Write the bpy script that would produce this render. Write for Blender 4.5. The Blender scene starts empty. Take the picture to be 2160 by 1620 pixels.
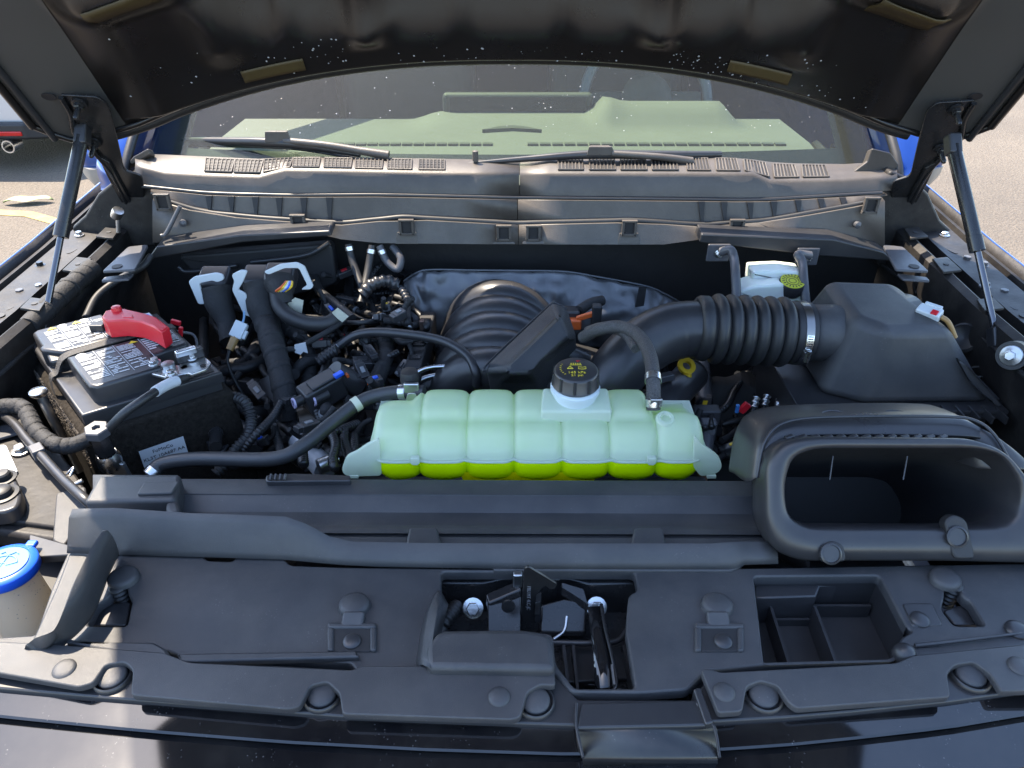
import bpy, bmesh, math, random
from mathutils import Vector, Matrix, Quaternion
from mathutils import noise as mnoise

random.seed(7)
scene = bpy.context.scene
COL = scene.collection
R = math.radians

# ------------------------------------------------------------------ camera
CAM = Vector((0.0, 0.0, 1.65))
PITCH = R(33.0)
FPX = 1542.0                     # focal length in pixels of the 2160 px wide photograph
cd = bpy.data.cameras.new("camera")
cam = bpy.data.objects.new("camera", cd)
COL.objects.link(cam)
cam.location = CAM
cam.rotation_euler = (math.pi / 2 - PITCH, 0, 0)
cd.sensor_width = 36.0
cd.lens = 36.0 * FPX / 2160.0
cd.clip_start = 0.02
cd.clip_end = 500
scene.camera = cam

# ------------------------------------------------------------------ light
SUN_DIR = Vector((0.42, -0.34, -1.0)).normalized()      # the way the light travels
elev = math.asin(-SUN_DIR.z)
azim = math.atan2(-SUN_DIR.x, -SUN_DIR.y)               # from +Y towards +X
world = bpy.data.worlds.new("World")
scene.world = world
world.use_nodes = True
wn = world.node_tree
sky = wn.nodes.new("ShaderNodeTexSky")
sky.sky_type = 'NISHITA'
sky.sun_disc = False
sky.sun_elevation = elev
sky.sun_rotation = azim
sky.air_density = 1.0
sky.dust_density = 0.8
sky.ozone_density = 1.0
bg = wn.nodes["Background"]
bg.inputs["Strength"].default_value = 0.15
wn.links.new(sky.outputs[0], bg.inputs[0])
sl = bpy.data.lights.new("sun", 'SUN')
sl.energy = 4.0
sl.angle = R(0.5)
sl.color = (1.0, 0.87, 0.70)
so = bpy.data.objects.new("sun", sl)
COL.objects.link(so)
so.rotation_euler = SUN_DIR.to_track_quat('-Z', 'Y').to_euler()
so.location = (-3, 3, 8)

vs = scene.view_settings
vs.view_transform = 'Standard'
vs.look = 'None'
vs.exposure = 2.28
vs.gamma = 1.0
vs.use_curve_mapping = False
scene.cycles.max_bounces = 10
scene.cycles.transparent_max_bounces = 12
scene.cycles.use_denoising = True
scene.cycles.sample_clamp_indirect = 6.0
scene.cycles.caustics_reflective = False
scene.cycles.caustics_refractive = False

# ------------------------------------------------------------------ measuring: a photo pixel + one known coordinate -> a point of the place
_F = Vector((0, math.cos(PITCH), -math.sin(PITCH)))
_U = Vector((0, math.sin(PITCH), math.cos(PITCH)))
def _d(px, py):
    return _F + Vector((1, 0, 0)) * ((px - 1080) / FPX) + _U * ((810 - py) / FPX)
def PZ(px, py, z):
    d = _d(px, py); return CAM + d * ((z - CAM.z) / d.z)
def PY(px, py, y):
    d = _d(px, py); return CAM + d * (y / d.y)
def PX(px, py, x):
    d = _d(px, py); return CAM + d * (x / d.x)
def PP(px, py, p0, n):
    d = _d(px, py); return CAM + d * ((p0 - CAM).dot(n) / d.dot(n))
def ZL(pts, z=None):
    return [PZ(p[0], p[1], p[2] if len(p) > 2 else z) for p in pts]
def YL(pts, y=None):
    return [PY(p[0], p[1], p[2] if len(p) > 2 else y) for p in pts]

# ------------------------------------------------------------------ materials
MATS = {}
def mat(name, col, rough=0.5, metal=0.0, bump=0.0, bscale=300.0, var=0.0, vscale=6.0, rvar=0.0, coat=0.0,
        sss=0.0, emit=0.0, spec=0.5, trans=0.0, specks=0.0, dust=0.0, dcol=(0.30, 0.27, 0.23)):
    if name in MATS: return MATS[name]
    m = bpy.data.materials.new(name); m.use_nodes = True
    nt = m.node_tree; b = nt.nodes["Principled BSDF"]
    b.inputs["Base Color"].default_value = (*col, 1)
    b.inputs["Roughness"].default_value = rough
    b.inputs["Metallic"].default_value = metal
    b.inputs["Specular IOR Level"].default_value = spec
    if coat: b.inputs["Coat Weight"].default_value = coat; b.inputs["Coat Roughness"].default_value = 0.06
    if sss:
        b.inputs["Subsurface Weight"].default_value = sss
        b.inputs["Subsurface Radius"].default_value = (0.02, 0.025, 0.015)
        b.inputs["Subsurface Scale"].default_value = 0.6
    if trans: b.inputs["Transmission Weight"].default_value = trans
    tc = nt.nodes.new("ShaderNodeTexCoord")
    def noise(scale, detail=4, rgh=0.6):
        n = nt.nodes.new("ShaderNodeTexNoise"); n.inputs["Scale"].default_value = scale
        n.inputs["Detail"].default_value = detail; n.inputs["Roughness"].default_value = rgh
        nt.links.new(tc.outputs["Object"], n.inputs["Vector"]); return n
    def ramp(src, a, b_, lo, hi):
        r = nt.nodes.new("ShaderNodeMapRange"); r.inputs[1].default_value = a; r.inputs[2].default_value = b_
        r.inputs[3].default_value = lo; r.inputs[4].default_value = hi
        nt.links.new(src, r.inputs[0]); return r.outputs[0]
    csock = None
    if var:
        n = noise(vscale); mx = nt.nodes.new("ShaderNodeMix"); mx.data_type = 'RGBA'
        mx.inputs[6].default_value = (*[c * (1 - var) for c in col], 1)
        mx.inputs[7].default_value = (*[min(1, c * (1 + var)) for c in col], 1)
        nt.links.new(ramp(n.outputs[0], 0.3, 0.7, 0, 1), mx.inputs[0])
        csock = mx.outputs[2]
    if dust:
        n2 = noise(14.0, 8, 0.72); mx2 = nt.nodes.new("ShaderNodeMix"); mx2.data_type = 'RGBA'
        if csock: nt.links.new(csock, mx2.inputs[6])
        else: mx2.inputs[6].default_value = (*col, 1)
        mx2.inputs[7].default_value = (*dcol, 1)
        nt.links.new(ramp(n2.outputs[0], 0.42, 0.85, 0, dust), mx2.inputs[0])
        csock = mx2.outputs[2]
    if specks:
        vo = nt.nodes.new("ShaderNodeTexVoronoi"); vo.inputs["Scale"].default_value = 260; vo.inputs["Randomness"].default_value = 1.0
        nt.links.new(tc.outputs["Object"], vo.inputs["Vector"])
        n5 = noise(30.0, 2)
        th = nt.nodes.new("ShaderNodeMath"); th.operation = 'MULTIPLY'; nt.links.new(ramp(vo.outputs["Distance"], 0.05, 0.22, 1, 0), th.inputs[0]); nt.links.new(ramp(n5.outputs[0], 0.56, 0.66, 0, specks), th.inputs[1])
        mx3 = nt.nodes.new("ShaderNodeMix"); mx3.data_type = 'RGBA'
        if csock: nt.links.new(csock, mx3.inputs[6])
        else: mx3.inputs[6].default_value = (*col, 1)
        mx3.inputs[7].default_value = (0.16, 0.155, 0.15, 1); nt.links.new(th.outputs[0], mx3.inputs[0]); csock = mx3.outputs[2]
    if csock: nt.links.new(csock, b.inputs["Base Color"])
    if rvar:
        n3 = noise(9.0, 6, 0.65)
        nt.links.new(ramp(n3.outputs[0], 0.3, 0.7, max(0.02, rough - rvar), min(1, rough + rvar)), b.inputs["Roughness"])
    if bump:
        n4 = noise(bscale, 3, 0.6); bp = nt.nodes.new("ShaderNodeBump")
        bp.inputs["Strength"].default_value = bump; bp.inputs["Distance"].default_value = 0.002
        nt.links.new(n4.outputs[0], bp.inputs["Height"]); nt.links.new(bp.outputs[0], b.inputs["Normal"])
    MATS[name] = m
    return m

M_plast = mat("black_grained_plastic", (0.030, 0.031, 0.034), 0.44, bump=0.30, bscale=1500, rvar=0.10, var=0.18, dust=0.11, specks=0.5)
M_plast2 = mat("black_smooth_plastic", (0.022, 0.022, 0.024), 0.34, rvar=0.08, dust=0.05)
M_plastd = mat("matt_black_plastic", (0.014, 0.014, 0.015), 0.6, var=0.2)
M_cowl = mat("weathered_cowl_plastic", (0.056, 0.048, 0.042), 0.44, bump=0.25, bscale=700, rvar=0.06, var=0.12, dust=0.15)
M_gloss = mat("gloss_black_trim", (0.006, 0.006, 0.007), 0.06, rvar=0.02, coat=0.4, dust=0.05, specks=0.6)
M_hood = mat("black_painted_hood_underside", (0.011, 0.009, 0.008), 0.30, rvar=0.05, spec=0.5)
M_hoodside = mat("ground_lit_hood_flange", (0.060, 0.056, 0.051), 0.42, rvar=0.05)  # tan-grey carries the sunlit ground's reflection in the colour
M_rubber = mat("black_rubber", (0.016, 0.016, 0.017), 0.5, rvar=0.08, var=0.2)
M_hose = mat("grey_black_hose_rubber", (0.035, 0.036, 0.038), 0.42, rvar=0.07, bump=0.15, bscale=500)
M_tape = mat("cloth_harness_tape", (0.012, 0.012, 0.013), 0.75, bump=0.6, bscale=260, var=0.3, vscale=30)
M_metal = mat("zinc_plated_steel", (0.62, 0.62, 0.62), 0.28, 1.0, rvar=0.1, bump=0.1, bscale=200)
M_alu = mat("dull_aluminium", (0.45, 0.46, 0.47), 0.35, 1.0, rvar=0.1)
M_dsteel = mat("dark_painted_steel", (0.012, 0.012, 0.013), 0.25, rvar=0.08, dust=0.06)
M_blue = mat("dark_blue_car_paint", (0.012, 0.062, 0.28), 0.30, 0.75, coat=0.8)
M_greyp = mat("grey_bracket_paint", (0.06, 0.06, 0.066), 0.4, var=0.2, rvar=0.08)
M_white = mat("white_plastic", (0.48, 0.52, 0.54), 0.42)
M_pale = mat("pale_translucent_plastic", (0.62, 0.66, 0.60), 0.38, sss=0.4)
M_red = mat("red_plastic", (0.50, 0.012, 0.022), 0.32)
M_yellow = mat("yellow_plastic", (0.65, 0.42, 0.02), 0.4)
M_orange = mat("orange_plastic", (0.55, 0.10, 0.02), 0.45)
M_bluep = mat("blue_plastic", (0.015, 0.10, 0.62), 0.35)
M_brown = mat("tan_plastic", (0.26, 0.15, 0.05), 0.45)
M_felt = mat("black_felt_wrap", (0.022, 0.019, 0.016), 0.95, bump=1.0, bscale=420, var=0.4, vscale=160, spec=0.1)
M_apron = mat("inner_body_black_paint", (0.013, 0.012, 0.012), 0.48, rvar=0.14, dust=0.12, specks=0.5, bump=0.35, bscale=50, spec=0.3)
M_fw = mat("firewall_insulation", (0.013, 0.012, 0.012), 0.6, var=0.3, bump=0.6, bscale=45)
M_foil = mat("dark_foil_heat_shield", (0.12, 0.123, 0.13), 0.42, 0.55, bump=0.25, bscale=40, rvar=0.1)
M_braid = mat("braided_hose_sleeve", (0.05, 0.05, 0.052), 0.5, bump=1.0, bscale=600, var=0.6, vscale=500)
M_dash = mat("light_grey_dashboard", (0.088, 0.087, 0.078), 0.75, var=0.08)
M_dashd = mat("dark_cabin_trim", (0.028, 0.030, 0.026), 0.6)
M_screen = mat("dark_screen_glass", (0.012, 0.016, 0.022), 0.12)
M_silver = mat("silver_car_paint", (0.55, 0.57, 0.60), 0.25, 0.5, coat=1.0)
M_tyre = mat("tyre_rubber", (0.02, 0.02, 0.02), 0.8)
M_redlens = mat("red_lens", (0.45, 0.01, 0.01), 0.15)
M_sticker = mat("white_sticker_paper", (0.50, 0.52, 0.54), 0.5)
M_ink = mat("black_ink", (0.01, 0.01, 0.012), 0.6)
M_yink = mat("yellow_ink", (0.55, 0.44, 0.03), 0.5)
M_wink = mat("white_ink", (0.40, 0.42, 0.44), 0.5)
M_teal = mat("teal_ink", (0.02, 0.35, 0.38), 0.5)
M_foam = mat("amber_foam_pad", (0.055, 0.037, 0.010), 0.6, var=0.2)
M_leaf = mat("dry_pale_leaf", (0.28, 0.33, 0.16), 0.6, var=0.2)

# ------------------------------------------------------------------ mesh helpers
def thing(name, label, cat, loc=(0, 0, 0), group=None):
    o = bpy.data.objects.new(name, None); COL.objects.link(o)
    o.empty_display_size = 0.05
    o.location = loc
    o["label"] = label; o["category"] = cat
    if group: o["group"] = group
    return o

def tag(o, label, cat, group=None, kind=None):
    o["label"] = label; o["category"] = cat
    if group: o["group"] = group
    if kind: o["kind"] = kind
    return o

def wloc(o):
    v = Vector((0, 0, 0))
    while o is not None:
        v += o.location; o = o.parent
    return v

def obj(name, verts, faces, m, parent=None, smooth=40, bevel=0.0, seg=2, sub=0, recalc=True, solid=0.0, clamp=False):
    """verts in world coordinates -> one mesh object (under parent)"""
    me = bpy.data.meshes.new(name)
    if parent is None:
        c = Vector((0, 0, 0))
        for v in verts: c += Vector(v)
        c /= max(1, len(verts))
        c.z = min(v[2] for v in verts)
        off = c
    else:
        off = wloc(parent)
    me.from_pydata([tuple(Vector(v) - off) for v in verts], [], faces)
    if recalc:
        bm = bmesh.new(); bm.from_mesh(me)
        bmesh.ops.recalc_face_normals(bm, faces=bm.faces)
        bm.to_mesh(me); bm.free()
    me.materials.append(m)
    if smooth:
        me.polygons.foreach_set("use_smooth", [True] * len(me.polygons))
        if smooth < 180: me.set_sharp_from_angle(angle=R(smooth))
    o = bpy.data.objects.new(name, me); COL.objects.link(o)
    if parent is None: o.location = off
    else: o.parent = parent
    if solid:
        md = o.modifiers.new("solid", 'SOLIDIFY'); md.thickness = solid; md.offset = -1
    if bevel:
        md = o.modifiers.new("bevel", 'BEVEL'); md.width = bevel; md.segments = seg
        md.limit_method = 'ANGLE'; md.angle_limit = R(32); md.use_clamp_overlap = clamp; md.harden_normals = True
    if sub:
        md = o.modifiers.new("sub", 'SUBSURF'); md.levels = sub; md.render_levels = sub
    return o

class MB:
    """collects shapes of ONE part"""
    def __init__(s): s.v = []; s.f = []
    def add(s, v, f):
        n = len(s.v); s.v += [Vector(p) for p in v]; s.f += [[i + n for i in q] for q in f]
        return s
    def box(s, c, size, rot=None):
        hx, hy, hz = [a / 2 for a in size]; c = Vector(c)
        p = [Vector((x, y, z)) for x in (-hx, hx) for y in (-hy, hy) for z in (-hz, hz)]
        if rot is not None: p = [rot @ q for q in p]
        return s.add([c + q for q in p], [(0, 1, 3, 2), (4, 6, 7, 5), (0, 4, 5, 1), (2, 3, 7, 6), (0, 2, 6, 4), (1, 5, 7, 3)])
    def prism(s, loop, dvec):
        n = len(loop); dvec = Vector(dvec)
        v = [Vector(p) for p in loop] + [Vector(p) + dvec for p in loop]
        f = [list(range(n)), list(range(2 * n - 1, n - 1, -1))] + [(i, (i + 1) % n, n + (i + 1) % n, n + i) for i in range(n)]
        return s.add(v, f)
    def loft(s, loops, cap=True, close=True):
        n = len(loops[0]); v = [p for L in loops for p in L]; f = []
        for k in range(len(loops) - 1):
            for i in range(n if close else n - 1):
                j = (i + 1) % n
                f.append((k * n + i, k * n + j, (k + 1) * n + j, (k + 1) * n + i))
        if cap and close:
            f.append(list(range(n))[::-1]); f.append([(len(loops) - 1) * n + i for i in range(n)])
        return s.add(v, f)
    def tube(s, pts, r, res=10, cap=True):
        """pts world points (already dense); r number or list"""
        pts = [Vector(p) for p in pts]
        if not hasattr(r, "__len__"): r = [r] * len(pts)
        loops = []; up = None
        for i, p in enumerate(pts):
            t = (pts[min(i + 1, len(pts) - 1)] - pts[max(i - 1, 0)])
            if t.length < 1e-9: t = Vector((0, 0, 1))
            t.normalize()
            if up is None:
                up = Vector((0, 0, 1)) if abs(t.z) < 0.9 else Vector((0, 1, 0))
            a = t.cross(up)
            if a.length < 1e-6: a = t.orthogonal()
            a.normalize(); b = a.cross(t).normalized(); up = b
            loops.append([p + (a * math.cos(w) + b * math.sin(w)) * r[i] for w in [2 * math.pi * k / res for k in range(res)]])
        return s.loft(loops, cap)
    def lathe(s, prof, c, axis=(0, 0, 1), res=24):
        """prof: (radius, height) along axis from c"""
        q = Vector((0, 0, 1)).rotation_difference(Vector(axis).normalized()); c = Vector(c)
        loops = [[c + q @ Vector((max(rr, 1e-5) * math.cos(2 * math.pi * k / res), max(rr, 1e-5) * math.sin(2 * math.pi * k / res), h)) for k in range(res)] for rr, h in prof]
        return s.loft(loops, cap=min(prof[0][0], prof[-1][0]) < 1e-4)
    def build(s, name, m, parent=None, **kw): return obj(name, s.v, s.f, m, parent, **kw)

def spline(pts, n=8):
    pts = [Vector(p) for p in pts]
    if len(pts) < 3: return [pts[0].lerp(pts[1], i / n) for i in range(n + 1)]
    P = [pts[0] * 2 - pts[1]] + pts + [pts[-1] * 2 - pts[-2]]
    out = []
    for i in range(1, len(P) - 2):
        for k in range(n):
            t = k / n; a, b, c, d = P[i - 1], P[i], P[i + 1], P[i + 2]
            out.append(0.5 * ((2 * b) + (c - a) * t + (2 * a - 5 * b + 4 * c - d) * t * t + (3 * b - a - 3 * c + d) * t ** 3))
    out.append(P[-2]); return out

def sub_path(path, a, b):
    n = len(path) - 1
    return path[int(a * n):max(int(b * n) + 1, int(a * n) + 2)]

def rp(pts, r=8.0, n=4):
    """round the corners of a 2-D (pixel) polygon"""
    out = []; m = len(pts)
    for i in range(m):
        p = Vector(pts[i][:2]); a = Vector(pts[i - 1][:2]); b = Vector(pts[(i + 1) % m][:2])
        rr = pts[i][2] if len(pts[i]) > 2 else r
        da, db = (a - p), (b - p); la, lb = da.length, db.length
        k = min(rr, la * 0.48, lb * 0.48)
        if k < 0.5: out.append((p.x, p.y)); continue
        A, B = p + da / la * k, p + db / lb * k
        for j in range(n + 1):
            t = j / n; q = A * (1 - t) ** 2 + p * 2 * t * (1 - t) + B * t * t
            out.append((q.x, q.y))
    return out

def plate(name, outer, m, parent=None, holes=(), depth=(0, 0, -0.004), bevel=0.0015, seg=2, **kw):
    """flat sheet with holes: rounded upper edge, walls, underside"""
    outer = [Vector(p) for p in outer]; depth = Vector(depth)
    n = Vector((0, 0, 0))
    for i, p in enumerate(outer):
        q = outer[(i + 1) % len(outer)]; n += (p - outer[0]).cross(q - outer[0])
    n.normalize()
    if n.dot(depth) > 0: n = -n
    u = n.orthogonal().normalized(); w = n.cross(u)
    loops = []
    for L in [outer] + [[Vector(p) for p in h] for h in holes]:
        P = [p for i, p in enumerate(L) if (p - L[i - 1]).length > 1e-5]
        a2 = sum((P[i].dot(u) * P[(i + 1) % len(P)].dot(w) - P[(i + 1) % len(P)].dot(u) * P[i].dot(w)) for i in range(len(P)))
        if (a2 < 0) == (not loops): P.reverse()        # outer counter-clockwise, holes clockwise: material lies left of every edge
        loops.append(P)
    def inset(P, d):
        out = []
        for i, p in enumerate(P):
            e1 = (p - P[i - 1]).normalized(); e2 = (P[(i + 1) % len(P)] - p).normalized()
            m1, m2 = n.cross(e1), n.cross(e2); k = m1 + m2; f = 1 + m1.dot(m2)
            k = k / max(f, 0.55) if f > 1e-6 else m1
            if k.length > 1.6: k = k.normalized() * 1.6
            out.append(p + k * d)
        return out
    b = bevel; levels = seg + 1 if b > 0 else 1
    v = []; f = []; base = []
    for j in range(levels):
        th = math.pi / 2 * j / seg if b > 0 else 0
        ins, dn_ = (b * (1 - math.sin(th)), b * (1 - math.cos(th))) if b > 0 else (0, 0)
        st = []
        for P in loops:
            st.append(len(v)); v += [p - n * dn_ for p in (inset(P, ins) if ins > 1e-9 else P)]
        base.append(st)
    st = []
    for P in loops: st.append(len(v)); v += [p + depth for p in P]
    base.append(st)
    ntop = base[0][-1] + len(loops[-1])
    from mathutils.geometry import tessellate_polygon
    flat = [[Vector((p.dot(u), p.dot(w), 0)) for p in v[base[0][k]:base[0][k] + len(P)]] for k, P in enumerate(loops)]
    tri = tessellate_polygon(flat)
    f += [list(t) for t in tri]
    off = base[-1][0]
    f += [[off + i for i in t] for t in tri]
    for j in range(len(base) - 1):
        for k, P in enumerate(loops):
            N = len(P)
            for i in range(N):
                f.append((base[j][k] + i, base[j][k] + (i + 1) % N, base[j + 1][k] + (i + 1) % N, base[j + 1][k] + i))
    kw.setdefault("smooth", 50)
    o = obj(name, v, f, m, parent, **kw)
    for e in o.data.edges:
        if e.vertices[0] < ntop and e.vertices[1] < ntop: e.use_edge_sharp = True
    return o

def zplate(name, px, z, m, parent=None, holes=(), th=0.004, r=8, hr=8, bevel=0.0015, **kw):
    return plate(name, ZL(rp(px, r), z), m, parent, [ZL(rp(h, hr), z) for h in holes], (0, 0, -th), bevel, **kw)

def tube(name, pts, r, m, parent=None, res=10, n=8, **kw):
    p = spline(pts, n)
    if hasattr(r, "__len__"):
        q = []; k = len(r) - 1
        for i in range(len(p)):
            t = i / (len(p) - 1) * k; j = min(int(t), k - 1); q.append(r[j] + (r[j + 1] - r[j]) * (t - j))
        r = q
    return MB().tube(p, r, res).build(name, m, parent, smooth=60, **kw)

def corrugated(name, pts, r, m, parent=None, pitch=0.008, amp=0.25, res=12):
    p = spline(pts, 40); L = sum((p[i + 1] - p[i]).length for i in range(len(p) - 1))
    k = max(20, int(L / pitch * 6)); out = []; cum = [0]
    for i in range(len(p) - 1): cum.append(cum[-1] + (p[i + 1] - p[i]).length)
    j = 0
    for i in range(k + 1):
        s = L * i / k
        while j < len(p) - 2 and cum[j + 1] < s: j += 1
        seg = max(1e-9, cum[j + 1] - cum[j]); out.append(p[j].lerp(p[j + 1], min(1, (s - cum[j]) / seg)))
    rr = [r * (1 - amp * (0.5 - 0.5 * math.cos(2 * math.pi * (L * i / k) / pitch))) for i in range(k + 1)]
    return MB().tube(out, rr, res).build(name, m, parent, smooth=80)

def bolt_mesh(mb, c, r=0.006, h=0.005, axis=(0, 0, 1), flange=1.5):
    mb.lathe([(0, 0), (r * flange, 0), (r * flange, h * 0.3), (r * 1.05, h * 0.36)], c, axis, 16)
    mb.lathe([(0, h * 0.3), (r, h * 0.3), (r, h * 0.92), (r * 0.86, h), (0, h)], c, axis, 6)
    return mb
def bolt(name, c, m, parent, r=0.006, h=0.005, axis=(0, 0, 1), flange=1.5):
    return bolt_mesh(MB(), c, r, h, axis, flange).build(name, m, parent, smooth=30)

def frame_from(xdir, zdir):
    x = Vector(xdir).normalized(); z = Vector(zdir); z = (z - x * z.dot(x)).normalized(); y = z.cross(x)
    return Matrix((x, y, z)).transposed()

def text(name, body, size, loc, rot, m, parent=None, align='CENTER', ext=0.0002):
    cu = bpy.data.curves.new(name, 'FONT'); cu.body = body; cu.size = size; cu.align_x = align; cu.align_y = 'CENTER'
    cu.extrude = ext; cu.materials.append(m)
    tmp = bpy.data.objects.new(name, cu); COL.objects.link(tmp)
    bpy.context.view_layer.update()
    me = bpy.data.meshes.new_from_object(tmp.evaluated_get(bpy.context.evaluated_depsgraph_get()))
    bpy.data.objects.remove(tmp)
    o = bpy.data.objects.new(name, me); COL.objects.link(o)
    o.rotation_euler = rot.to_euler()
    if parent: o.parent = parent; o.location = Vector(loc) - wloc(parent)
    else: o.location = loc
    return o

# ================================================================== ground
GZ = -0.15
def ground():
    m = bpy.data.materials.new("worn_sunlit_asphalt"); m.use_nodes = True
    nt = m.node_tree; b = nt.nodes["Principled BSDF"]; b.inputs["Roughness"].default_value = 0.85
    tc = nt.nodes.new("ShaderNodeTexCoord")
    def noise(s, d):
        n = nt.nodes.new("ShaderNodeTexNoise"); n.inputs["Scale"].default_value = s; n.inputs["Detail"].default_value = d
        n.inputs["Roughness"].default_value = 0.7
        nt.links.new(tc.outputs["Object"], n.inputs["Vector"]); return n
    n1, n2 = noise(0.7, 8), noise(45, 3)
    vo = nt.nodes.new("ShaderNodeTexVoronoi"); vo.inputs["Scale"].default_value = 70
    nt.links.new(tc.outputs["Object"], vo.inputs["Vector"])
    cr = nt.nodes.new("ShaderNodeValToRGB")
    cr.color_ramp.elements[0].position = 0.30; cr.color_ramp.elements[0].color = (0.072, 0.060, 0.047, 1)
    cr.color_ramp.elements[1].position = 0.72; cr.color_ramp.elements[1].color = (0.112, 0.094, 0.072, 1)
    nt.links.new(n1.outputs[0], cr.inputs[0])
    cr2 = nt.nodes.new("ShaderNodeValToRGB")
    cr2.color_ramp.elements[0].position = 0.25; cr2.color_ramp.elements[0].color = (0.55, 0.55, 0.55, 1)
    cr2.color_ramp.elements[1].position = 0.75; cr2.color_ramp.elements[1].color = (1.35, 1.3, 1.25, 1)
    nt.links.new(n2.outputs[0], cr2.inputs[0])
    mx = nt.nodes.new("ShaderNodeMix"); mx.data_type = 'RGBA'; mx.blend_type = 'MULTIPLY'; mx.inputs[0].default_value = 1
    nt.links.new(cr.outputs[0], mx.inputs[6]); nt.links.new(cr2.outputs[0], mx.inputs[7])
    nt.links.new(mx.outputs[2], b.inputs["Base Color"])
    bp = nt.nodes.new("ShaderNodeBump"); bp.inputs["Strength"].default_value = 0.7; bp.inputs["Distance"].default_value = 0.01
    nt.links.new(vo.outputs["Distance"], bp.inputs["Height"]); nt.links.new(bp.outputs[0], b.inputs["Normal"])
    o = obj("ground", [(-150, -150, GZ), (150, -150, GZ), (150, 150, GZ), (-150, 150, GZ)], [(0, 1, 2, 3)], m, smooth=0)
    o["kind"] = "structure"; o["label"] = "sunlit worn asphalt of the car park"
ground()

# faded yellow bay line
def bay_line():
    m = mat("faded_yellow_road_paint", (0.30, 0.22, 0.07), 0.8, var=0.3, vscale=9)
    a = [PZ(-60, 446, GZ), PZ(60, 452, GZ), PZ(125, 470, GZ)]
    v = []; f = []
    for i, p in enumerate(a):
        v += [p + Vector((0, 0.05, 0.004)), p + Vector((0, -0.05, 0.004))]
    f = [(0, 1, 3, 2), (2, 3, 5, 4)]
    o = obj("painted_line", v, f, m, smooth=0); o["kind"] = "structure"; o["label"] = "faded yellow line painted on the asphalt"
bay_line()

# ================================================================== silver car behind on the left
def parked_car():
    y0 = 6.0; cx = -4.62
    t = thing("parked_car", "silver car with dark rear bumper parked at the far left", "car", (cx, y0 + 2.2, GZ))
    def sec(y, w, z0, z1, zr=None, wr=None):
        pts = [(-w, z0), (-w * 1.0, z0 + 0.25), (-w * 1.01, z0 + 0.5), (-w * 0.95, z1)]
        if zr: pts += [(-wr, zr), (wr, zr)]
        else: pts += [(-w * 0.7, z1 + 0.01), (w * 0.7, z1 + 0.01)]
        pts += [(w * 0.95, z1), (w * 1.01, z0 + 0.5), (w, z0 + 0.25), (w, z0)]
        return [Vector((cx + x, y, z)) for x, z in pts]
    b = GZ + 0.36
    MB().loft([sec(y0 + 0.02, 0.80, b, b + 0.62), sec(y0 + 0.12, 0.88, b - 0.03, b + 0.66, b + 0.68, 0.6), sec(y0 + 0.8, 0.93, b - 0.1, b + 0.68, b + 1.22, 0.58),
               sec(y0 + 1.9, 0.93, b - 0.1, b + 0.66, b + 1.26, 0.60), sec(y0 + 2.9, 0.93, b - 0.1, b + 0.62, b + 0.66, 0.7), sec(y0 + 4.2, 0.85, b - 0.05, b + 0.45, b + 0.5, 0.7)]
              ).build("body", M_silver, t, smooth=50, bevel=0.03, seg=3)
    q = []
    for y, w, z0, z1 in ((y0 - 0.05, 0.76, b - 0.10, b + 0.02), (y0 + 0.12, 0.90, b - 0.13, b + 0.02), (y0 + 0.5, 0.95, b - 0.13, b + 0.0)):
        q.append([Vector((cx + x, y, z)) for x, z in ((-w, z0), (-w, z1), (w, z1), (w, z0))])
    MB().loft(q).build("bumper", M_plastd, t, bevel=0.02, seg=3)
    for s in (-1, 1):
        MB().box((cx + s * 0.63, y0 - 0.052, b - 0.055), (0.20, 0.02, 0.035)).build("reflector", M_redlens, t, bevel=0.008)
        MB().lathe([(0.045, 0), (0.05, -0.02), (0.05, -0.14), (0.04, -0.14), (0.04, 0)], (cx + s * 0.60, y0 + 0.06, b - 0.15), (0, 1, 0)).build("exhaust_tip", M_metal, t)
        MB().box((cx + s * 0.78, y0 + 0.10, b + 0.42), (0.20, 0.10, 0.16)).build("tail_lamp", M_redlens, t, bevel=0.02)
        for yy in (0.85, 3.5):
            w = MB().lathe([(0, -0.11), (0.30, -0.11), (0.335, -0.08), (0.335, 0.08), (0.30, 0.11), (0, 0.11)], (cx + s * 0.83, y0 + yy, GZ + 0.335), (1, 0, 0), 32).build("wheel", M_tyre, t)
            MB().lathe([(0, 0.105), (0.20, 0.115), (0.22, 0.09), (0.22, -0.09), (0.2, -0.115), (0, -0.105)], (cx + s * 0.83, y0 + yy, GZ + 0.335), (1, 0, 0), 24).build("rim", M_alu, w)
parked_car()

def leaf():
    c = PZ(58, 432, GZ); v = []; f = []
    n = 10
    for i in range(n + 1):
        s = i / n; w = 0.055 * math.sin(math.pi * s) ** 0.8 + 0.003; z = 0.012 + 0.02 * math.sin(math.pi * s) + 0.01 * math.sin(9 * s)
        a = c + Vector((-0.17 + 0.34 * s, 0.05 * s, 0))
        v += [a + Vector((0, w, z + 0.012)), a + Vector((0, 0, z)), a + Vector((0, -w, z + 0.012))]
    for i in range(n):
        for k in range(2):
            f.append((i * 3 + k, i * 3 + k + 1, i * 3 + 4 + k, i * 3 + 3 + k))
    o = obj("fallen_leaf", v, f, M_leaf, solid=0.001)
    tag(o, "pale green fallen leaf lying on the asphalt at left", "leaf")
leaf()

# ================================================================== truck bodywork
body = thing("truck_body", "blue pickup truck bodywork around the open engine bay", "truck body", (0, 1.4, GZ))

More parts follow.
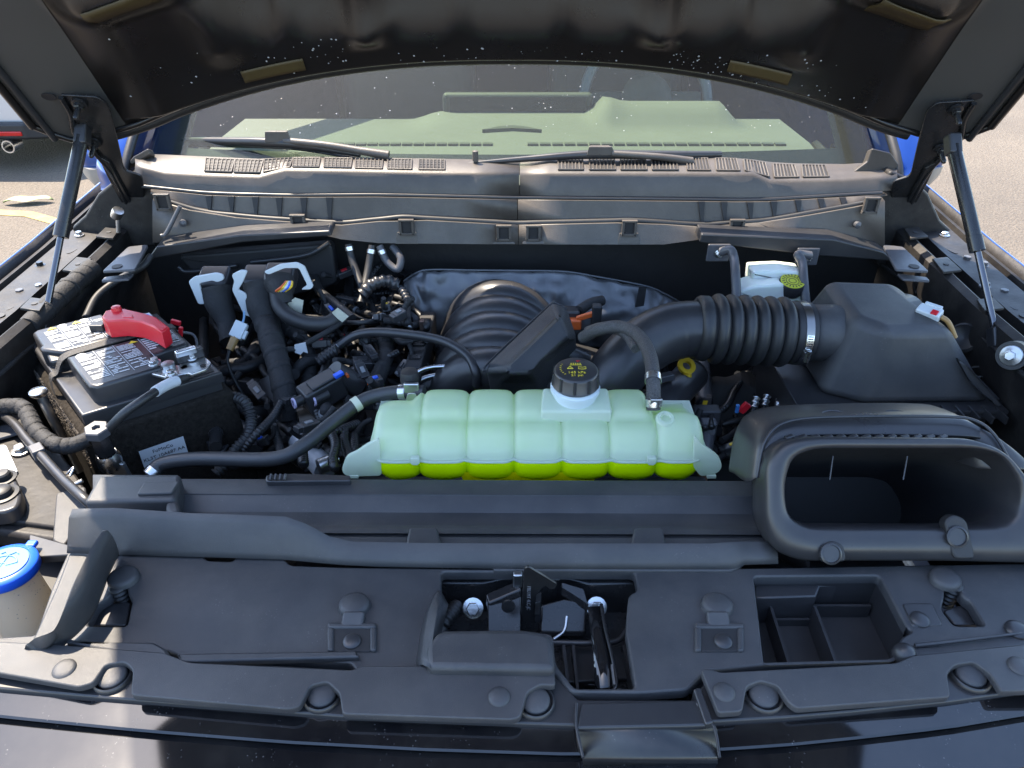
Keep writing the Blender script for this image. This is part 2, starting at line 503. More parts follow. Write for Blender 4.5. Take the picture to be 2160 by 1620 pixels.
def fender(s):
    # cross-section from the outer side over the hood gutter to the inner rail, black inside the gap
    ys = [0.40, 0.62, 0.85, 1.1, 1.35, 1.6, 1.95]
    out = []
    for y in ys:
        dz = 0.0 if y < 1.2 else (y - 1.2) * 0.07
        w = 0.0 if y > 0.8 else -(0.8 - y) * 0.22
        out.append([Vector((s * (x + w), y, z + dz)) for x, z in ((0.985, 0.30), (1.0, 0.60), (0.985, 0.95), (0.962, 1.070), (0.948, 1.092), (0.940, 1.095))])
    MB().loft(out, cap=False, close=False).build("fender", M_blue, body, smooth=60, solid=0.002)
    inn = []
    for y in ys:
        dz = 0.0 if y < 1.2 else (y - 1.2) * 0.07
        w = 0.0 if y > 0.8 else -(0.8 - y) * 0.22
        inn.append([Vector((s * (x + w), y, z + dz)) for x, z in ((0.9395, 1.094), (0.934, 1.072), (0.925, 1.070), (0.922, 1.082), (0.914, 1.084), (0.910, 1.066), (0.900, 1.064), (0.897, 1.083), (0.838, 1.081), (0.834, 1.040), (0.812, 1.036), (0.806, 1.084), (0.796, 1.090), (0.786, 1.084), (0.780, 1.03), (0.805, 0.94), (0.80, 0.60))])
    MB().loft(inn, cap=False, close=False).build("inner_apron", M_apron, body, smooth=35, solid=0.002)
    # raised corner behind the hinge, black standing in for its shaded face
    loop = YL([(235, 385), (205, 410), (178, 455), (150, 480), (160, 520), (330, 520), (330, 400), (290, 360)], 1.42) if s < 0 else \
        YL([(1935, 385), (1960, 410), (1985, 465), (2055, 535), (2040, 560), (1850, 560), (1850, 400), (1880, 360)], 1.42)
    MB().prism(loop, (0, 0.05, 0)).build("cowl_side_panel", M_apron, body, bevel=0.006)
    # bolts and punched tabs along the ledge
    for y in (1.00, 1.17, 1.30):
        zb = 1.082 + max(0, (y - 1.2) * 0.07)
        bolt("bolt", (s * 0.868, y, zb), M_greyp, body, 0.007, 0.007)
    for y in (0.93, 1.08, 1.24):
        zb = 1.0835 + max(0, (y - 1.2) * 0.07)
        MB().lathe([(0, 0), (0.009, 0), (0.009, 0.0012), (0, 0.0012)], (s * 0.852, y, zb), (0, 0, 1), 16).build("rubber_plug", M_plastd, body)
for s in (-1, 1): fender(s)
def apron_details(s):
    rnd = random.Random(4 + s)
    def zz(y): return max(0, (y - 1.2) * 0.07)
    tube("seam_sealer", [Vector((s * (0.905 + 0.001 * rnd.uniform(-1, 1)), y, 1.0665 + zz(y))) for y in (0.85, 1.0, 1.15, 1.3, 1.45)], 0.003, M_greyp, body, n=4)
    for y, x, w, l in ((1.02, 0.872, 0.008, 0.020), (1.12, 0.852, 0.006, 0.018), (1.22, 0.876, 0.010, 0.024), (1.34, 0.858, 0.008, 0.020), (0.90, 0.868, 0.008, 0.022)):
        lp = [Vector((s * (x + w * math.cos(a)), y + l * math.sin(a) * (1 if abs(math.sin(a)) > 0.3 else 0.8), 1.0835 + zz(y))) for a in [2 * math.pi * i / 14 for i in range(14)]]
        plate("punched_slot", lp, M_ink, body, depth=(0, 0, -0.0008), bevel=0)
    for y, x in ((1.06, 0.886), (1.19, 0.845), (1.27, 0.884), (1.40, 0.872), (0.96, 0.848)):
        bolt("bolt", (s * x, y, 1.0835 + zz(y)), rnd.choice((M_greyp, M_metal, M_dsteel)), body, rnd.uniform(0.005, 0.008), rnd.uniform(0.005, 0.010))
    for y, ln, dz in ((1.10, 0.05, 0.004), (1.25, 0.07, 0.006), (1.38, 0.06, 0.008)):
        c = Vector((s * 0.80, y, 1.092 + zz(y) + dz)); q = [c + Vector((s * dx, dy, 0)) for dx, dy in ((-0.022, -ln / 2), (0.016, -ln / 2 + 0.01), (0.020, ln / 2), (-0.012, ln / 2 - 0.008))]
        pl_ = plate("pressed_tab", q, M_apron, body, depth=(0, 0, -0.004), bevel=0.001)
        MB().lathe([(0, 0), (0.005, 0), (0.005, 0.0008), (0, 0.0008)], c + Vector((0, 0, 0.0004)), (0, 0, 1), 14).build("tab_hole", M_ink, pl_)
    for y in (0.98, 1.14, 1.28):
        c = Vector((s * 0.790, y, 1.03)); tube("wire_clip", [c + Vector((0, -0.02, 0.01)), c + Vector((-s * 0.008, 0, 0.0)), c + Vector((0, 0.02, 0.012))], 0.003, M_plast2, body)
    tube("apron_wire", [Vector((s * (0.784 - 0.004 * math.sin(9 * y)), y, 1.035 - 0.02 * math.sin(5 * y))) for y in (0.82, 0.95, 1.08, 1.2, 1.32, 1.44)], 0.0045, M_tape, body)
for s in (-1, 1): apron_details(s)

# firewall, bay floor and radiator support: the dark tub everything stands in
MB().box((0, 1.47, 0.82), (1.58, 0.02, 0.62)).build("firewall", M_fw, body)
MB().box((0, 0.95, 0.52), (1.60, 1.10, 0.02)).build("bay_floor", M_plastd, body)
MB().box((0, 0.47, 0.72), (1.36, 0.02, 0.40)).build("radiator_support", M_plastd, body)
# flat insulation panel hung on the left of the firewall, with its two pressed rails
pl = YL(rp([(372, 540), (700, 515), (712, 600), (560, 640), (420, 590)], 14), 1.36)
o = MB().prism(pl, (0, 0.03, 0)).build("insulation_panel", M_plastd, body, bevel=0.006)
for a in ([(376, 563, 1.352), (400, 573, 1.352), (500, 560, 1.352)], [(530, 553, 1.352), (620, 543, 1.352), (660, 533, 1.352), (695, 512, 1.352)]):
    tube("pressed_rail", YL(a), 0.0045, M_plast2, body, n=5)
# cab: pillars, roof, mirrors
for s in (-1, 1):
    a = [Vector((s * 0.80, 1.46, 1.16)), Vector((s * 0.792, 1.52, 1.26)), Vector((s * 0.72, 1.98, 1.60)), Vector((s * 0.66, 2.30, 1.80))]
    mb = MB(); loops = []
    for p in spline(a, 5):
        loops.append([p + Vector((s * dx, dy, dz)) for dx, dy, dz in ((-0.03, -0.012, 0.0), (0.0, -0.02, 0.012), (0.035, 0.0, 0.012), (0.045, 0.05, 0.0), (0.02, 0.07, -0.03), (-0.02, 0.05, -0.04))])
    mb.loft(loops).build("windshield_pillar", M_blue, body, smooth=50)
    tube("pillar_seal", [p + Vector((-s * 0.030, -0.02, 0.004)) for p in a], 0.009, M_rubber, body)
    # door mirror: blue cap, black arm
    c = Vector((s * 1.085, 2.02, 1.085))
    loops = []
    for k, (dx, sc) in enumerate(((-0.085, 0.55), (-0.07, 0.85), (-0.02, 0.95), (0.05, 0.9), (0.08, 0.7), (0.09, 0.4))):
        loops.append([c + Vector((s * dx, 0.055 * sc * math.cos(w), 0.085 * sc * math.sin(w))) for w in [2 * math.pi * i / 14 for i in range(14)]])
    mm = MB().loft(loops).build("door_mirror", M_blue, body, smooth=60)
    MB().loft([[q_ + Vector((0, -0.006, -0.02)) for q_ in [c + Vector((s * dx, 0.058 * sc * math.cos(w), min(0.0, 0.088 * sc * math.sin(w)))) for w in [2 * math.pi * i / 14 for i in range(14)]]] for dx, sc in ((-0.08, 0.6), (-0.02, 1.0), (0.05, 0.95), (0.085, 0.5))]).build("mirror_lower_shell", mat("beige_mirror_shell", (0.30, 0.27, 0.23), 0.35), mm, smooth=60)
    MB().box(c + Vector((-s * 0.10, 0.0, -0.05)), (0.12, 0.05, 0.05)).build("mirror_arm", M_plastd, mm, bevel=0.01)
MB().box((0, 3.15, 1.86), (1.40, 1.75, 0.05)).build("roof", M_blue, body, bevel=0.02, seg=3)
MB().box((0, 3.9, 1.2), (1.90, 0.05, 1.4)).build("cab_rear_wall", M_dashd, body)
for s in (-1, 1): MB().box((s * 0.86, 3.15, 1.52), (0.05, 1.45, 0.72)).build("cab_side", M_dashd, body)
for s in (-1, 1):
    MB().box((s * 0.90, 2.75, 0.72), (0.06, 2.2, 1.05)).build("door", M_blue, body, bevel=0.02)
    MB().box((s * 0.36, 2.75, 1.05), (0.46, 0.22, 0.62)).build("seat_back", M_dashd, body, bevel=0.06, seg=4)
    MB().box((s * 0.36, 2.78, 1.47), (0.24, 0.12, 0.18)).build("head_rest", M_dashd, body, bevel=0.04, seg=4)

# ================================================================== windshield
def windshield():
    M = bpy.data.materials.new("green_tinted_glass"); M.use_nodes = True
    nt = M.node_tree; nt.nodes.remove(nt.nodes["Principled BSDF"]); out = nt.nodes["Material Output"]
    tr = nt.nodes.new("ShaderNodeBsdfTransparent"); tr.inputs[0].default_value = (0.68, 0.80, 0.68, 1)
    gl = nt.nodes.new("ShaderNodeBsdfGlossy"); gl.inputs["Roughness"].default_value = 0.02
    df = nt.nodes.new("ShaderNodeBsdfDiffuse"); df.inputs[0].default_value = (0.52, 0.50, 0.40, 1)
    lw = nt.nodes.new("ShaderNodeLayerWeight"); lw.inputs[0].default_value = 0.5
    pw = nt.nodes.new("ShaderNodeMath"); pw.operation = 'POWER'; pw.inputs[1].default_value = 5.0; nt.links.new(lw.outputs["Facing"], pw.inputs[0])
    ma = nt.nodes.new("ShaderNodeMath"); ma.operation = 'MULTIPLY_ADD'; ma.inputs[1].default_value = 0.92; ma.inputs[2].default_value = 0.03; nt.links.new(pw.outputs[0], ma.inputs[0])
    mx = nt.nodes.new("ShaderNodeMixShader"); nt.links.new(ma.outputs[0], mx.inputs[0])
    nt.links.new(tr.outputs[0], mx.inputs[1]); nt.links.new(gl.outputs[0], mx.inputs[2])
    # a film of dust on the outside
    n = nt.nodes.new("ShaderNodeTexNoise"); n.inputs["Scale"].default_value = 420; n.inputs["Detail"].default_value = 8
    tc = nt.nodes.new("ShaderNodeTexCoord"); nt.links.new(tc.outputs["Object"], n.inputs["Vector"])
    mr = nt.nodes.new("ShaderNodeMapRange"); mr.inputs[1].default_value = 0.35; mr.inputs[2].default_value = 0.8
    mr.inputs[3].default_value = 0.02; mr.inputs[4].default_value = 0.07; nt.links.new(n.outputs[0], mr.inputs[0])
    mx2 = nt.nodes.new("ShaderNodeMixShader"); nt.links.new(mr.outputs[0], mx2.inputs[0])
    nt.links.new(mx.outputs[0], mx2.inputs[1]); nt.links.new(df.outputs[0], mx2.inputs[2])
    nt.links.new(mx2.outputs[0], out.inputs[0])
    t = thing("windshield", "green tinted windshield glass behind the cowl", "windshield", (0, 1.52, 1.2))
    v = []; f = []; nx, nk = 28, 16
    def S(a, k):
        w = 0.765 - 0.12 * k
        return Vector((a * w, 1.475 + 0.06 * a * a + 0.80 * k, 1.203 + 0.58 * k + 0.03 * math.sin(math.pi * k)))
    for j in range(nk + 1):
        for i in range(nx + 1): v.append(S(-1 + 2 * i / nx, j / nk))
    for j in range(nk):
        for i in range(nx): f.append((j * (nx + 1) + i, j * (nx + 1) + i + 1, (j + 1) * (nx + 1) + i + 1, (j + 1) * (nx + 1) + i))
    obj("glass_pane", v, f, M, t, smooth=180)
    # black ceramic border along the lower edge and the sides
    M_frit = mat("black_ceramic_border", (0.008, 0.009, 0.010), 0.25)
    vv = []; ff = []
    for i in range(nx + 1):
        a = -1 + 2 * i / nx
        n_ = Vector((0, 0.005, -0.006))
        vv += [S(a, 0) + n_, S(a, 0.045 + 0.05 * max(0, (abs(a) - 0.93) / 0.07)) + n_]
    for i in range(nx): ff.append((2 * i, 2 * i + 2, 2 * i + 3, 2 * i + 1))
    obj("lower_border", vv, ff, M_frit, t, smooth=180)
    for s in (-1, 1):
        vv = []; ff = []
        for j in range(nk + 1):
            n_ = Vector((0, 0.006, -0.007)); vv += [S(s, j / nk) + n_, S(s * (0.90 + 0.02 * j / nk), j / nk) + n_]
        for j in range(nk): ff.append((2 * j, 2 * j + 1, 2 * j + 3, 2 * j + 2))
        obj("side_border", vv, ff, M_frit, t, smooth=180)
    # dried water drops
    mdrop = mat("water_drop", (0.34, 0.35, 0.35), 0.15, spec=0.9)
    mb = MB(); rnd = random.Random(3)
    for i in range(520):
        a = rnd.uniform(-0.85, 0.85); k = rnd.uniform(0.08, 0.75); p = S(a, k); r = rnd.choice((0.0005, 0.0006, 0.0007, 0.0009, 0.0013))
        nn = Vector((0, -0.58, 0.80)); x = Vector((1, 0, 0)); y = nn.cross(x)
        ring = [p + nn * 0.0004 + (x * math.cos(w) + y * math.sin(w)) * r for w in [2 * math.pi * q / 6 for q in range(6)]]
        mb.add(ring + [p + nn * (0.0004 + r * 0.6)], [(q, (q + 1) % 6, 6) for q in range(6)])
    o = mb.build("water_drops", mdrop, t, smooth=180); o["kind"] = "stuff"
windshield()

# ================================================================== dashboard seen through the glass
def dashboard():
    t = thing("dashboard", "pale grey dashboard under the windshield", "dashboard", (0, 1.8, 1.0))
    v = []; f = []; nx, ny = 60, 30
    def top(x, y):
        z = 1.150 + 0.026 * min(1, max(0, (y - 1.60) / 0.20))
        # gauge hood ahead of the driver (right of the picture), centre screen hood
        def bump(cx, w, y0, h, e=0.05):
            fx = max(0, 1 - max(0, abs(x - cx) - w) / e); fx = fx * fx * (3 - 2 * fx)
            fy = max(0, min(1, (y - y0) / 0.10)); return h * fx * fy * fy * (3 - 2 * fy)
        z += bump(0.40, 0.15, 1.90, 0.046)
        z += bump(0.015, 0.20, 1.90, 0.020, 0.09)
        if y > 2.06: z -= (y - 2.06) * 3.0
        return z
    for j in range(ny + 1):
        y = 1.56 + 0.66 * j / ny
        for i in range(nx + 1):
            x = -0.72 + 1.44 * i / nx; v.append((x, y, top(x, y)))
    for j in range(ny):
        for i in range(nx): f.append((j * (nx + 1) + i, j * (nx + 1) + i + 1, (j + 1) * (nx + 1) + i + 1, (j + 1) * (nx + 1) + i))
    obj("dash_top", v, f, M_dash, t, smooth=60)
    # defroster slots along the glass, in two rows of cells
    for x0, x1, n in ((-0.46, -0.045, 15), (0.035, 0.66, 21)):
        for i in range(n):
            x = x0 + (x1 - x0) * (i + 0.5) / n; w = (x1 - x0) / n * 0.84; y = 1.79
            MB().box((x, y, top(x, y) + 0.0015), (w, 0.016, 0.004)).build("defroster_slot", M_dashd, t, smooth=0)
    # central screen standing behind its hood
    sc = MB().box((0.015, 2.05, 1.205), (0.40, 0.03, 0.075)).build("screen", M_dashd, t, bevel=0.012, seg=3)
    MB().box((0.015, 2.033, 1.207), (0.36, 0.004, 0.055)).build("screen_glass", M_screen, sc)
    # small speaker mark at the middle of the dash
    MB().prism([Vector((x, y, 1.1845)) for x, y in ((-0.075, 1.895), (-0.03, 1.93), (0.0, 1.94), (0.03, 1.93), (0.075, 1.895), (0, 1.91))], (0, 0, -0.01)).build("sensor_bezel", M_dashd, t)
    for x in (-0.0, 0.6):
        pass
    w = bpy.data.objects.new("steering_wheel", None); COL.objects.link(w); w.parent = body
    c = Vector((0.40, 2.30, 1.17)); ax = Vector((0, -0.85, 0.5)).normalized(); a = Vector((1, 0, 0)); b = ax.cross(a)
    pts = [c + (a * math.cos(q) + b * math.sin(q)) * 0.185 for q in [2 * math.pi * i / 40 for i in range(41)]]
    MB().tube(pts, 0.016, 10, cap=False).build("rim", mat("blue_grey_leather", (0.08, 0.09, 0.11), 0.45), w, smooth=180)
    MB().box(c, (0.33, 0.03, 0.05), frame_from(a, b)).build("spoke", M_dashd, w, bevel=0.01)
    MB().lathe([(0, 0), (0.07, 0), (0.075, 0.02), (0.05, 0.045), (0, 0.05)], c, ax).build("hub", M_dashd, w)
dashboard()

# ================================================================== hood, propped open
def hood():
    t = thing("hood", "open black-painted hood arching over the engine bay", "hood", (0, 1.42, 1.3))
    A = R(55); dn = Vector((0, -math.cos(A), math.sin(A))); nn = Vector((0, -math.sin(A), -math.cos(A)))
    def lipz(x):
        a = abs(x); return 1.434 - 0.100 * (a / 0.66) ** 2.4 if a < 0.66 else 1.334 - (a - 0.66) * 0.24
    def lipy(x): return 1.405 - 0.055 * (abs(x) / 0.70) ** 2
    def sm(a, b, x):
        q = max(0, min(1, (x - a) / (b - a))); return q * q * (3 - 2 * q)
    def bell(x, c, w): return math.exp(-((x - c) / w) ** 2)
    LEN = 1.15
    def S(x, k, off=0.0):
        a = abs(x)
        side = sm(0.60, 0.70, a)
        # rear beam, then the pan recedes to the skin between the legs
        beam_w = 0.048 + 0.030 * sm(0.18, 0.45, a) + 0.16 * sm(0.40, 0.56, a)
        for c in (0.085, 0.365): beam_w += 0.026 * bell(a, c, 0.018)
        h = 0.034 * sm(0.0, 0.020, k) - 0.052 * sm(beam_w, beam_w + 0.120, k)
        # front side of the recess comes back down to the middle frame
        h += 0.055 * sm(0.20, 0.27, k) * (1 - sm(0.50, 0.6, k)) - 0.03 * sm(0.6, 0.7, k) + 0.03 * sm(0.95, 1.05, k)
        # legs between the pockets
        leg = bell(a, 0.238, 0.034) * 0.040 * sm(0.05, 0.10, k) + bell(a, 0.47, 0.03) * 0.016 * sm(0.06, 0.12, k)
        h += leg
        # dimples along the beam top
        h = h * (1 - side) + side * 0.004
        h += 0.018 * sm(0.62, 0.655, a) * (1 - sm(0.665, 0.70, a)) * 0
        w = x
        # the hood narrows a little to its front corners
        w *= 1 - 0.04 * sm(0.5, 1.1, k)
        crown = -0.05 * (k * (LEN - k)) * 0.6
        return Vector((w, lipy(x), lipz(x))) + dn * k + nn * (h + off + crown)
    HW = 0.822
    nx, nk = 172, 120
    xs = [-HW + 2 * HW * i / nx for i in range(nx + 1)]
    ks = [LEN * (j / nk) ** 1.7 for j in range(nk + 1)]
    def grid(xs, ks, off, fn=S):
        v = [fn(x, k, off) for k in ks for x in xs]; n = len(xs); f = []
        for j in range(len(ks) - 1):
            for i in range(n - 1): f.append((j * n + i, j * n + i + 1, (j + 1) * n + i + 1, (j + 1) * n + i))
        return v, f
    # corner: rear corners rounded off by lifting k start near the sides
    def k0(x):
        a = max(0, abs(x) - 0.745) / (HW - 0.745); return 0.055 * (1 - math.sqrt(max(0, 1 - a * a)))
    def S2(x, k, off): return S(x, k0(x) + k, off)
    xi = [x for x in xs if abs(x) <= 0.705]
    v, f = grid(xi, ks, 0.0, S2); obj("inner_panel", v, f, M_hood, t, smooth=180)
    for s in (-1, 1):
        xo = sorted(s * (0.688 + (HW - 0.688) * i / 18) for i in range(19))
        v, f = grid(xo, ks, 0.0012, S2); obj("side_flange", v, f, M_hoodside, t, smooth=180)
    def S3(x, k, off):
        return Vector((x * (1 - 0.04 * sm(0.5, 1.1, k)) * 0.994, lipy(x) + 0.004, lipz(x) + 0.004)) + dn * (k0(x) + k + 0.003) + nn * (-0.043 - 0.05 * (k * (LEN - k)) * 0.6 + max(0.040 * sm(0.71, 0.81, abs(x)), 0.037 * (1 - sm(0, 0.05, k))))
    v, f = grid(xs, ks, 0, S3); obj("outer_skin", v, f, M_blue, t, smooth=180)
    # folded hem round the edge
    tube("rear_hem", [S2(x, 0.0, 0.003) for x in xs[::4]], 0.0055, M_hood, t, res=8, n=2)
    for s in (-1, 1):
        tube("side_hem", [S2(s * HW, k, 0.004) for k in ks[::6]], 0.007, M_hood, t, res=8, n=2)
        tube("side_seal", [S2(s * (HW - 0.018), k, 0.006) for k in ks[::6]], 0.006, M_rubber, t, res=8, n=2)
    # rubber weather strip just behind the lip
    tube("weather_strip", [S2(x, -0.012, -0.004) + Vector((0, 0.02, -0.004)) for x in xs[10:-10:4]], 0.010, M_rubber, t, res=8, n=2)
    # clips biting on the lip
    for x in (-0.60, -0.35, -0.16, 0.005, 0.17, 0.36, 0.60):
        p = S2(x, 0.004, 0.006)
        MB().loft([[p + Vector((dx * s_, 0, 0)) + dn * (0.018 * s_ * q) + nn * (0.004 if q else 0.0) for dx, q in ((-0.022, 0), (-0.008, 1), (0.008, 1), (0.022, 0))] for s_ in (1.0, 0.55)]).build("lip_clip", M_hood, t, smooth=60)
    # amber adhesive pads stuck on the beam
    for x, k, w, hgt in ((-0.405, 0.034, 0.105, 0.024), (0.42, 0.034, 0.105, 0.024), (-0.56, 0.225, 0.10, 0.04), (0.58, 0.205, 0.10, 0.05)):
        vv = []; n = 8
        for j in range(5):
            for i in range(n + 1): vv.append(S2(x - w / 2 + w * i / n, k + hgt * j / 4, 0.0035))
        ff = [(j * (n + 1) + i, j * (n + 1) + i + 1, (j + 1) * (n + 1) + i + 1, (j + 1) * (n + 1) + i) for j in range(4) for i in range(n)]
        obj("foam_pad", vv, ff, M_foam, t, smooth=180, solid=-0.002)
    # oval drain slots in the flange
    for s in (-1, 1):
        p = S2(s * 0.768, 0.10, 0.0035)
        MB().prism([p + Vector((s * 0.012 * math.cos(w) + 0, 0, 0)) + dn * 0.008 * math.sin(w) for w in [2 * math.pi * i / 12 for i in range(12)]], nn * 0.001).build("drain_slot", M_ink, t)
    # water droplets
    mdrop = mat("water_drop", (0.34, 0.35, 0.35), 0.15, spec=0.9)
    mb = MB(); rnd = random.Random(5)
    def drops(n, x0, x1, k0_, k1):
        for i in range(n):
            x = rnd.uniform(x0, x1); k = rnd.uniform(k0_, k1); r = rnd.choice((0.0006, 0.0009, 0.0012, 0.0018)); p = S2(x, k, 0.0005)
            a = Vector((1, 0, 0)); b = dn
            ring = [p + (a * math.cos(w) + b * math.sin(w)) * r for w in [2 * math.pi * q / 7 for q in range(7)]]
            mb.add(ring + [p + nn * r * 0.7], [(q, (q + 1) % 7, 7) for q in range(7)])
    drops(34, -0.20, 0.20, 0.012, 0.05); drops(44, 0.27, 0.40, 0.015, 0.06); drops(26, 0.42, 0.62, 0.01, 0.10); drops(30, -0.42, -0.27, 0.03, 0.09); drops(8, -0.66, -0.5, 0.05, 0.2)
    o = mb.build("water_drops", mdrop, t, smooth=180); o["kind"] = "stuff"
    # hinges
    for s in (-1, 1):
        q = (lambda px: px) if s < 0 else (lambda px: 2183 - px)
        dy = 0 if s < 0 else 12
        outl = [(122, 200), (205, 205), (228, 222), (245, 285), (262, 360), (300, 372), (305, 420), (270, 440), (225, 360), (190, 318), (155, 285), (150, 245)]
        nrm = nn; p0 = S2(s * 0.76, 0.03, 0.012)
        lp = [PP(q(a), b + dy, p0, nrm) for a, b in rp(outl, 10)]
        h = MB().prism(lp, nrm * -0.005).build("hinge_plate", M_dsteel, t, bevel=0.0015)
        rib = [PP(q(a), b + dy, p0 + nrm * 0.004, nrm) for a, b in ((128, 206), (148, 240), (158, 283), (195, 318), (232, 362), (268, 430))]
        tube("rolled_edge", rib, 0.0045, M_dsteel, h, n=5)
        for a, b in ((168, 218), (200, 300)):
            c = PP(q(a), b + dy, p0 + nrm * 0.002, nrm)
            bolt("hinge_bolt", c, M_dsteel, h, 0.008, 0.012, nrm)
            MB().lathe([(0, 0.01), (0.0045, 0.01), (0.0045, 0.03), (0.003, 0.033), (0, 0.033)], c, nrm, 12).build("hinge_stud", M_dsteel, h)
        lnk = [PP(q(a), b + dy, p0 + nrm * 0.006, nrm) for a, b in ((205, 330), (232, 345), (262, 400), (300, 470), (312, 510), (285, 500), (262, 440), (225, 372))]
        MB().prism(lnk, nrm * -0.012).build("hinge_link", M_dsteel, t, bevel=0.002)
hood()

def gas_strut(s):
    if s < 0:
        a, b, c = PX(174, 285, -0.745), PX(128, 500, -0.775), PX(92, 688, -0.79)
        t = thing("gas_strut", "left hood gas strut, beside the battery", "gas strut", c)
    else:
        a, b, c = PX(2010, 305, 0.745), PX(2062, 530, 0.775), PX(2102, 712, 0.79)
        t = thing("gas_strut", "right hood gas strut, beside the air filter box", "gas strut", c)
    t["group"] = "hood gas struts"
    d = (b - a).normalized()
    MB().lathe([(0, 0), (0.0105, 0), (0.0115, 0.003), (0.0115, (b - a).length * 0.86), (0.0125, (b - a).length * 0.862), (0.0125, (b - a).length), (0.006, (b - a).length)], a, d, 20).build("cylinder", M_dsteel, t, smooth=40)
    MB().tube([b - d * 0.005, c], 0.0055, 14).build("rod", mat("dark_chrome_rod", (0.12, 0.12, 0.13), 0.15, 0.9), t, smooth=60)
    MB().box(c, (0.022, 0.022, 0.034), frame_from(Vector((1, 0, 0)), -d)).build("end_socket", M_plast2, t, bevel=0.004)
    MB().box(a, (0.022, 0.022, 0.036), frame_from(Vector((1, 0, 0)), -d)).build("end_socket", M_plast2, t, bevel=0.004)
    MB().lathe([(0, 0), (0.006, 0), (0.006, 0.02), (0.009, 0.022), (0.009, 0.03)], c, (s, 0, 0), 12).build("ball_stud", M_dsteel, t)
for s in (-1, 1): gas_strut(s)

# ================================================================== cowl
def interp(tab, x):
    if x <= tab[0][0]: return tab[0][1]
    for (a, p), (b, q) in zip(tab, tab[1:]):
        if x <= b: return p + (q - p) * (x - a) / (b - a)
    return tab[-1][1]

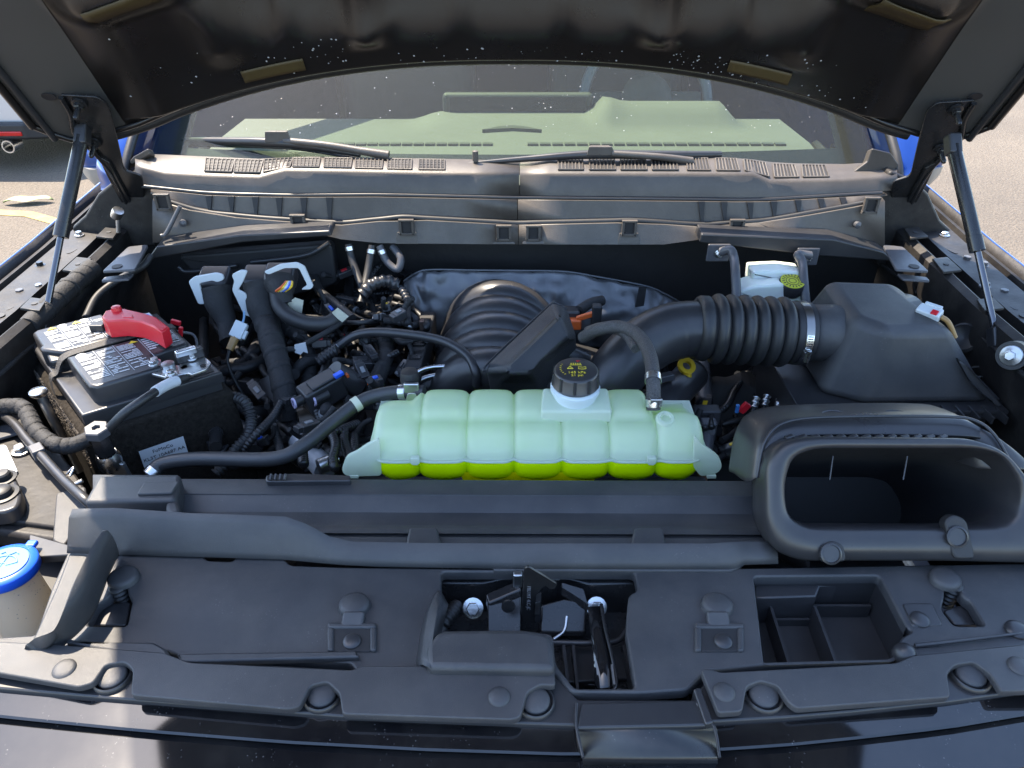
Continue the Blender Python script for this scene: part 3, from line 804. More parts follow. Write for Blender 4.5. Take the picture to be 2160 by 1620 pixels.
def cowl():
    t = thing("cowl_cover", "long black plastic cowl cover with grille vents below the windshield", "cowl cover", (0, 1.42, 1.1))
    lip = [(283, 348), (345, 364), (450, 370), (545, 373), (600, 358), (720, 360), (900, 364), (1100, 365), (1440, 366), (1590, 367), (1625, 382), (1780, 379), (1895, 370)]
    lipb = [(300, 390), (440, 405), (600, 409), (800, 408), (1090, 414), (1440, 417), (1600, 419), (1860, 404), (1895, 400)]
    back = [(283, 322), (345, 326), (545, 335), (640, 330), (1000, 336), (1100, 342), (1150, 332), (1440, 330), (1560, 332), (1640, 344), (1780, 346), (1895, 340)]
    xs = [283, 300, 320, 345, 380, 450, 520, 545, 560, 580, 600, 660, 720, 800, 900, 1000, 1095.2]
    xs2 = [1096.4, 1160, 1250, 1350, 1440, 1520, 1590, 1600, 1612, 1625, 1680, 1780, 1850, 1895]
    for nm, X in (("top_panel", xs), ("top_panel", xs2)):
        rows = [[], [], [], [], [], []]
        for x in X:
            pb = PY(x, interp(back, x), 1.492); pb.z = min(pb.z, 1.235)
            pt = PY(x, interp(lip, x), 1.415)
            pl = PY(x, interp(lipb, x), 1.408)
            rows[0].append(pb + Vector((0, 0.03, -0.035))); rows[1].append(pb)
            rows[2].append(pt + Vector((0, 0.006, 0.0005))); rows[3].append(pt + Vector((0, 0, -0.005)))
            rows[4].append(pl); rows[5].append(pl + Vector((0, 0.05, 0.0)))
        MB().loft(rows, cap=False, close=False).build(nm, M_cowl, t, smooth=50, solid=0.0025)
    # rolled bead below the lip
    tube("lip_bead", [PY(x, interp(lipb, x) + 3, 1.404) for x in range(300, 1900, 60)], 0.004, M_plast2, t, res=8, n=3)
    # vents: frame quad with slats, set 2 mm proud of the top face
    def ptop(x, f):
        a = PY(x, interp(lip, x), 1.415); b = PY(x, interp(back, x), 1.492); b.z = min(b.z, 1.235)
        return a.lerp(b, f)
    def vent(px0, px1, lean, n, mesh):
        v = []
        q = [ptop(px0, 0.16), ptop(px1, 0.16), ptop(px1 - lean, 0.86), ptop(px0 - lean * 0.4, 0.86)]
        up = Vector((0, -0.15, 1)).normalized()
        o = MB().prism([p + up * 0.0012 for p in q], up * -0.001).build("vent_opening", M_ink, t)
        fr = MB()
        for i in range(4): fr.tube([q[i] + up * 0.002, q[(i + 1) % 4] + up * 0.002], 0.0016, 6)
        for i in range(1, n):
            a = q[0].lerp(q[1], i / n); b = q[3].lerp(q[2], i / n); fr.tube([a + up * 0.002, b + up * 0.002], 0.0016, 6)
        if mesh:
            for i in range(1, 4):
                a = q[0].lerp(q[3], i / 4); b = q[1].lerp(q[2], i / 4); fr.tube([a + up * 0.0015, b + up * 0.0015], 0.0009, 6)
        fr.build("vent_grille", M_cowl, o, smooth=60)
    for a, b, l in ((432, 488, -8), (494, 548, -8), (556, 612, -6), (618, 672, -4), (684, 740, -3), (750, 806, -2), (818, 868, -1), (884, 938, 0)):
        vent(a, b, l, 7, True)
    for a, b, l in ((1178, 1230, 2), (1244, 1298, 3), (1310, 1364, 4), (1376, 1430, 5), (1450, 1498, 6), (1512, 1560, 7), (1572, 1622, 8), (1634, 1684, 8), (1694, 1748, 8)):
        vent(a, b, l, 7, False)
    # upright panel below the lip, in two halves
    mid = [(318, 412), (430, 445), (550, 457), (720, 468), (850, 455), (1090, 468), (1340, 462), (1480, 472), (1620, 462), (1800, 430), (1872, 415)]
    for X in ([318, 380, 430, 490, 550, 640, 720, 790, 850, 970, 1091], [1092.5, 1200, 1340, 1410, 1480, 1550, 1620, 1710, 1800, 1872]):
        rows = [[PY(x, interp(lipb, x) + 6, 1.402) + Vector((0, 0.02, 0)) for x in X], [PY(x, interp(lipb, x) + 8, 1.396) for x in X],
                [PY(x, interp(mid, x) - 3, 1.388) for x in X], [PY(x, interp(mid, x) + 2, 1.39) + Vector((0, 0.025, 0.004)) for x in X]]
        MB().loft(rows, cap=False, close=False).build("upright_panel", M_cowl, t, smooth=50, solid=0.002)
    # tapered black wedges painting the ribs' shadows on the upright panel
    for px in (440, 487, 538, 588, 640, 694, 1480, 1528, 1583, 1633, 1684, 1732, 1778):
        y0, y1 = interp(lipb, px) + 8, interp(mid, px) - 2
        sgn = 1 if px < 1090 else -1
        if y1 - y0 < 10: continue
        lp = [PY(px - 7, y0, 1.3915), PY(px + 7, y0, 1.3915), PY(px + 4 , y1, 1.3835), PY(px - 1, y1, 1.3835)]
        MB().prism(lp, (0, 0.004, 0)).build("rib_shadow", M_ink, t)
    # rubber seal bulging between upright panel and lower lip
    tube("seal_bead", [PY(x, interp(mid, x) + 3, 1.380) for x in range(330, 1872, 40)], 0.0055, M_rubber, t, res=8, n=3)
    low = [(330, 512), (690, 498), (720, 505), (800, 513), (1090, 516), (1400, 516), (1480, 505), (1520, 495), (1850, 520)]
    for X in ([322, 400, 500, 600, 690, 720, 800, 900, 1000, 1093], [1094.5, 1200, 1300, 1400, 1480, 1520, 1600, 1700, 1800, 1866]):
        rows = [[PY(x, interp(mid, x) + 5, 1.376) + Vector((0, 0.02, 0.0)) for x in X], [PY(x, interp(mid, x) + 9, 1.372) for x in X],
                [PY(x, interp(low, x) - 2, 1.360) for x in X], [PY(x, interp(low, x) + 3, 1.36) + Vector((0, 0.03, 0)) for x in X]]
        MB().loft(rows, cap=False, close=False).build("lower_lip", M_cowl, t, smooth=50, solid=0.002)
    # square clips hanging on the lower lip
    for px, py in ((858, 478), (1063, 490), (1125, 490), (1327, 480), (630, 468), (1553, 478), (345, 425), (1836, 432)):
        y = 1.364; c = PY(px, py, y)
        mb = MB()
        for dx in (-0.012, 0.012): mb.box(c + Vector((dx, -0.003, 0)), (0.005, 0.008, 0.030))
        mb.box(c + Vector((0, -0.003, -0.014)), (0.030, 0.008, 0.006)); mb.box(c + Vector((0, -0.003, 0.014)), (0.030, 0.008, 0.004))
        cl = mb.build("clip", M_cowl, t, bevel=0.001)
        MB().box(c + Vector((0, 0.0, 0)), (0.02, 0.004, 0.024)).build("clip_slot", M_ink, cl)
        if 800 < px < 1400:
            lp = [PY(px - 20, py + 12, y - 0.001), PY(px + 20, py + 12, y - 0.001), PY(px + 24, 515, y - 0.006), PY(px - 24, 515, y - 0.006)]
            MB().prism(lp, (0, 0.004, 0)).build("clip_tongue", M_cowl, cl, bevel=0.001)
    # end caps where the cowl meets the pillars
    for s in (-1, 1):
        lp = YL([(283, 345), (262, 352), (280, 330), (312, 312), (318, 326)], 1.46) if s < 0 else YL([(1895, 370), (1905, 358), (1880, 322), (1840, 312), (1830, 340), (1800, 362)], 1.45)
        MB().prism(lp, (0, 0.02, -0.01)).build("end_cap", M_cowl, t, bevel=0.003)
    # grey pressed shelves under the cowl ends
    for nm, L in (("cowl_shelf", [(330, 520), (505, 496), (695, 487), (700, 498), (510, 512), (330, 545), (310, 548)]), ("cowl_shelf", [(1480, 494), (1760, 505), (1865, 532), (1890, 552), (1700, 538), (1475, 512)])):
        MB().prism(YL(L, 1.315), (0, 0.045, 0.004)).build(nm, M_plast2, t, bevel=0.003)
    # thin link rods hooked on the ends
    tube("link_rod", YL([(380, 435, 1.35), (352, 490, 1.335), (340, 498, 1.33)]), 0.004, M_greyp, t)
    for a, b in ((386, 470), (1808, 474)):
        MB().lathe([(0, -0.008), (0.006, -0.004), (0.007, 0.004), (0, 0.009)], PY(a, b, 1.358), (0.3, -1, 0), 14).build("rubber_bump", M_greyp, t)
cowl()

# ================================================================== wipers
def wipers():
    t = thing("wiper", "left wiper blade and arm resting on the glass", "wiper", PY(570, 300, 1.55))
    p = YL([(362, 296, 1.60), (470, 298, 1.56), (560, 300, 1.53), (640, 306, 1.515), (760, 326, 1.50)])
    tube("blade", p, [0.006, 0.009, 0.010, 0.009, 0.006], M_plast2, t, res=8)
    tube("rubber_edge", [q + Vector((0, 0.004, -0.011)) for q in p], 0.003, M_rubber, t, res=6)
    tube("arm", YL([(600, 297, 1.52), (680, 305, 1.50), (760, 318, 1.49), (820, 328, 1.485)]), [0.007, 0.007, 0.008, 0.010], M_cowl, t, res=8)
    c = PY(585, 290, 1.515)
    MB().loft([[c + Vector((dx * k, dq, dz * k)) for dx, _y, dz in ((-0.028, 0, -0.010), (0.028, 0, -0.012), (0.022, 0.0, 0.012), (-0.024, 0, 0.012))] for dq, k in ((0.0, 1), (0.018, 0.8))]).build("blade_holder", M_cowl, t, bevel=0.002)
    MB().lathe([(0, 0), (0.008, 0), (0.008, 0.01), (0, 0.012)], PY(366, 293, 1.60), (-1, -0.2, 0), 12).build("end_cap", M_cowl, t)
    t = thing("wiper", "right wiper blade and arm low behind the cowl vents", "wiper", PY(1260, 325, 1.5))
    p = YL([(975, 346, 1.475), (1100, 336, 1.475), (1245, 326, 1.47), (1400, 327, 1.475), (1520, 326, 1.50)])
    tube("blade", p, [0.003, 0.006, 0.009, 0.009, 0.007], M_plast2, t, res=8)
    c = PY(1265, 320, 1.46)
    MB().loft([[c + Vector((dx * k, dq, dz * k)) for dx, _y, dz in ((-0.026, 0, -0.008), (0.034, 0, -0.008), (0.024, 0.0, 0.010), (-0.022, 0, 0.010))] for dq, k in ((0.0, 1), (0.018, 0.8))]).build("blade_holder", M_cowl, t, bevel=0.002)
    tube("arm", YL([(1290, 324, 1.462), (1390, 331, 1.46), (1460, 340, 1.462)]), [0.006, 0.007, 0.008], M_cowl, t, res=8)
    MB().lathe([(0, 0), (0.006, 0), (0.006, 0.02), (0, 0.022)], PY(1003, 340, 1.47), (0, 0, 1), 10).build("end_cap", M_cowl, t)
wipers()

# ================================================================== radiator cover (rear of the two front covers)
def radiator_cover():
    t = thing("radiator_cover", "stepped black plastic cover between coolant tank and front panel", "radiator cover", (0, 0.65, 1.0))
    X = [196, 240, 375, 380, 500, 700, 900, 1100, 1300, 1500, 1600, 1640]
    rows = [(1030, 0.98), (1013, 1.044), (1014, 1.047), (1044, 1.047), (1047, 1.0455), (1079, 1.038), (1082, 1.037), (1108, 1.037), (1111, 1.043), (1120, 1.045), (1126, 1.045), (1128, 1.040), (1132, 1.040), (1134, 1.045), (1146, 1.045), (1149, 1.038), (1165, 1.036)]
    L = []
    for py, z in rows:
        L.append([PZ(x, py - (8 if x < 378 and py < 1020 else 0) - (1090 - x) * 0.004, z) for x in X])
    # slanted left end
    for r_ in L: r_[0] = r_[0] + Vector((-0.012 * (r_[1].y < 0.66), 0, 0))
    MB().loft(L, cap=False, close=False).build("cover", M_plast, t, smooth=35, solid=0.003)
    # raised block at the left end, with its pressed pocket
    top = ZL(rp([(208, 1002), (382, 1000), (372, 1050), (362, 1056), (176, 1058)], 8), 1.068)
    b = plate("end_block", top, M_plast, t, depth=(0, 0, -0.045), bevel=0.005, seg=3)
    a = ZL(rp([(303, 1017), (378, 1015), (362, 1040), (288, 1042)], 5), 1.0715)
    plate("pressed_pad", a, M_plast, b, depth=(0, 0, -0.004), bevel=0.0015)
    a = ZL(rp([(352, 1050), (372, 1046), (380, 1078), (360, 1086), (348, 1075)], 6), 1.064)
    plate("end_rib", a, M_plast, b, depth=(0, 0, -0.03), bevel=0.004, seg=3)
    # two saddle clips on the ridges
    for x0 in (857, 1332):
        a = ZL(rp([(x0 + 6, 1111), (x0 + 66, 1111), (x0 + 74, 1150), (x0 - 2, 1150)], 8), 1.052)
        plate("saddle_clip", a, M_plast, t, depth=(0, 0, -0.015), bevel=0.003, seg=3)
    zplate("back_tab", [(560, 1002), (620, 998), (740, 1002), (740, 1014), (560, 1016)], 1.054, M_plast2, t, th=0.012)
    mb = MB()
    for i in range(4): mb.tube([PZ(570 + i * 10, 1012, 1.056), PZ(572 + i * 10, 1000, 1.060)], 0.0018, 6)
    mb.build("tab_ribs", M_plast2, t)
radiator_cover()

# ================================================================== front panel (sight shield)
def dome(name, c, r, parent, m=None, h=None):
    h = h or r * 0.25
    return MB().lathe([(0, -0.004), (r, -0.004), (r * 1.0, 0), (r * 0.93, h * 0.35), (r * 0.75, h * 0.68), (r * 0.45, h * 0.92), (0.0, h)], c, (0, -0.1, 1), 28).build(name, m or M_plast, parent, smooth=60)

def front_panel():
    t = thing("front_panel", "wide grained black plastic panel with push pins along the front", "front panel", (0, 0.48, 1.0))
    ZF = 1.05
    outer = [(150, 1157), (425, 1165), (435, 1182), (492, 1184), (502, 1168), (596, 1170), (610, 1192), (720, 1196), (1090, 1199), (1500, 1199), (1640, 1197), (1900, 1192), (2160, 1188), (2300, 1184), (2300, 1360), (2160, 1366),
             (1930, 1385), (1895, 1382), (1880, 1395), (1620, 1402), (1490, 1415), (1450, 1455), (1345, 1462), (1205, 1460), (1170, 1420), (760, 1425), (740, 1398), (390, 1385), (350, 1372), (60, 1365), (75, 1335), (118, 1240)]
    latch = [(930, 1206), (1338, 1206), (1346, 1246), (1326, 1254), (1320, 1330), (1340, 1452), (1212, 1452), (1172, 1400), (1166, 1338), (1100, 1328), (935, 1330)]
    holeL = [(234, 1256), (240, 1228), (266, 1228), (271, 1256), (279, 1264), (268, 1321), (182, 1320), (206, 1272)]
    holeR = [(1992, 1262), (1993, 1228), (2018, 1225), (2028, 1256), (2046, 1268), (2078, 1320), (2012, 1320), (1985, 1285)]
    tray = [(1590, 1216), (1855, 1214), (1912, 1322), (1925, 1332), (1900, 1345), (1885, 1392), (1612, 1400)]
    slot = [(380, 1389), (742, 1394), (744, 1380), (384, 1376)]
    zplate("floor", outer, ZF, M_plast, t, holes=[latch, holeL, holeR, tray], th=0.012, r=10, hr=10, bevel=0.002, seg=2)
    # standing rear lip
    base = [(150, 1158), (430, 1166), (600, 1171), (720, 1182), (800, 1186), (1090, 1191), (1500, 1191), (1545, 1190), (1565, 1182), (1636, 1180)]
    top = [(150, 1083), (238, 1081), (400, 1092), (600, 1099), (640, 1113), (690, 1140), (740, 1152), (900, 1155), (1090, 1156), (1500, 1156), (1560, 1152), (1636, 1152)]
    X = [150, 200, 238, 300, 400, 500, 600, 620, 640, 665, 690, 715, 740, 800, 900, 1090, 1300, 1500, 1530, 1545, 1565, 1600, 1636]
    rows = [[], [], [], [], []]
    for x in X:
        b = PZ(x, interp(base, x), ZF + 0.001); tp = PY(x, interp(top, x), b.y + 0.008)
        rows[0].append(b + Vector((0, -0.006, 0.0))); rows[1].append(b + Vector((0, -0.001, 0.006))); rows[2].append(tp + Vector((0, -0.003, -0.003))); rows[3].append(tp + Vector((0, 0.003, 0)))
        rows[4].append(Vector((tp.x, tp.y + 0.012, min(tp.z - 0.01, 1.045))))
    lp = MB().loft(rows, cap=False, close=False).build("rear_lip", M_plast, t, smooth=60, solid=0.003)
    MB().loft([[PZ(238, 1080, 1.099), PZ(300, 1088, 1.099), PZ(290, 1096, 1.095), PZ(245, 1092, 1.096)], [PZ(238, 1080, 1.094), PZ(300, 1088, 1.094), PZ(290, 1096, 1.09), PZ(245, 1092, 1.091)]]).build("torn_seam", M_plast, lp, bevel=0.001)
    # steps against the lip
    zplate("lip_step", [(1040, 1192), (1545, 1190), (1575, 1180), (1560, 1196), (1540, 1204), (1040, 1203)], 1.053, M_plast, t, th=0.006, r=5)
    # tall folded flap on the left
    spine = ZL([(215, 1106), (188, 1142), (165, 1190), (150, 1222), (132, 1272), (110, 1318), (72, 1340), (52, 1348)], 0)
    spine = [PZ(a, b, z) for a, b, z in ((214, 1107, 1.115), (190, 1142, 1.116), (165, 1190, 1.114), (150, 1222, 1.112), (130, 1275, 1.106), (108, 1322, 1.092), (74, 1338, 1.080), (52, 1348, 1.074))]
    foot = [PZ(a, b, 1.051) for a, b in ((256, 1172), (246, 1190), (232, 1222), (222, 1250), (200, 1300), (172, 1335), (140, 1362), (92, 1400))]
    mid_ = [PZ(a, b, z) for a, b, z in ((240, 1122, 1.104), (222, 1160, 1.10), (195, 1210, 1.098), (186, 1245, 1.092), (165, 1292, 1.082), (130, 1340, 1.07), (100, 1356, 1.062), (66, 1376, 1.056))]
    left_ = [s_ + Vector((-0.012, 0.002, -0.03)) for s_ in spine]
    S5 = lambda q: spline(q, 4)
    MB().loft([S5(left_), S5(spine), S5(mid_), S5(foot)], cap=False, close=False).build("side_flap", M_plast, t, smooth=60, solid=0.003, sub=1)
    # ledge left of the flap
    zplate("side_ledge", [(150, 1150), (190, 1140), (120, 1300), (75, 1362), (-80, 1372), (-80, 1350), (75, 1340), (110, 1240)], 1.035, M_plast, t, th=0.01)
    # arched housings over the hood bump stops
    def arch(cx, cy, s, hole):
        c = PZ(cx, cy, ZF); loops = []
        for k, (rr, hh) in enumerate(((0.0165, 0.0), (0.0158, 0.004), (0.0145, 0.0065), (0.011, 0.0078), (0.0005, 0.008))):
            loops.append([c + Vector((rr * math.cos(w), rr * 0.95 * math.sin(w), hh)) for w in [2 * math.pi * i / 24 for i in range(24)]])
        MB().loft(loops, cap=False).build("bump_housing", M_plast, t, smooth=60)
    arch(262, 1222, 1, None); arch(1992, 1225, 1, None); arch(748, 1280, 1, None); arch(1512, 1280, 1, None)
    # rubber bump stop inside the two keyhole openings
    for cx, cy in ((255, 1250), (2006, 1245)):
        c = PZ(cx, cy, 1.04)
        corrugated("bump_stop", [c + Vector((0, 0, -0.02)), c + Vector((0, -0.002, 0.012))], 0.009, M_rubber, t, pitch=0.006, amp=0.3)
    for px in ([(184, 1318), (210, 1276), (276, 1268), (266, 1320)], [(1988, 1288), (2040, 1272), (2076, 1318), (2014, 1318)]):
        zplate("keyhole_floor", px, 1.036, M_plast2, t, th=0.003)
    # clip towers: sloping tongue below the housing, square pocket, pin
    for cx in (748, 1512):
        s = 1 if cx < 1000 else 0
        off = -6 if s else 6
        tong = [PZ(cx - 24 + off * 0.3, 1287, 1.060), PZ(cx + 24 + off * 0.3, 1287, 1.060), PZ(cx + 24 + off * 1.2, 1325, 1.052), PZ(cx - 24 + off * 1.2, 1325, 1.052)]
        MB().prism(tong, (0, 0, -0.012)).build("clip_tongue", M_plast, t, bevel=0.003)
        for dx0, dx1, y0, y1 in ((-52, -38, 1322, 1372), (38, 52, 1322, 1372), (-52, 52, 1312, 1324)):
            a = ZL(rp([(cx + off + dx0, y0), (cx + off + dx1, y0), (cx + off + dx1, y1), (cx + off + dx0, y1)], 5), 1.0535)
            plate("pocket_rim", a, M_plast, t, depth=(0, 0, -0.008), bevel=0.002)
        zplate("pocket_floor", [(cx + off - 40, 1324), (cx + off + 40, 1324), (cx + off + 40, 1374), (cx + off - 40, 1374)], 1.0515, M_plastd, t, th=0.004, r=4, bevel=0.0006)
        dome("push_pin", PZ(cx + off + (0 if s else 8), 1352, 1.053), 0.0088, t, M_plast2)
    # right-hand pockets
    zplate("pocket_floor", [(1902, 1272), (1968, 1272), (1990, 1318), (1925, 1322)], 1.0512, M_plast2, t, th=0.003)
    dome("push_pin", PZ(1941, 1306, 1.052), 0.0095, t, M_plast2)
    dome("push_pin", PZ(2146, 1328, 1.052), 0.011, t, M_plast2)
    # left front raised wedge and front strips
    zplate("wedge", [(135, 1352), (325, 1353), (352, 1368), (360, 1385), (340, 1388), (200, 1368)], 1.058, M_plast, t, th=0.008, r=8, bevel=0.003)
    zplate("front_edge_bar", [(372, 1378), (752, 1372), (758, 1386), (380, 1396)], 1.056, M_plast, t, th=0.007, r=4, bevel=0.002)
    stripL = [(-80, 1350), (95, 1357), (345, 1376), (400, 1397), (745, 1413), (760, 1404), (1168, 1404), (1172, 1446), (1140, 1444), (1112, 1460), (1098, 1512), (1080, 1518), (722, 1506), (716, 1462), (690, 1438), (655, 1446), (632, 1490), (610, 1496), (276, 1466), (280, 1412), (262, 1396), (222, 1402), (196, 1440), (165, 1449), (0, 1420), (-80, 1405)]
    zplate("front_strip", stripL, 1.060, M_plast, t, th=0.007, r=9, bevel=0.0013, seg=2)
    stripR = [(1478, 1412), (1500, 1410), (1518, 1418), (1890, 1398), (1925, 1382), (2300, 1345), (2300, 1452), (2112, 1458), (2088, 1420), (2055, 1396), (2015, 1402), (1998, 1420), (2005, 1470), (1680, 1494), (1662, 1480), (1640, 1446), (1605, 1436), (1575, 1448), (1566, 1500), (1515, 1504)]
    zplate("front_strip", stripR, 1.060, M_plast, t, th=0.007, r=9, bevel=0.0013, seg=2)
    # raised block left of the latch with a rounded flank
    v = []
    a = ZL(rp([(900, 1408), (898, 1360), (925, 1328), (1105, 1326), (1160, 1336), (1168, 1360), (1172, 1412)], 14), 1.070)
    plate("latch_guard", a, M_plast, t, depth=(0, 0, -0.018), bevel=0.006, seg=4)
    fl = [PZ(a_, b_, 1.0505) for a_, b_ in ((918, 1252), (898, 1290), (886, 1340), (876, 1408))]
    fr = [PZ(a_, b_, z_) for a_, b_, z_ in ((932, 1250, 1.056), (922, 1290, 1.064), (914, 1340, 1.069), (906, 1408, 1.069))]
    MB().loft([spline(fl, 4), [p.lerp(q, 0.45) + Vector((0, 0, 0.005)) for p, q in zip(spline(fl, 4), spline(fr, 4))], spline(fr, 4), [p + Vector((0.006, 0, -0.018)) for p in spline(fr, 4)]], cap=False, close=False).build("guard_flank", M_plast, t, smooth=70, solid=0.002)
    # lower base strip under the pins
    bf = [(-150, 1432), (0, 1452), (200, 1470), (400, 1486), (720, 1511), (1090, 1526), (1215, 1530), (1510, 1522), (1660, 1513), (1800, 1501), (2000, 1480), (2160, 1457), (2300, 1436)]
    loop = [(x, y) for x, y in bf] + [(2300, 1352), (1900, 1402), (1500, 1420), (1460, 1476), (1220, 1476), (1165, 1416), (740, 1412), (380, 1390), (100, 1362), (-150, 1350)]
    zplate("base_strip", loop, 1.047, M_plast2, t, th=0.006, r=3, bevel=0.0018)
    for cx, cy, rr in ((238, 1428, 0.0130), (680, 1467, 0.0130), (1130, 1481, 0.0130), (1610, 1468, 0.0132), (2046, 1425, 0.0135)):
        c = PZ(cx, cy, 1.049)
        MB().lathe([(rr * 1.35, -0.002), (rr * 1.35, 0.0015), (rr * 1.22, 0.003), (rr * 1.1, 0.0), (rr * 1.1, -0.002)], c, (0, 0, 1), 32).build("pin_seat", M_plast2, t, smooth=60)
        dome("push_pin", c + Vector((0, 0, 0.003)), rr, t, M_plast)
    for cx, cy, rr in ((135, 1411, 0.0105), (1053, 1470, 0.0100), (1528, 1460, 0.0098), (2150, 1405, 0.010)):
        dome("push_pin", PZ(cx, cy, 1.0605), rr, t, M_plast, h=rr * 0.3)
    # open tray at the right: walls, floor, dividers
    tr = [(1590, 1216), (1855, 1214), (1912, 1322), (1885, 1392), (1612, 1400)]
    up = ZL(tr, 1.049); lo = [p + Vector((0, 0, -0.10)) for p in up]
    MB().loft([up, lo], cap=False).build("tray_wall", M_plast2, t, solid=0.0)
    plate("tray_floor", [p + Vector((0, 0, -0.055)) for p in up], M_plast2, t, depth=(0, 0, -0.004), bevel=0)
    plate("tray_shelf", [p for p in ZL([(1592, 1222), (1850, 1220), (1856, 1232), (1730, 1236), (1722, 1258), (1592, 1262)], 1.034)], M_plast2, t, depth=(0, 0, -0.05), bevel=0.002)
    for a, b, z in (((1623, 1278), (1668, 1420), 1.020), ((1716, 1278), (1766, 1412), 1.024)):
        p, q = PZ(*a, z), PZ(*b, z)
        MB().prism([p, q, q + Vector((0, 0, -0.05)), p + Vector((0, 0, -0.05))], (0.003, 0, 0)).build("tray_divider", M_plast2, t)
    for a, b, z in (((1628, 1308), (1722, 1308), 1.004), ((1716, 1279), (1838, 1279), 1.012)):
        p, q = PZ(*a, z), PZ(*b, z)
        MB().prism([p, q, q + Vector((0, 0, -0.04)), p + Vector((0, 0, -0.04))], (0, 0.003, 0)).build("tray_divider", M_plast2, t)
    # rounded boss and ridge at the tray's front right corner
    c = PZ(1908, 1380, 1.052)
    dome("boss", c, 0.011, t, M_plast2, h=0.010)
    tube("ridge", ZL([(1930, 1362, 1.052), (2020, 1352, 1.054), (2160, 1335, 1.053)]), [0.0022, 0.0018, 0.0014], M_plast, t)
front_panel()

# ================================================================== grille top trim
def grille():
    t = thing("grille_trim", "gloss black grille trim with raised middle block at the bottom", "grille trim", (0, 0.37, 0.8))
    l0 = [(-150, 1436), (0, 1456), (200, 1474), (400, 1490), (720, 1515), (1090, 1530), (1215, 1534), (1510, 1526), (1660, 1517), (1800, 1505), (2000, 1484), (2160, 1461), (2300, 1440)]
    l1 = [(-150, 1490), (0, 1512), (300, 1542), (600, 1566), (900, 1582), (1215, 1592), (1510, 1582), (1660, 1572), (1800, 1558), (2000, 1535), (2160, 1508), (2300, 1485)]
    X = list(range(-150, 2301, 70))
    rows = []
    def row(tab, z, dy=0, dpy=0): return [PZ(x, interp(tab, x) + dpy, z) + Vector((0, dy, 0)) for x in X]
    rows = [row(l0, 1.030, 0.03), row(l0, 1.0425, 0.004), row(l0, 1.0415, 0.0, 3), row(l1, 1.0400, 0, -4), row(l1, 1.0385, -0.001), row(l1, 1.0335, 0.003, 3)]
    MB().loft(rows, cap=False, close=False).build("upper_band", M_gloss, t, smooth=12)
    r2 = [row(l1, 1.031, 0.003, 3), row(l1, 1.0325, 0.0, 5), row(l1, 1.0298, 0.0, 110), row(l1, 1.023, -0.002, 122), row(l1, 1.00, 0.004, 130), row(l1, 0.93, 0.02, 150)]
    MB().loft(r2, cap=False, close=False).build("lower_band", M_gloss, t, smooth=12)
    l3 = [[p + Vector((0, -0.01, -0.03)) for p in r2[-1]], [p + Vector((0, 0.0, -0.4)) for p in r2[-1]]]
    MB().loft([r2[-1]] + l3, cap=False, close=False).build("grille_face", M_plastd, t, smooth=45)
    # middle block
    a = ZL(rp([(1226, 1482), (1472, 1476), (1502, 1524), (1508, 1530), (1217, 1536)], 6), 1.052)
    cbk = plate("middle_block", a, M_plast2, t, depth=(0, 0, -0.03), bevel=0.002)
    rf = [[PZ(1217, 1534, 1.0505), PZ(1508, 1528, 1.0505)], [PZ(1216, 1540, 1.047) + Vector((0, -0.003, 0)), PZ(1512, 1534, 1.047) + Vector((0, -0.003, 0))], [PZ(1228, 1598, 1.0478), PZ(1512, 1594, 1.0478)], [PZ(1230, 1606, 1.042), PZ(1514, 1602, 1.042)], [PZ(1230, 1632, 1.01), PZ(1514, 1628, 1.01)]]
    MB().loft(rf, cap=False, close=False).build("block_face", mat("satin_black_block", (0.012, 0.012, 0.013), 0.30, rvar=0.08, dust=0.1, specks=0.6), cbk, smooth=12, solid=0.012)
    for x0, x1 in ((1216, 1230), (1506, 1518)):
        tube("chamfer_edge", [PZ(x0 if x0 < 1300 else 1470, 1484, 1.052), PZ(x0, 1534, 1.0505), PZ(x1, 1598, 1.0488)], 0.0014, M_plast2, cbk, n=6)
    # ribbed text strip at the block's right end
    p = PZ(1462, 1452, 1.056); q = PZ(1478, 1448, 1.056); r_ = PZ(1506, 1524, 1.055); s_ = PZ(1488, 1528, 1.055)
    MB().prism([p, q, r_, s_], (0, 0, -0.02)).build("side_step", M_plast2, cbk, bevel=0.002)
grille()

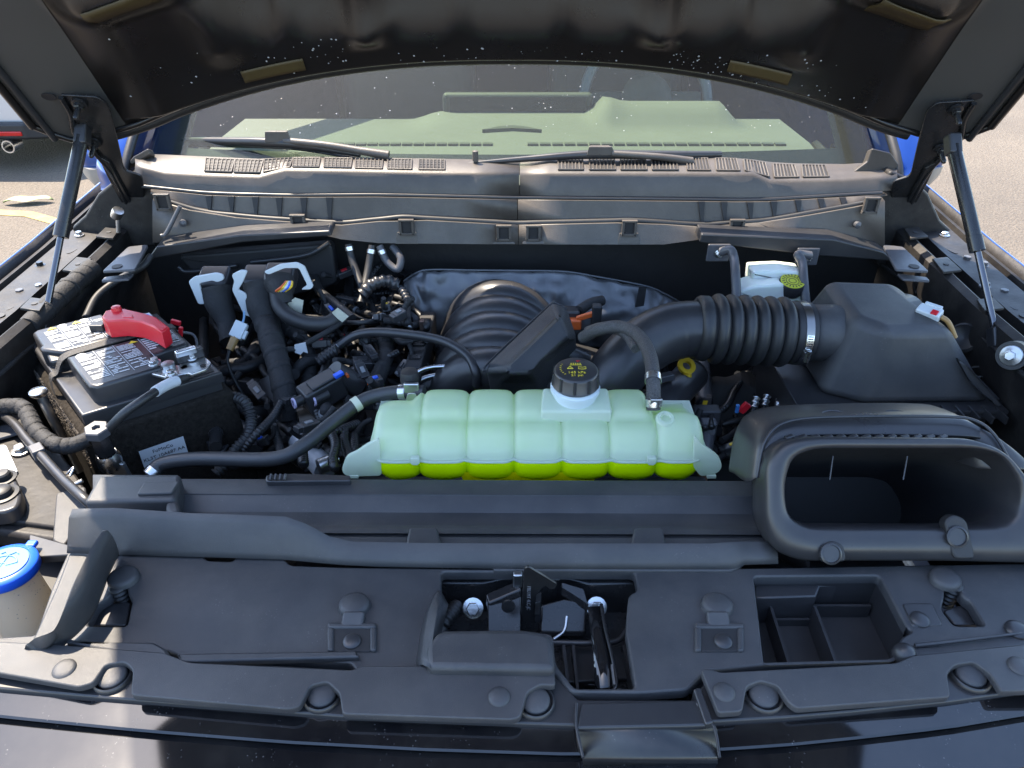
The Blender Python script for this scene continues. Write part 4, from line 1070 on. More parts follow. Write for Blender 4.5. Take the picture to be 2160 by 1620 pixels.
# ================================================================== hood latch in its opening
def latch():
    t = thing("hood_latch", "black steel hood latch with lever in the front panel opening", "hood latch", PZ(1130, 1300, 1.0))
    # pressed cross beam
    beam = []
    for x, py, z in ((880, 1225, 1.022), (960, 1225, 1.022), (1020, 1225, 1.022), (1060, 1216, 1.026), (1200, 1216, 1.026), (1240, 1226, 1.022), (1400, 1226, 1.022)):
        c = PZ(x, py, z); beam.append([c + Vector((0, dy, dz)) for dy, dz in ((0.022, -0.012), (0.016, 0.006), (0.004, 0.010), (-0.008, 0.004), (-0.012, -0.012), (-0.014, -0.10), (0.022, -0.10))])
    MB().loft(beam).build("cross_beam", M_dsteel, t, smooth=50, bevel=0.002)
    zplate("back_plate", [(945, 1238), (1340, 1238), (1340, 1460), (945, 1400)], 0.985, M_dsteel, t, th=0.01)
    # left and right wings of the catch
    w1 = [PZ(a, b, z) for a, b, z in ((1024, 1252, 1.030), (1094, 1222, 1.040), (1100, 1242, 1.040), (1030, 1272, 1.028))]
    MB().prism(w1, (0, -0.006, -0.010)).build("catch_wing", M_dsteel, t, bevel=0.002)
    w1b = [PZ(a, b, z) for a, b, z in ((1028, 1272, 1.027), (1076, 1246, 1.036), (1100, 1246, 1.036), (1098, 1335, 1.012), (1028, 1335, 1.008))]
    MB().prism(w1b, (0, 0.004, -0.012)).build("catch_plate", M_dsteel, t, bevel=0.002)
    w2 = [PZ(a, b, z) for a, b, z in ((1182, 1225, 1.040), (1232, 1240, 1.034), (1242, 1275, 1.026), (1185, 1240, 1.034))]
    MB().prism(w2, (0, -0.004, -0.010)).build("catch_wing", M_dsteel, t, bevel=0.002)
    w2b = [PZ(a, b, z) for a, b, z in ((1140, 1275, 1.024), (1190, 1262, 1.028), (1240, 1270, 1.022), (1236, 1335, 1.006), (1140, 1335, 1.006))]
    MB().prism(w2b, (0, 0.004, -0.012)).build("catch_plate", M_dsteel, t, bevel=0.003)
    # upright hook plate with slot
    hk = [(1106, 1200), (1114, 1195), (1176, 1232), (1172, 1242), (1160, 1244), (1150, 1236), (1138, 1246), (1136, 1330), (1097, 1330)]
    y = PZ(1118, 1330, 1.01).y
    o = MB().prism(YL(rp(hk, 4), y + 0.01), (0, 0.003, 0)).build("hook_plate", M_dsteel, t, bevel=0.001)
    MB().prism(YL(rp([(1131, 1256), (1142, 1250), (1140, 1312), (1128, 1312)], 4), y + 0.008), (0, 0.001, 0)).build("hook_slot", M_ink, o)
    MB().prism(YL([(1130, 1272), (1139, 1270), (1138, 1296), (1128, 1296)], y + 0.007), (0, 0.0008, 0)).build("bright_pawl", M_alu, o)
    ft = frame_from(Vector((0, 0, -1)), Vector((0, -1, 0)))
    text("stamped_mark", "FBU MT 4LC-JC", 0.0055, PY(1115, 1262, y + 0.0085), ft, mat("faint_stamp", (0.12, 0.12, 0.13), 0.5), o)
    MB().lathe([(0, 0), (0.007, 0), (0.007, 0.003), (0, 0.003)], PY(1072, 1277, y + 0.0), (0, -1, 0.3), 16).build("rivet", M_dsteel, t)
    MB().box(PZ(1092, 1222, 1.046), (0.010, 0.008, 0.020)).build("spring_tab", M_alu, t, bevel=0.002)
    for a, b in ((998, 1282), (1258, 1280)):
        c = PZ(a, b, 1.012); bolt("latch_bolt", c, M_metal, t, 0.0075, 0.010, (0, -0.75, 0.65), 1.5)
    # lever with turned end
    lv = [[PZ(a, b, z) for a, b, z in r_] for r_ in (((1240, 1280, 1.028), (1268, 1278, 1.028)), ((1246, 1330, 1.030), (1276, 1326, 1.030)), ((1252, 1390, 1.030), (1290, 1384, 1.030)), ((1256, 1448, 1.028), (1300, 1440, 1.028)), ((1262, 1460, 1.026), (1294, 1462, 1.026)))]
    lo = MB().loft([[r_[0], r_[1]] for r_ in lv], cap=False, close=False).build("release_lever", M_gloss, t, solid=0.003)
    tube("lever_edge", [r_[1] + Vector((0, 0, 0.002)) for r_ in lv], 0.002, M_dsteel, lo)
    MB().box(PZ(1293, 1425, 1.032), (0.002, 0.022, 0.004)).build("lever_slot", M_alu, lo)
    tube("release_rod", ZL([(1168, 1348, 1.005), (1190, 1330, 1.008), (1196, 1300, 1.015)]), 0.0016, M_alu, t)
    tube("release_cable", ZL([(1166, 1355, 1.0), (1240, 1356, 1.004), (1300, 1352, 1.004), (1322, 1330, 1.006)]), 0.0030, M_plast2, t)
    corrugated("wiring_conduit", ZL([(926, 1332, 1.005), (940, 1308, 1.012), (966, 1276, 1.010)]), 0.0085, M_rubber, t, pitch=0.005, amp=0.25)
    # ribbed plastic bracket below the lever
    zplate("lower_bracket", [(1190, 1362), (1320, 1362), (1345, 1430), (1195, 1440)], 0.990, M_plast2, t, th=0.012)
    for a, b in (((1186, 1360), (1196, 1450)), ((1206, 1360), (1216, 1460)), ((1312, 1360), (1340, 1470))):
        p, q = PZ(*a, 1.005), PZ(*b, 1.005)
        MB().prism([p, q, q + Vector((0, 0, -0.03)), p + Vector((0, 0, -0.03))], (0.003, 0, 0)).build("bracket_rib", M_plast2, t)
    tube("bracket_cross", ZL([(1204, 1465, 1.0), (1310, 1462, 1.0)]), 0.004, M_plast2, t)
latch()

# ================================================================== air inlet snorkel at the right
def snorkel():
    t = thing("air_inlet_duct", "large black air inlet duct with open rounded mouth at right", "air inlet duct", (0.5, 0.62, 1.05))
    n = Vector((0, -0.80, 0.60)); p0 = Vector((0, 0.56, 1.07))
    outer = [(1614, 985, 40), (1642, 932, 34), (1705, 920, 24), (2050, 924, 30), (2115, 950, 44), (2190, 1040, 60), (2260, 1190, 60), (2000, 1184, 10), (1690, 1184, 40), (1640, 1165, 40), (1614, 1110, 40)]
    inner = [(1655, 1015, 40), (1672, 960, 24), (1722, 946, 16), (2055, 946, 16), (2108, 958, 26), (2150, 1020, 40), (2150, 1080, 26), (2112, 1112, 26), (1980, 1114, 10), (1700, 1112, 16), (1662, 1090, 22), (1655, 1050, 20)]
    def res(poly, N=120):
        pts = [Vector(p) for p in rp(poly, 20, 6)]
        cum = [0]; m = len(pts)
        for i in range(m): cum.append(cum[-1] + (pts[(i + 1) % m] - pts[i]).length)
        # start at the point nearest the left middle
        out = []
        cx = sum(p.x for p in pts) / m; cy = sum(p.y for p in pts) / m
        for k in range(N):
            w = 2 * math.pi * k / N; dx, dy = math.cos(w), math.sin(w); best = None
            for i in range(m):
                a, b = pts[i], pts[(i + 1) % m]; e = b - a
                den = dx * e.y - dy * e.x
                if abs(den) < 1e-9: continue
                tt = ((a.x - cx) * e.y - (a.y - cy) * e.x) / den; uu = ((a.x - cx) * dy - (a.y - cy) * dx) / den
                if tt > 0 and -1e-6 <= uu <= 1 + 1e-6 and (best is None or tt > best): best = tt
            out.append((cx + dx * best, cy + dy * best))
        return out
    O = res(outer); I = res(inner)
    back = -n
    o3 = [PP(a, b, p0, n) for a, b in O]; i3 = [PP(a, b, p0, n) for a, b in I]
    c3 = sum(o3, Vector()) / len(o3); ci = sum(i3, Vector()) / len(i3)
    mid = [p.lerp(q, 0.5) + n * 0.007 for p, q in zip(o3, i3)]
    loops = [[c3 + (p - c3) * 0.93 + back * 0.07 for p in o3], [c3 + (p - c3) * 1.0 + back * 0.030 for p in o3], [p + back * 0.004 for p in o3], [p.lerp(q, 0.12) + n * 0.005 for p, q in zip(o3, i3)], mid,
             [p.lerp(q, 0.88) + n * 0.0055 for p, q in zip(o3, i3)], [q + n * 0.0 for q in i3], [ci + (q - ci) * 0.97 + back * 0.03 for q in i3], [ci + (q - ci) * 0.9 + back * 0.19 + Vector((0, 0, -0.05)) for q in i3]]
    MB().loft(loops, cap=False).build("mouth_ring", M_plast2, t, smooth=180)
    plate("duct_back", [ci + (q - ci) * 0.91 + back * 0.188 + Vector((0, 0, -0.05)) for q in i3], M_plastd, t, depth=back * 0.003, bevel=0)
    # duct body behind the mouth, folding down to the filter box
    top = [(1592, 945), (1596, 905), (1640, 880), (1800, 869), (1985, 868), (2030, 882), (2052, 912), (2085, 945)]
    A = [PZ(a, b, 1.155) for a, b in top]
    body_loops = []
    fr_ = [PP(a, b, p0 + back * 0.028, n) for a, b in ((1608, 1010), (1632, 950), (1690, 925), (1800, 920), (1980, 922), (2065, 926), (2130, 945), (2195, 1000))]
    A[0].z = 1.10; A[1].z = 1.14; A[-1].z = 1.12; A[-2].z = 1.148
    mid2 = [f_.lerp(a_, 0.55) + Vector((0, -0.002, 0.010)) for f_, a_ in zip(fr_, A)]
    low = [a_ + Vector((0, 0.05, -0.02)) for a_ in A]; low2 = [a_ + Vector((0, 0.065, -0.035)) for a_ in A]
    MB().loft([spline(fr_, 5), spline(mid2, 5), spline(A, 5), spline(low, 5), spline(low2, 5)], cap=False, close=False).build("duct_body", M_plast2, t, smooth=180, solid=0.003, sub=1)
    # parting rib across the top and small cooling ribs
    tube("parting_rib", [m_ + Vector((0, -0.004, 0.003)) for m_ in mid2], 0.0018, M_plast2, t, n=5)
    for i in range(13):
        px = 1665 + i * 27
        q = PZ(px, 926 - 5, 1.158); 
        MB().box(q + Vector((0, 0, 0.0)), (0.012, 0.006, 0.003), Matrix.Rotation(R(25), 3, 'Z')).build("top_rib", M_plast2, t, bevel=0.002)
    for px in (1767, 1898):
        c = PZ(px, 886, 1.1545)
        MB().lathe([(0.010, 0.0), (0.012, 0.0012), (0.014, 0.0)], c, (0, 0, 1), 28).build("moulded_ring", M_plast2, t)
        MB().lathe([(0.018, 0.0), (0.0195, 0.001), (0.021, 0.0)], c, (0, 0, 1), 28).build("moulded_ring", M_plast2, t)
    # thin vanes in the mouth
    for a, b in (((1757, 962), (1750, 1012)), ((1914, 962), (1905, 1012))):
        tube("vane", [PP(*a, p0 + back * 0.05, n), PP(*b, p0 + back * 0.05, n)], 0.0009, M_greyp, t)
    # hood of the lower sill and two fixing lugs
    for pts, pin in ((((1728, 1186), (1732, 1150), (1756, 1138), (1782, 1150), (1788, 1186)), (1752, 1168)), (((2012, 1180), (1992, 1100), (2010, 1084), (2040, 1095), (2060, 1180)), (2018, 1132))):
        lug = MB().prism([PP(a, b, p0 + n * 0.0085, n) for a, b in rp(pts, 14)], back * 0.014).build("fixing_lug", M_plastd, t, bevel=0.003)  # darker plastic paints the shade of a recess onto the lugs
        c = PP(*pin, p0 + n * 0.0085, n)
        MB().lathe([(0, 0), (0.0115, 0), (0.0115, 0.002), (0.0095, 0.0028), (0.009, 0.0012), (0, 0.0012)], c, n, 24).build("push_pin", M_plast2, lug)
snorkel()

# ================================================================== coolant tank
def shell_mat(name, col, tcol, mixf, rough=0.3, clear=0.0):
    m = bpy.data.materials.new(name); m.use_nodes = True; nt = m.node_tree
    b = nt.nodes["Principled BSDF"]; b.inputs["Base Color"].default_value = (*col, 1); b.inputs["Roughness"].default_value = rough
    tr = nt.nodes.new("ShaderNodeBsdfTranslucent"); tr.inputs[0].default_value = (*tcol, 1)
    mx = nt.nodes.new("ShaderNodeMixShader"); mx.inputs[0].default_value = mixf
    n = nt.nodes.new("ShaderNodeTexNoise"); n.inputs["Scale"].default_value = 25; n.inputs["Detail"].default_value = 4
    tc = nt.nodes.new("ShaderNodeTexCoord"); nt.links.new(tc.outputs["Object"], n.inputs["Vector"])
    bp = nt.nodes.new("ShaderNodeBump"); bp.inputs["Strength"].default_value = 0.12; bp.inputs["Distance"].default_value = 0.004
    nt.links.new(n.outputs[0], bp.inputs["Height"]); nt.links.new(bp.outputs[0], b.inputs["Normal"])
    nt.links.new(b.outputs[0], mx.inputs[1]); nt.links.new(tr.outputs[0], mx.inputs[2])
    last = mx.outputs[0]
    if clear:
        tp = nt.nodes.new("ShaderNodeBsdfTransparent"); tp.inputs[0].default_value = (0.95, 1, 0.93, 1)
        m2 = nt.nodes.new("ShaderNodeMixShader"); n2 = nt.nodes.new("ShaderNodeTexNoise"); n2.inputs["Scale"].default_value = 18; n2.inputs["Detail"].default_value = 3
        nt.links.new(tc.outputs["Object"], n2.inputs["Vector"])
        mr = nt.nodes.new("ShaderNodeMapRange"); mr.inputs[1].default_value = 0.3; mr.inputs[2].default_value = 0.7; mr.inputs[3].default_value = clear * 0.7; mr.inputs[4].default_value = clear * 1.3
        nt.links.new(n2.outputs[0], mr.inputs[0]); nt.links.new(mr.outputs[0], m2.inputs[0])
        nt.links.new(last, m2.inputs[1]); nt.links.new(tp.outputs[0], m2.inputs[2]); last = m2.outputs[0]
    nt.links.new(last, nt.nodes["Material Output"].inputs[0]); return m

def coolant_tank():
    t = thing("coolant_tank", "translucent white coolant tank holding green coolant, at the centre", "coolant tank", (0.03, 0.82, 0.95))
    M_shell = shell_mat("milky_tank_plastic", (0.60, 0.66, 0.59), (0.90, 0.96, 0.82), 0.46, 0.24, clear=0.10)
    M_lower = shell_mat("coolant_filled_plastic", (0.78, 1.0, 0.0), (0.85, 1.0, 0.0), 0.30, 0.25)
    M_sump = shell_mat("deep_coolant_plastic", (1.0, 0.92, 0.0), (1.0, 0.95, 0.0), 0.25, 0.25)
    x0, x1 = -0.186, 0.254; n = 7; w = (x1 - x0) / n
    def sec(x, prof, ends=True):
        s = (x - x0) / w; k = min(n - 1, int(s)); fr = s - k
        g = abs(fr - 0.5) * 2                       # 0 in the middle of a cell, 1 at a groove
        bul = 1 - 0.17 * g ** 8 - 0.03 * g * g
        e = min(x - x0, x1 - x); 
        er = 0.030
        if e < er: q = (er - e) / er; bul *= math.sqrt(max(0.0, 1 - q * q)) * 0.30 + 0.70
        return bul
    def prof_at(x):
        hi = [(0.7475, 1.0445), (0.7500, 1.055), (0.757, 1.067), (0.770, 1.0765), (0.784, 1.0795), (0.7915, 1.0785), (0.7965, 1.0850), (0.806, 1.0905), (0.822, 1.0930), (0.838, 1.0925), (0.856, 1.085), (0.874, 1.072), (0.886, 1.055), (0.890, 1.0445)]
        lo = [(0.7475, 1.0445), (0.7500, 1.055), (0.755, 1.066), (0.765, 1.077), (0.778, 1.084), (0.790, 1.087), (0.800, 1.085), (0.810, 1.079), (0.820, 1.072), (0.832, 1.064), (0.845, 1.056), (0.858, 1.050), (0.872, 1.046), (0.885, 1.0445)]
        lo2 = [(0.7475, 1.0445), (0.7500, 1.055), (0.755, 1.066), (0.765, 1.076), (0.778, 1.081), (0.790, 1.0835), (0.800, 1.087), (0.810, 1.0885), (0.822, 1.087), (0.836, 1.080), (0.85, 1.070), (0.862, 1.060), (0.875, 1.050), (0.885, 1.0445)]
        xr = x0 + 6 * w
        f = max(0, min(1, (x - (xr - 0.012)) / 0.02)); f = f * f * (3 - 2 * f)
        P = [(a[0] + (b[0] - a[0]) * f, a[1] + (b[1] - a[1]) * f) for a, b in zip(hi, lo)]
        # the rear tier also ends short on the left
        g = max(0, min(1, (x0 + w * 0.98 - x) / 0.016)); g = g * g * (3 - 2 * g)
        P = [(a[0] + (b[0] - a[0]) * g, a[1] + (b[1] - a[1]) * g) for a, b in zip(P, lo2)]
        return P
    N = n * 14; loops = []
    for i in range(N + 1):
        x = x0 + (x1 - x0) * i / N; b = sec(x, None); P = prof_at(x); cy, cz = 0.83, 1.0445
        L = []
        for (y, z) in P:
            L.append(Vector((x, cy + (y - cy) * (0.55 + 0.45 * b), cz + (z - cz) * b)))
        loops.append(L)
    up = MB().loft(loops, cap=False, close=False)
    # end walls
    for L in (loops[0], loops[-1]):
        up.add(L, [list(range(len(L)))])
    up.build("upper_shell", M_shell, t, smooth=65)
    # lower shell with scalloped underside
    loops = []
    for i in range(N + 1):
        x = x0 + (x1 - x0) * i / N; b = sec(x, None); s = (x - x0) / w; fr = s - min(n - 1, int(s)); bow = math.sin(math.pi * fr)
        e = min(x - x0, x1 - x); q = max(0, (0.03 - e) / 0.03); zz = 0.016 * q * q
        P = [(0.749, 1.043), (0.7470, 1.036), (0.7462, 1.026 - 0.001 * bow + zz * 0.6), (0.7475, 1.0205 - 0.004 * bow + zz), (0.752, 1.0145 - 0.006 * bow + zz), (0.764, 1.008 - 0.006 * bow + zz), (0.80, 0.99), (0.86, 0.985), (0.875, 1.0), (0.880, 1.043)]
        loops.append([Vector((x, 0.83 + (y - 0.83) * (0.55 + 0.45 * b), z)) for y, z in P])
    lw = MB().loft(loops, cap=False, close=False)
    for L in (loops[0], loops[-1]): lw.add(L, [list(range(len(L)))])
    lw.build("lower_shell", M_lower, t, smooth=65)
    # the coolant itself, a little below the weld seam
    cl = []
    for i in range(N + 1):
        x = x0 + 0.004 + (x1 - x0 - 0.008) * i / N; b = sec(x, None)
        cl.append([Vector((x, 0.83 + (y - 0.83) * (0.55 + 0.45 * b), z)) for y, z in ((0.7545, 1.020), (0.7525, 1.044), (0.866, 1.044), (0.87, 1.00), (0.80, 0.998))])
    MB().loft(cl).build("coolant", mat("green_coolant", (0.55, 0.88, 0.004), 0.12), t, smooth=30)
    # deeper sump in the middle
    xs0, xs1 = PY(972, 1005, 0.765).x, PY(1258, 1005, 0.765).x
    lp = []
    for i in range(25):
        x = xs0 + (xs1 - xs0) * i / 24; q = min(x - xs0, xs1 - x) / 0.02; d = 0.030 * math.sqrt(max(0, 1 - max(0, 1 - q) ** 2))
        lp.append([Vector((x, 0.7515, 1.022)), Vector((x, 0.7525, 1.018 - d * 0.75)), Vector((x, 0.762, 1.012 - d)), Vector((x, 0.86, 1.012 - d)), Vector((x, 0.88, 1.022))])
    MB().loft(lp, cap=False, close=False).build("sump", M_sump, t, smooth=65)
    # weld flange with scalloped front, corner tabs, lugs
    fl_o = []; 
    for i in range(N + 1):
        x = x0 - 0.006 + (x1 - x0 + 0.012) * i / N; xx = min(x1 - 1e-4, max(x0 + 1e-4, x)); b = sec(xx, None)
        fl_o.append(Vector((x, 0.83 + (0.7445 - 0.83) * (0.55 + 0.45 * b), 1.0425)))
    outl = fl_o + [Vector((x1 + 0.006, 0.886, 1.0425)), Vector((x0 - 0.006, 0.886, 1.0425))]
    plate("weld_flange", outl, M_shell, t, holes=[[Vector((x, y, 1.0425)) for x, y in ((x0 + 0.006, 0.768), (x1 - 0.006, 0.768), (x1 - 0.006, 0.878), (x0 + 0.006, 0.878))]], depth=(0, 0, 0.0035), bevel=0.0)
    tube("flange_bead", [p + Vector((0, -0.0005, 0.0025)) for p in fl_o[::2]], 0.0018, M_shell, t, res=6, n=2)
    for pts in ([(722, 985), (730, 964), (752, 954), (772, 940), (800, 925), (805, 1004), (735, 1006), (722, 998)], [(1465, 920), (1482, 940), (1502, 953), (1518, 966), (1524, 985), (1515, 998), (1478, 1006), (1462, 985)]):
        q = YL(rp(pts, 8), 0.748)
        tb = MB().prism(q, (0, 0.006, 0)).build("corner_tab", M_shell, t, bevel=0.001)
        MB().box(YL([(748 if pts[0][0] < 1000 else 1500, 1003)], 0.75)[0], (0.012, 0.008, 0.005)).build("tab_foot", M_shell, tb, bevel=0.001)
    for px in (875, 1375):
        c = PY(px, 975, 0.742)
        MB().loft([[c + Vector((dx, dy, dz)) for dx, dz in ((-0.006, 0.006), (0.006, 0.006), (0.006, -0.003), (0.003, -0.006), (-0.003, -0.006), (-0.006, -0.003))] for dy in (0, 0.008)]).build("drip_lug", M_shell, t, bevel=0.0015)
    # square seat round the neck
    c = Vector((0.0, 0, 0)); seat = [PZ(1145, 817, 1.103), PZ(1282, 817, 1.103), PZ(1292, 868, 1.092), PZ(1140, 868, 1.092)]
    MB().prism(seat, (0, 0, -0.02)).build("neck_seat", M_shell, t, bevel=0.004, seg=3)
    # neck and cap
    cc = PZ(1213, 822, 1.105)
    MB().lathe([(0.030, -0.02), (0.030, 0.0), (0.0335, 0.001), (0.0335, 0.006), (0.030, 0.008), (0.028, 0.010)], cc, (0, -0.05, 1), 32).build("filler_neck", mat("white_neck_plastic", (0.50, 0.58, 0.60), 0.35), t, smooth=40)
    cp = Vector((cc.x, cc.y, cc.z + 0.010))
    prof = [(0.0, 0.0), (0.0315, 0.0), (0.0325, 0.002), (0.0315, 0.003), (0.0300, 0.020), (0.0285, 0.0225), (0.0265, 0.0235), (0.0, 0.0235)]
    cap = MB().lathe(prof, cp, (0, -0.05, 1), 40).build("filler_cap", M_plast2, t, smooth=40)
    for i in range(10):
        a = 2 * math.pi * i / 10 + 0.2; d = Vector((math.cos(a), math.sin(a), 0))
        MB().tube([cp + d * 0.0305 + Vector((0, 0, 0.002)), cp + d * 0.0292 + Vector((0, 0, 0.020))], 0.0028, 8).build("grip_rib", M_plast2, cap, smooth=60)
    fr = Matrix.Identity(3); tp = cp + Vector((0, 0.0, 0.0240))
    text("pressure_text", "145 kPa", 0.0075, tp + Vector((0.0, -0.010, 0)), fr, M_yink, cap)
    text("pressure_text", "21 psi", 0.0068, tp + Vector((0.0, -0.017, 0)), fr, M_yink, cap)
    # radiator and heat symbols, warning triangle, book symbol
    mb = MB()
    for i in range(5): mb.box(tp + Vector((-0.006 + i * 0.003, 0.0125, 0)), (0.0016, 0.008, 0.0004))
    mb.box(tp + Vector((0, 0.0085, 0)), (0.016, 0.0012, 0.0004)); mb.box(tp + Vector((0, 0.0165, 0)), (0.016, 0.0012, 0.0004))
    for i in range(3): mb.box(tp + Vector((-0.005 + i * 0.004, 0.0205, 0)), (0.001, 0.004, 0.0004))
    mb.build("radiator_symbol", M_yink, cap, smooth=0)
    MB().box(tp + Vector((0.004, 0.0195, 0.0003)), (0.006, 0.004, 0.0004), Matrix.Rotation(0.6, 3, 'Z')).build("flame_symbol", M_red, cap, smooth=0)
    tri = [tp + Vector((-0.008 + 0.0045 * math.cos(a), 0.0015 + 0.004 * math.sin(a), 0)) for a in (R(90), R(210), R(330))]
    mb = MB()
    for i in range(3): mb.tube([tri[i], tri[(i + 1) % 3]], 0.0005, 6)
    mb.tube([tp + Vector((-0.008, 0.0005, 0)), tp + Vector((-0.008, 0.0035, 0))], 0.0004, 6)
    mb.build("warning_symbol", M_yink, cap, smooth=0)
    mb = MB()
    for s in (-1, 1):
        q = [tp + Vector((0.008 + dx * s, dy, 0)) for dx, dy in ((0.0, -0.002), (0.005, -0.001), (0.005, 0.004), (0.0, 0.003))]
        for i in range(4): mb.tube([q[i], q[(i + 1) % 4]], 0.0004, 6)
    mb.build("manual_symbol", M_yink, cap, smooth=0)
    mb = MB()
    for i in range(7):
        a = R(150 + i * 12); d = Vector((math.cos(a), math.sin(a), 0)); mb.box(tp + d * 0.021, (0.0022, 0.0009, 0.0003), Matrix.Rotation(a, 3, 'Z'))
    mb.build("rim_print", M_yink, cap, smooth=0)
    # raised ring moulded on the right-hand cell
    c = PZ(1404, 882, 1.0865)
    MB().lathe([(0.006, -0.002), (0.007, 0.0015), (0.011, 0.0015), (0.013, -0.002)], c, (0, -0.3, 1), 24).build("moulded_ring", M_shell, t)
coolant_tank()

# ================================================================== hoses
def clamp_band(parent, path, f, r, m=None, w=0.010):
    i = int(f * (len(path) - 1)); p = path[i]; d = (path[min(i + 1, len(path) - 1)] - path[max(0, i - 1)]).normalized()
    cl = MB().lathe([(r * 0.98, -w / 2), (r * 1.08, -w / 2), (r * 1.10, 0), (r * 1.08, w / 2), (r * 0.98, w / 2)], p, d, 20).build("clamp", m or M_metal, parent, smooth=50)
    return p, d, cl

def hose(name, label, path, r, m=M_hose, clamps=(), cat="hose", cm=None, res=12, group=None):
    sp = spline(path, 10)
    t = thing(name, label, cat, sp[0], group)
    rr = [r * (1 + 0.10 * mnoise.noise(p * 55) + 0.05 * mnoise.noise(p * 140)) for p in sp] if m is M_tape else r
    MB().tube(sp, rr, res).build("tube", m, t, smooth=60)
    if m is M_tape:                                    # turns of tape standing proud of the bundle
        for q in range(3, len(sp) - 3, 5):
            d = (sp[q + 1] - sp[q - 1]).normalized() + Vector((0.25, 0.1, 0.0))
            MB().lathe([(rr[q] * 0.97, -0.006), (rr[q] * 1.05, -0.005), (rr[q] * 1.05, 0.005), (rr[q] * 0.97, 0.006)], sp[q], d, 14).build("tape_turn", M_tape, t, smooth=60)
    for f in clamps: clamp_band(t, sp, f, r, cm)
    return t, sp

t, sp = hose("coolant_hose", "long grey-black hose running from the left up to the coolant tank", [PZ(*p) for p in ((318, 1000, 0.985), (345, 978, 0.992), (420, 968, 1.0), (575, 968, 1.01), (640, 940, 1.02), (700, 893, 1.03), (765, 845, 1.045), (830, 828, 1.055), (895, 828, 1.06))], 0.0105, clamps=(0.02, 0.92))
# printed band on the hose
i = int(0.735 * (len(sp) - 1)); d = (sp[i + 1] - sp[i - 1]).normalized()
bd = MB().lathe([(0.0100, -0.005), (0.0112, -0.005), (0.0112, 0.005), (0.0100, 0.005)], sp[i], d, 20).build("printed_band", mat("pale_yellow_label", (0.55, 0.56, 0.42), 0.5), t)
# spring-clamp ears at the tank end
c = PZ(868, 818, 1.07)
MB().box(c, (0.022, 0.006, 0.016)).build("clamp_ear", M_metal, t, bevel=0.002)
MB().prism(YL(rp([(860, 830), (876, 830), (886, 858), (852, 858)], 4), PZ(868, 840, 1.06).y - 0.012), (0, 0.002, 0)).build("clamp_tongue", M_metal, t, bevel=0.0006)
MB().lathe([(0, -0.01), (0.014, -0.008), (0.014, 0.004), (0.012, 0.010), (0, 0.013)], PZ(864, 795, 1.075), (0, 0, 1), 18).build("plug", M_rubber, t)

hose("vent_hose", "thin glossy black hose arching in front of the intake manifold", [PZ(*p) for p in ((672, 760, 0.985), (715, 728, 1.0), (760, 704, 1.02), (830, 702, 1.03), (930, 718, 1.03), (985, 750, 1.02), (1004, 785, 1.005), (1006, 812, 0.98))], 0.0082, M_plast2, clamps=(0.12, 0.03))
t, sp = hose("braided_hose", "black braided hose looping down onto the tank's right end", [PZ(*p) for p in ((1230, 712, 1.08), (1262, 695, 1.11), (1312, 690, 1.125), (1350, 712, 1.13), (1372, 755, 1.13), (1378, 810, 1.12), (1378, 864, 1.09))], 0.0098, M_braid)
for f in (0.80, 0.96): clamp_band(t, sp, f, 0.0105)
MB().box(PZ(1384, 848, 1.105), (0.016, 0.004, 0.010)).build("clamp_ear", M_metal, t, bevel=0.001)
# a second, wound hose beside it
sp2 = [p + Vector((-0.012, 0.012, -0.004)) for p in spline([PZ(*p) for p in ((1255, 702, 1.095), (1290, 692, 1.11), (1335, 706, 1.12), (1362, 740, 1.125))], 10)]
MB().tube(sp2, 0.007, 10).build("inner_tube", M_braid, t, smooth=60)

t, sp = hose("fuel_pipe", "bent bright steel pipe left of the resonator box", [PZ(*p) for p in ((858, 802, 0.98), (880, 785, 0.985), (910, 775, 0.99), (960, 773, 0.99), (1030, 775, 0.985))], 0.0042, M_metal, cat="pipe")
hose("coolant_pipe", "lower bright steel pipe left of the resonator box", [PZ(*p) for p in ((870, 810, 0.965), (905, 795, 0.968), (950, 790, 0.97), (1040, 790, 0.965))], 0.0048, M_alu, cat="pipe")
MB().box(PZ(990, 788, 0.99), (0.010, 0.008, 0.022)).build("pipe_clip", M_metal, t, bevel=0.002)
hose("lower_hose", "fat black hose low behind the coolant tank", [PZ(*p) for p in ((800, 860, 0.92), (860, 825, 0.94), (940, 808, 0.95), (1040, 805, 0.95), (1120, 815, 0.94))], 0.018, M_rubber)
hose("bright_tube", "short bright bent tube among the dark wiring", [PZ(*p) for p in ((788, 672, 1.0), (808, 667, 1.005), (830, 672, 1.005), (852, 684, 1.0), (872, 692, 0.99))], 0.0036, M_alu, cat="pipe", clamps=(0.05, 0.9))

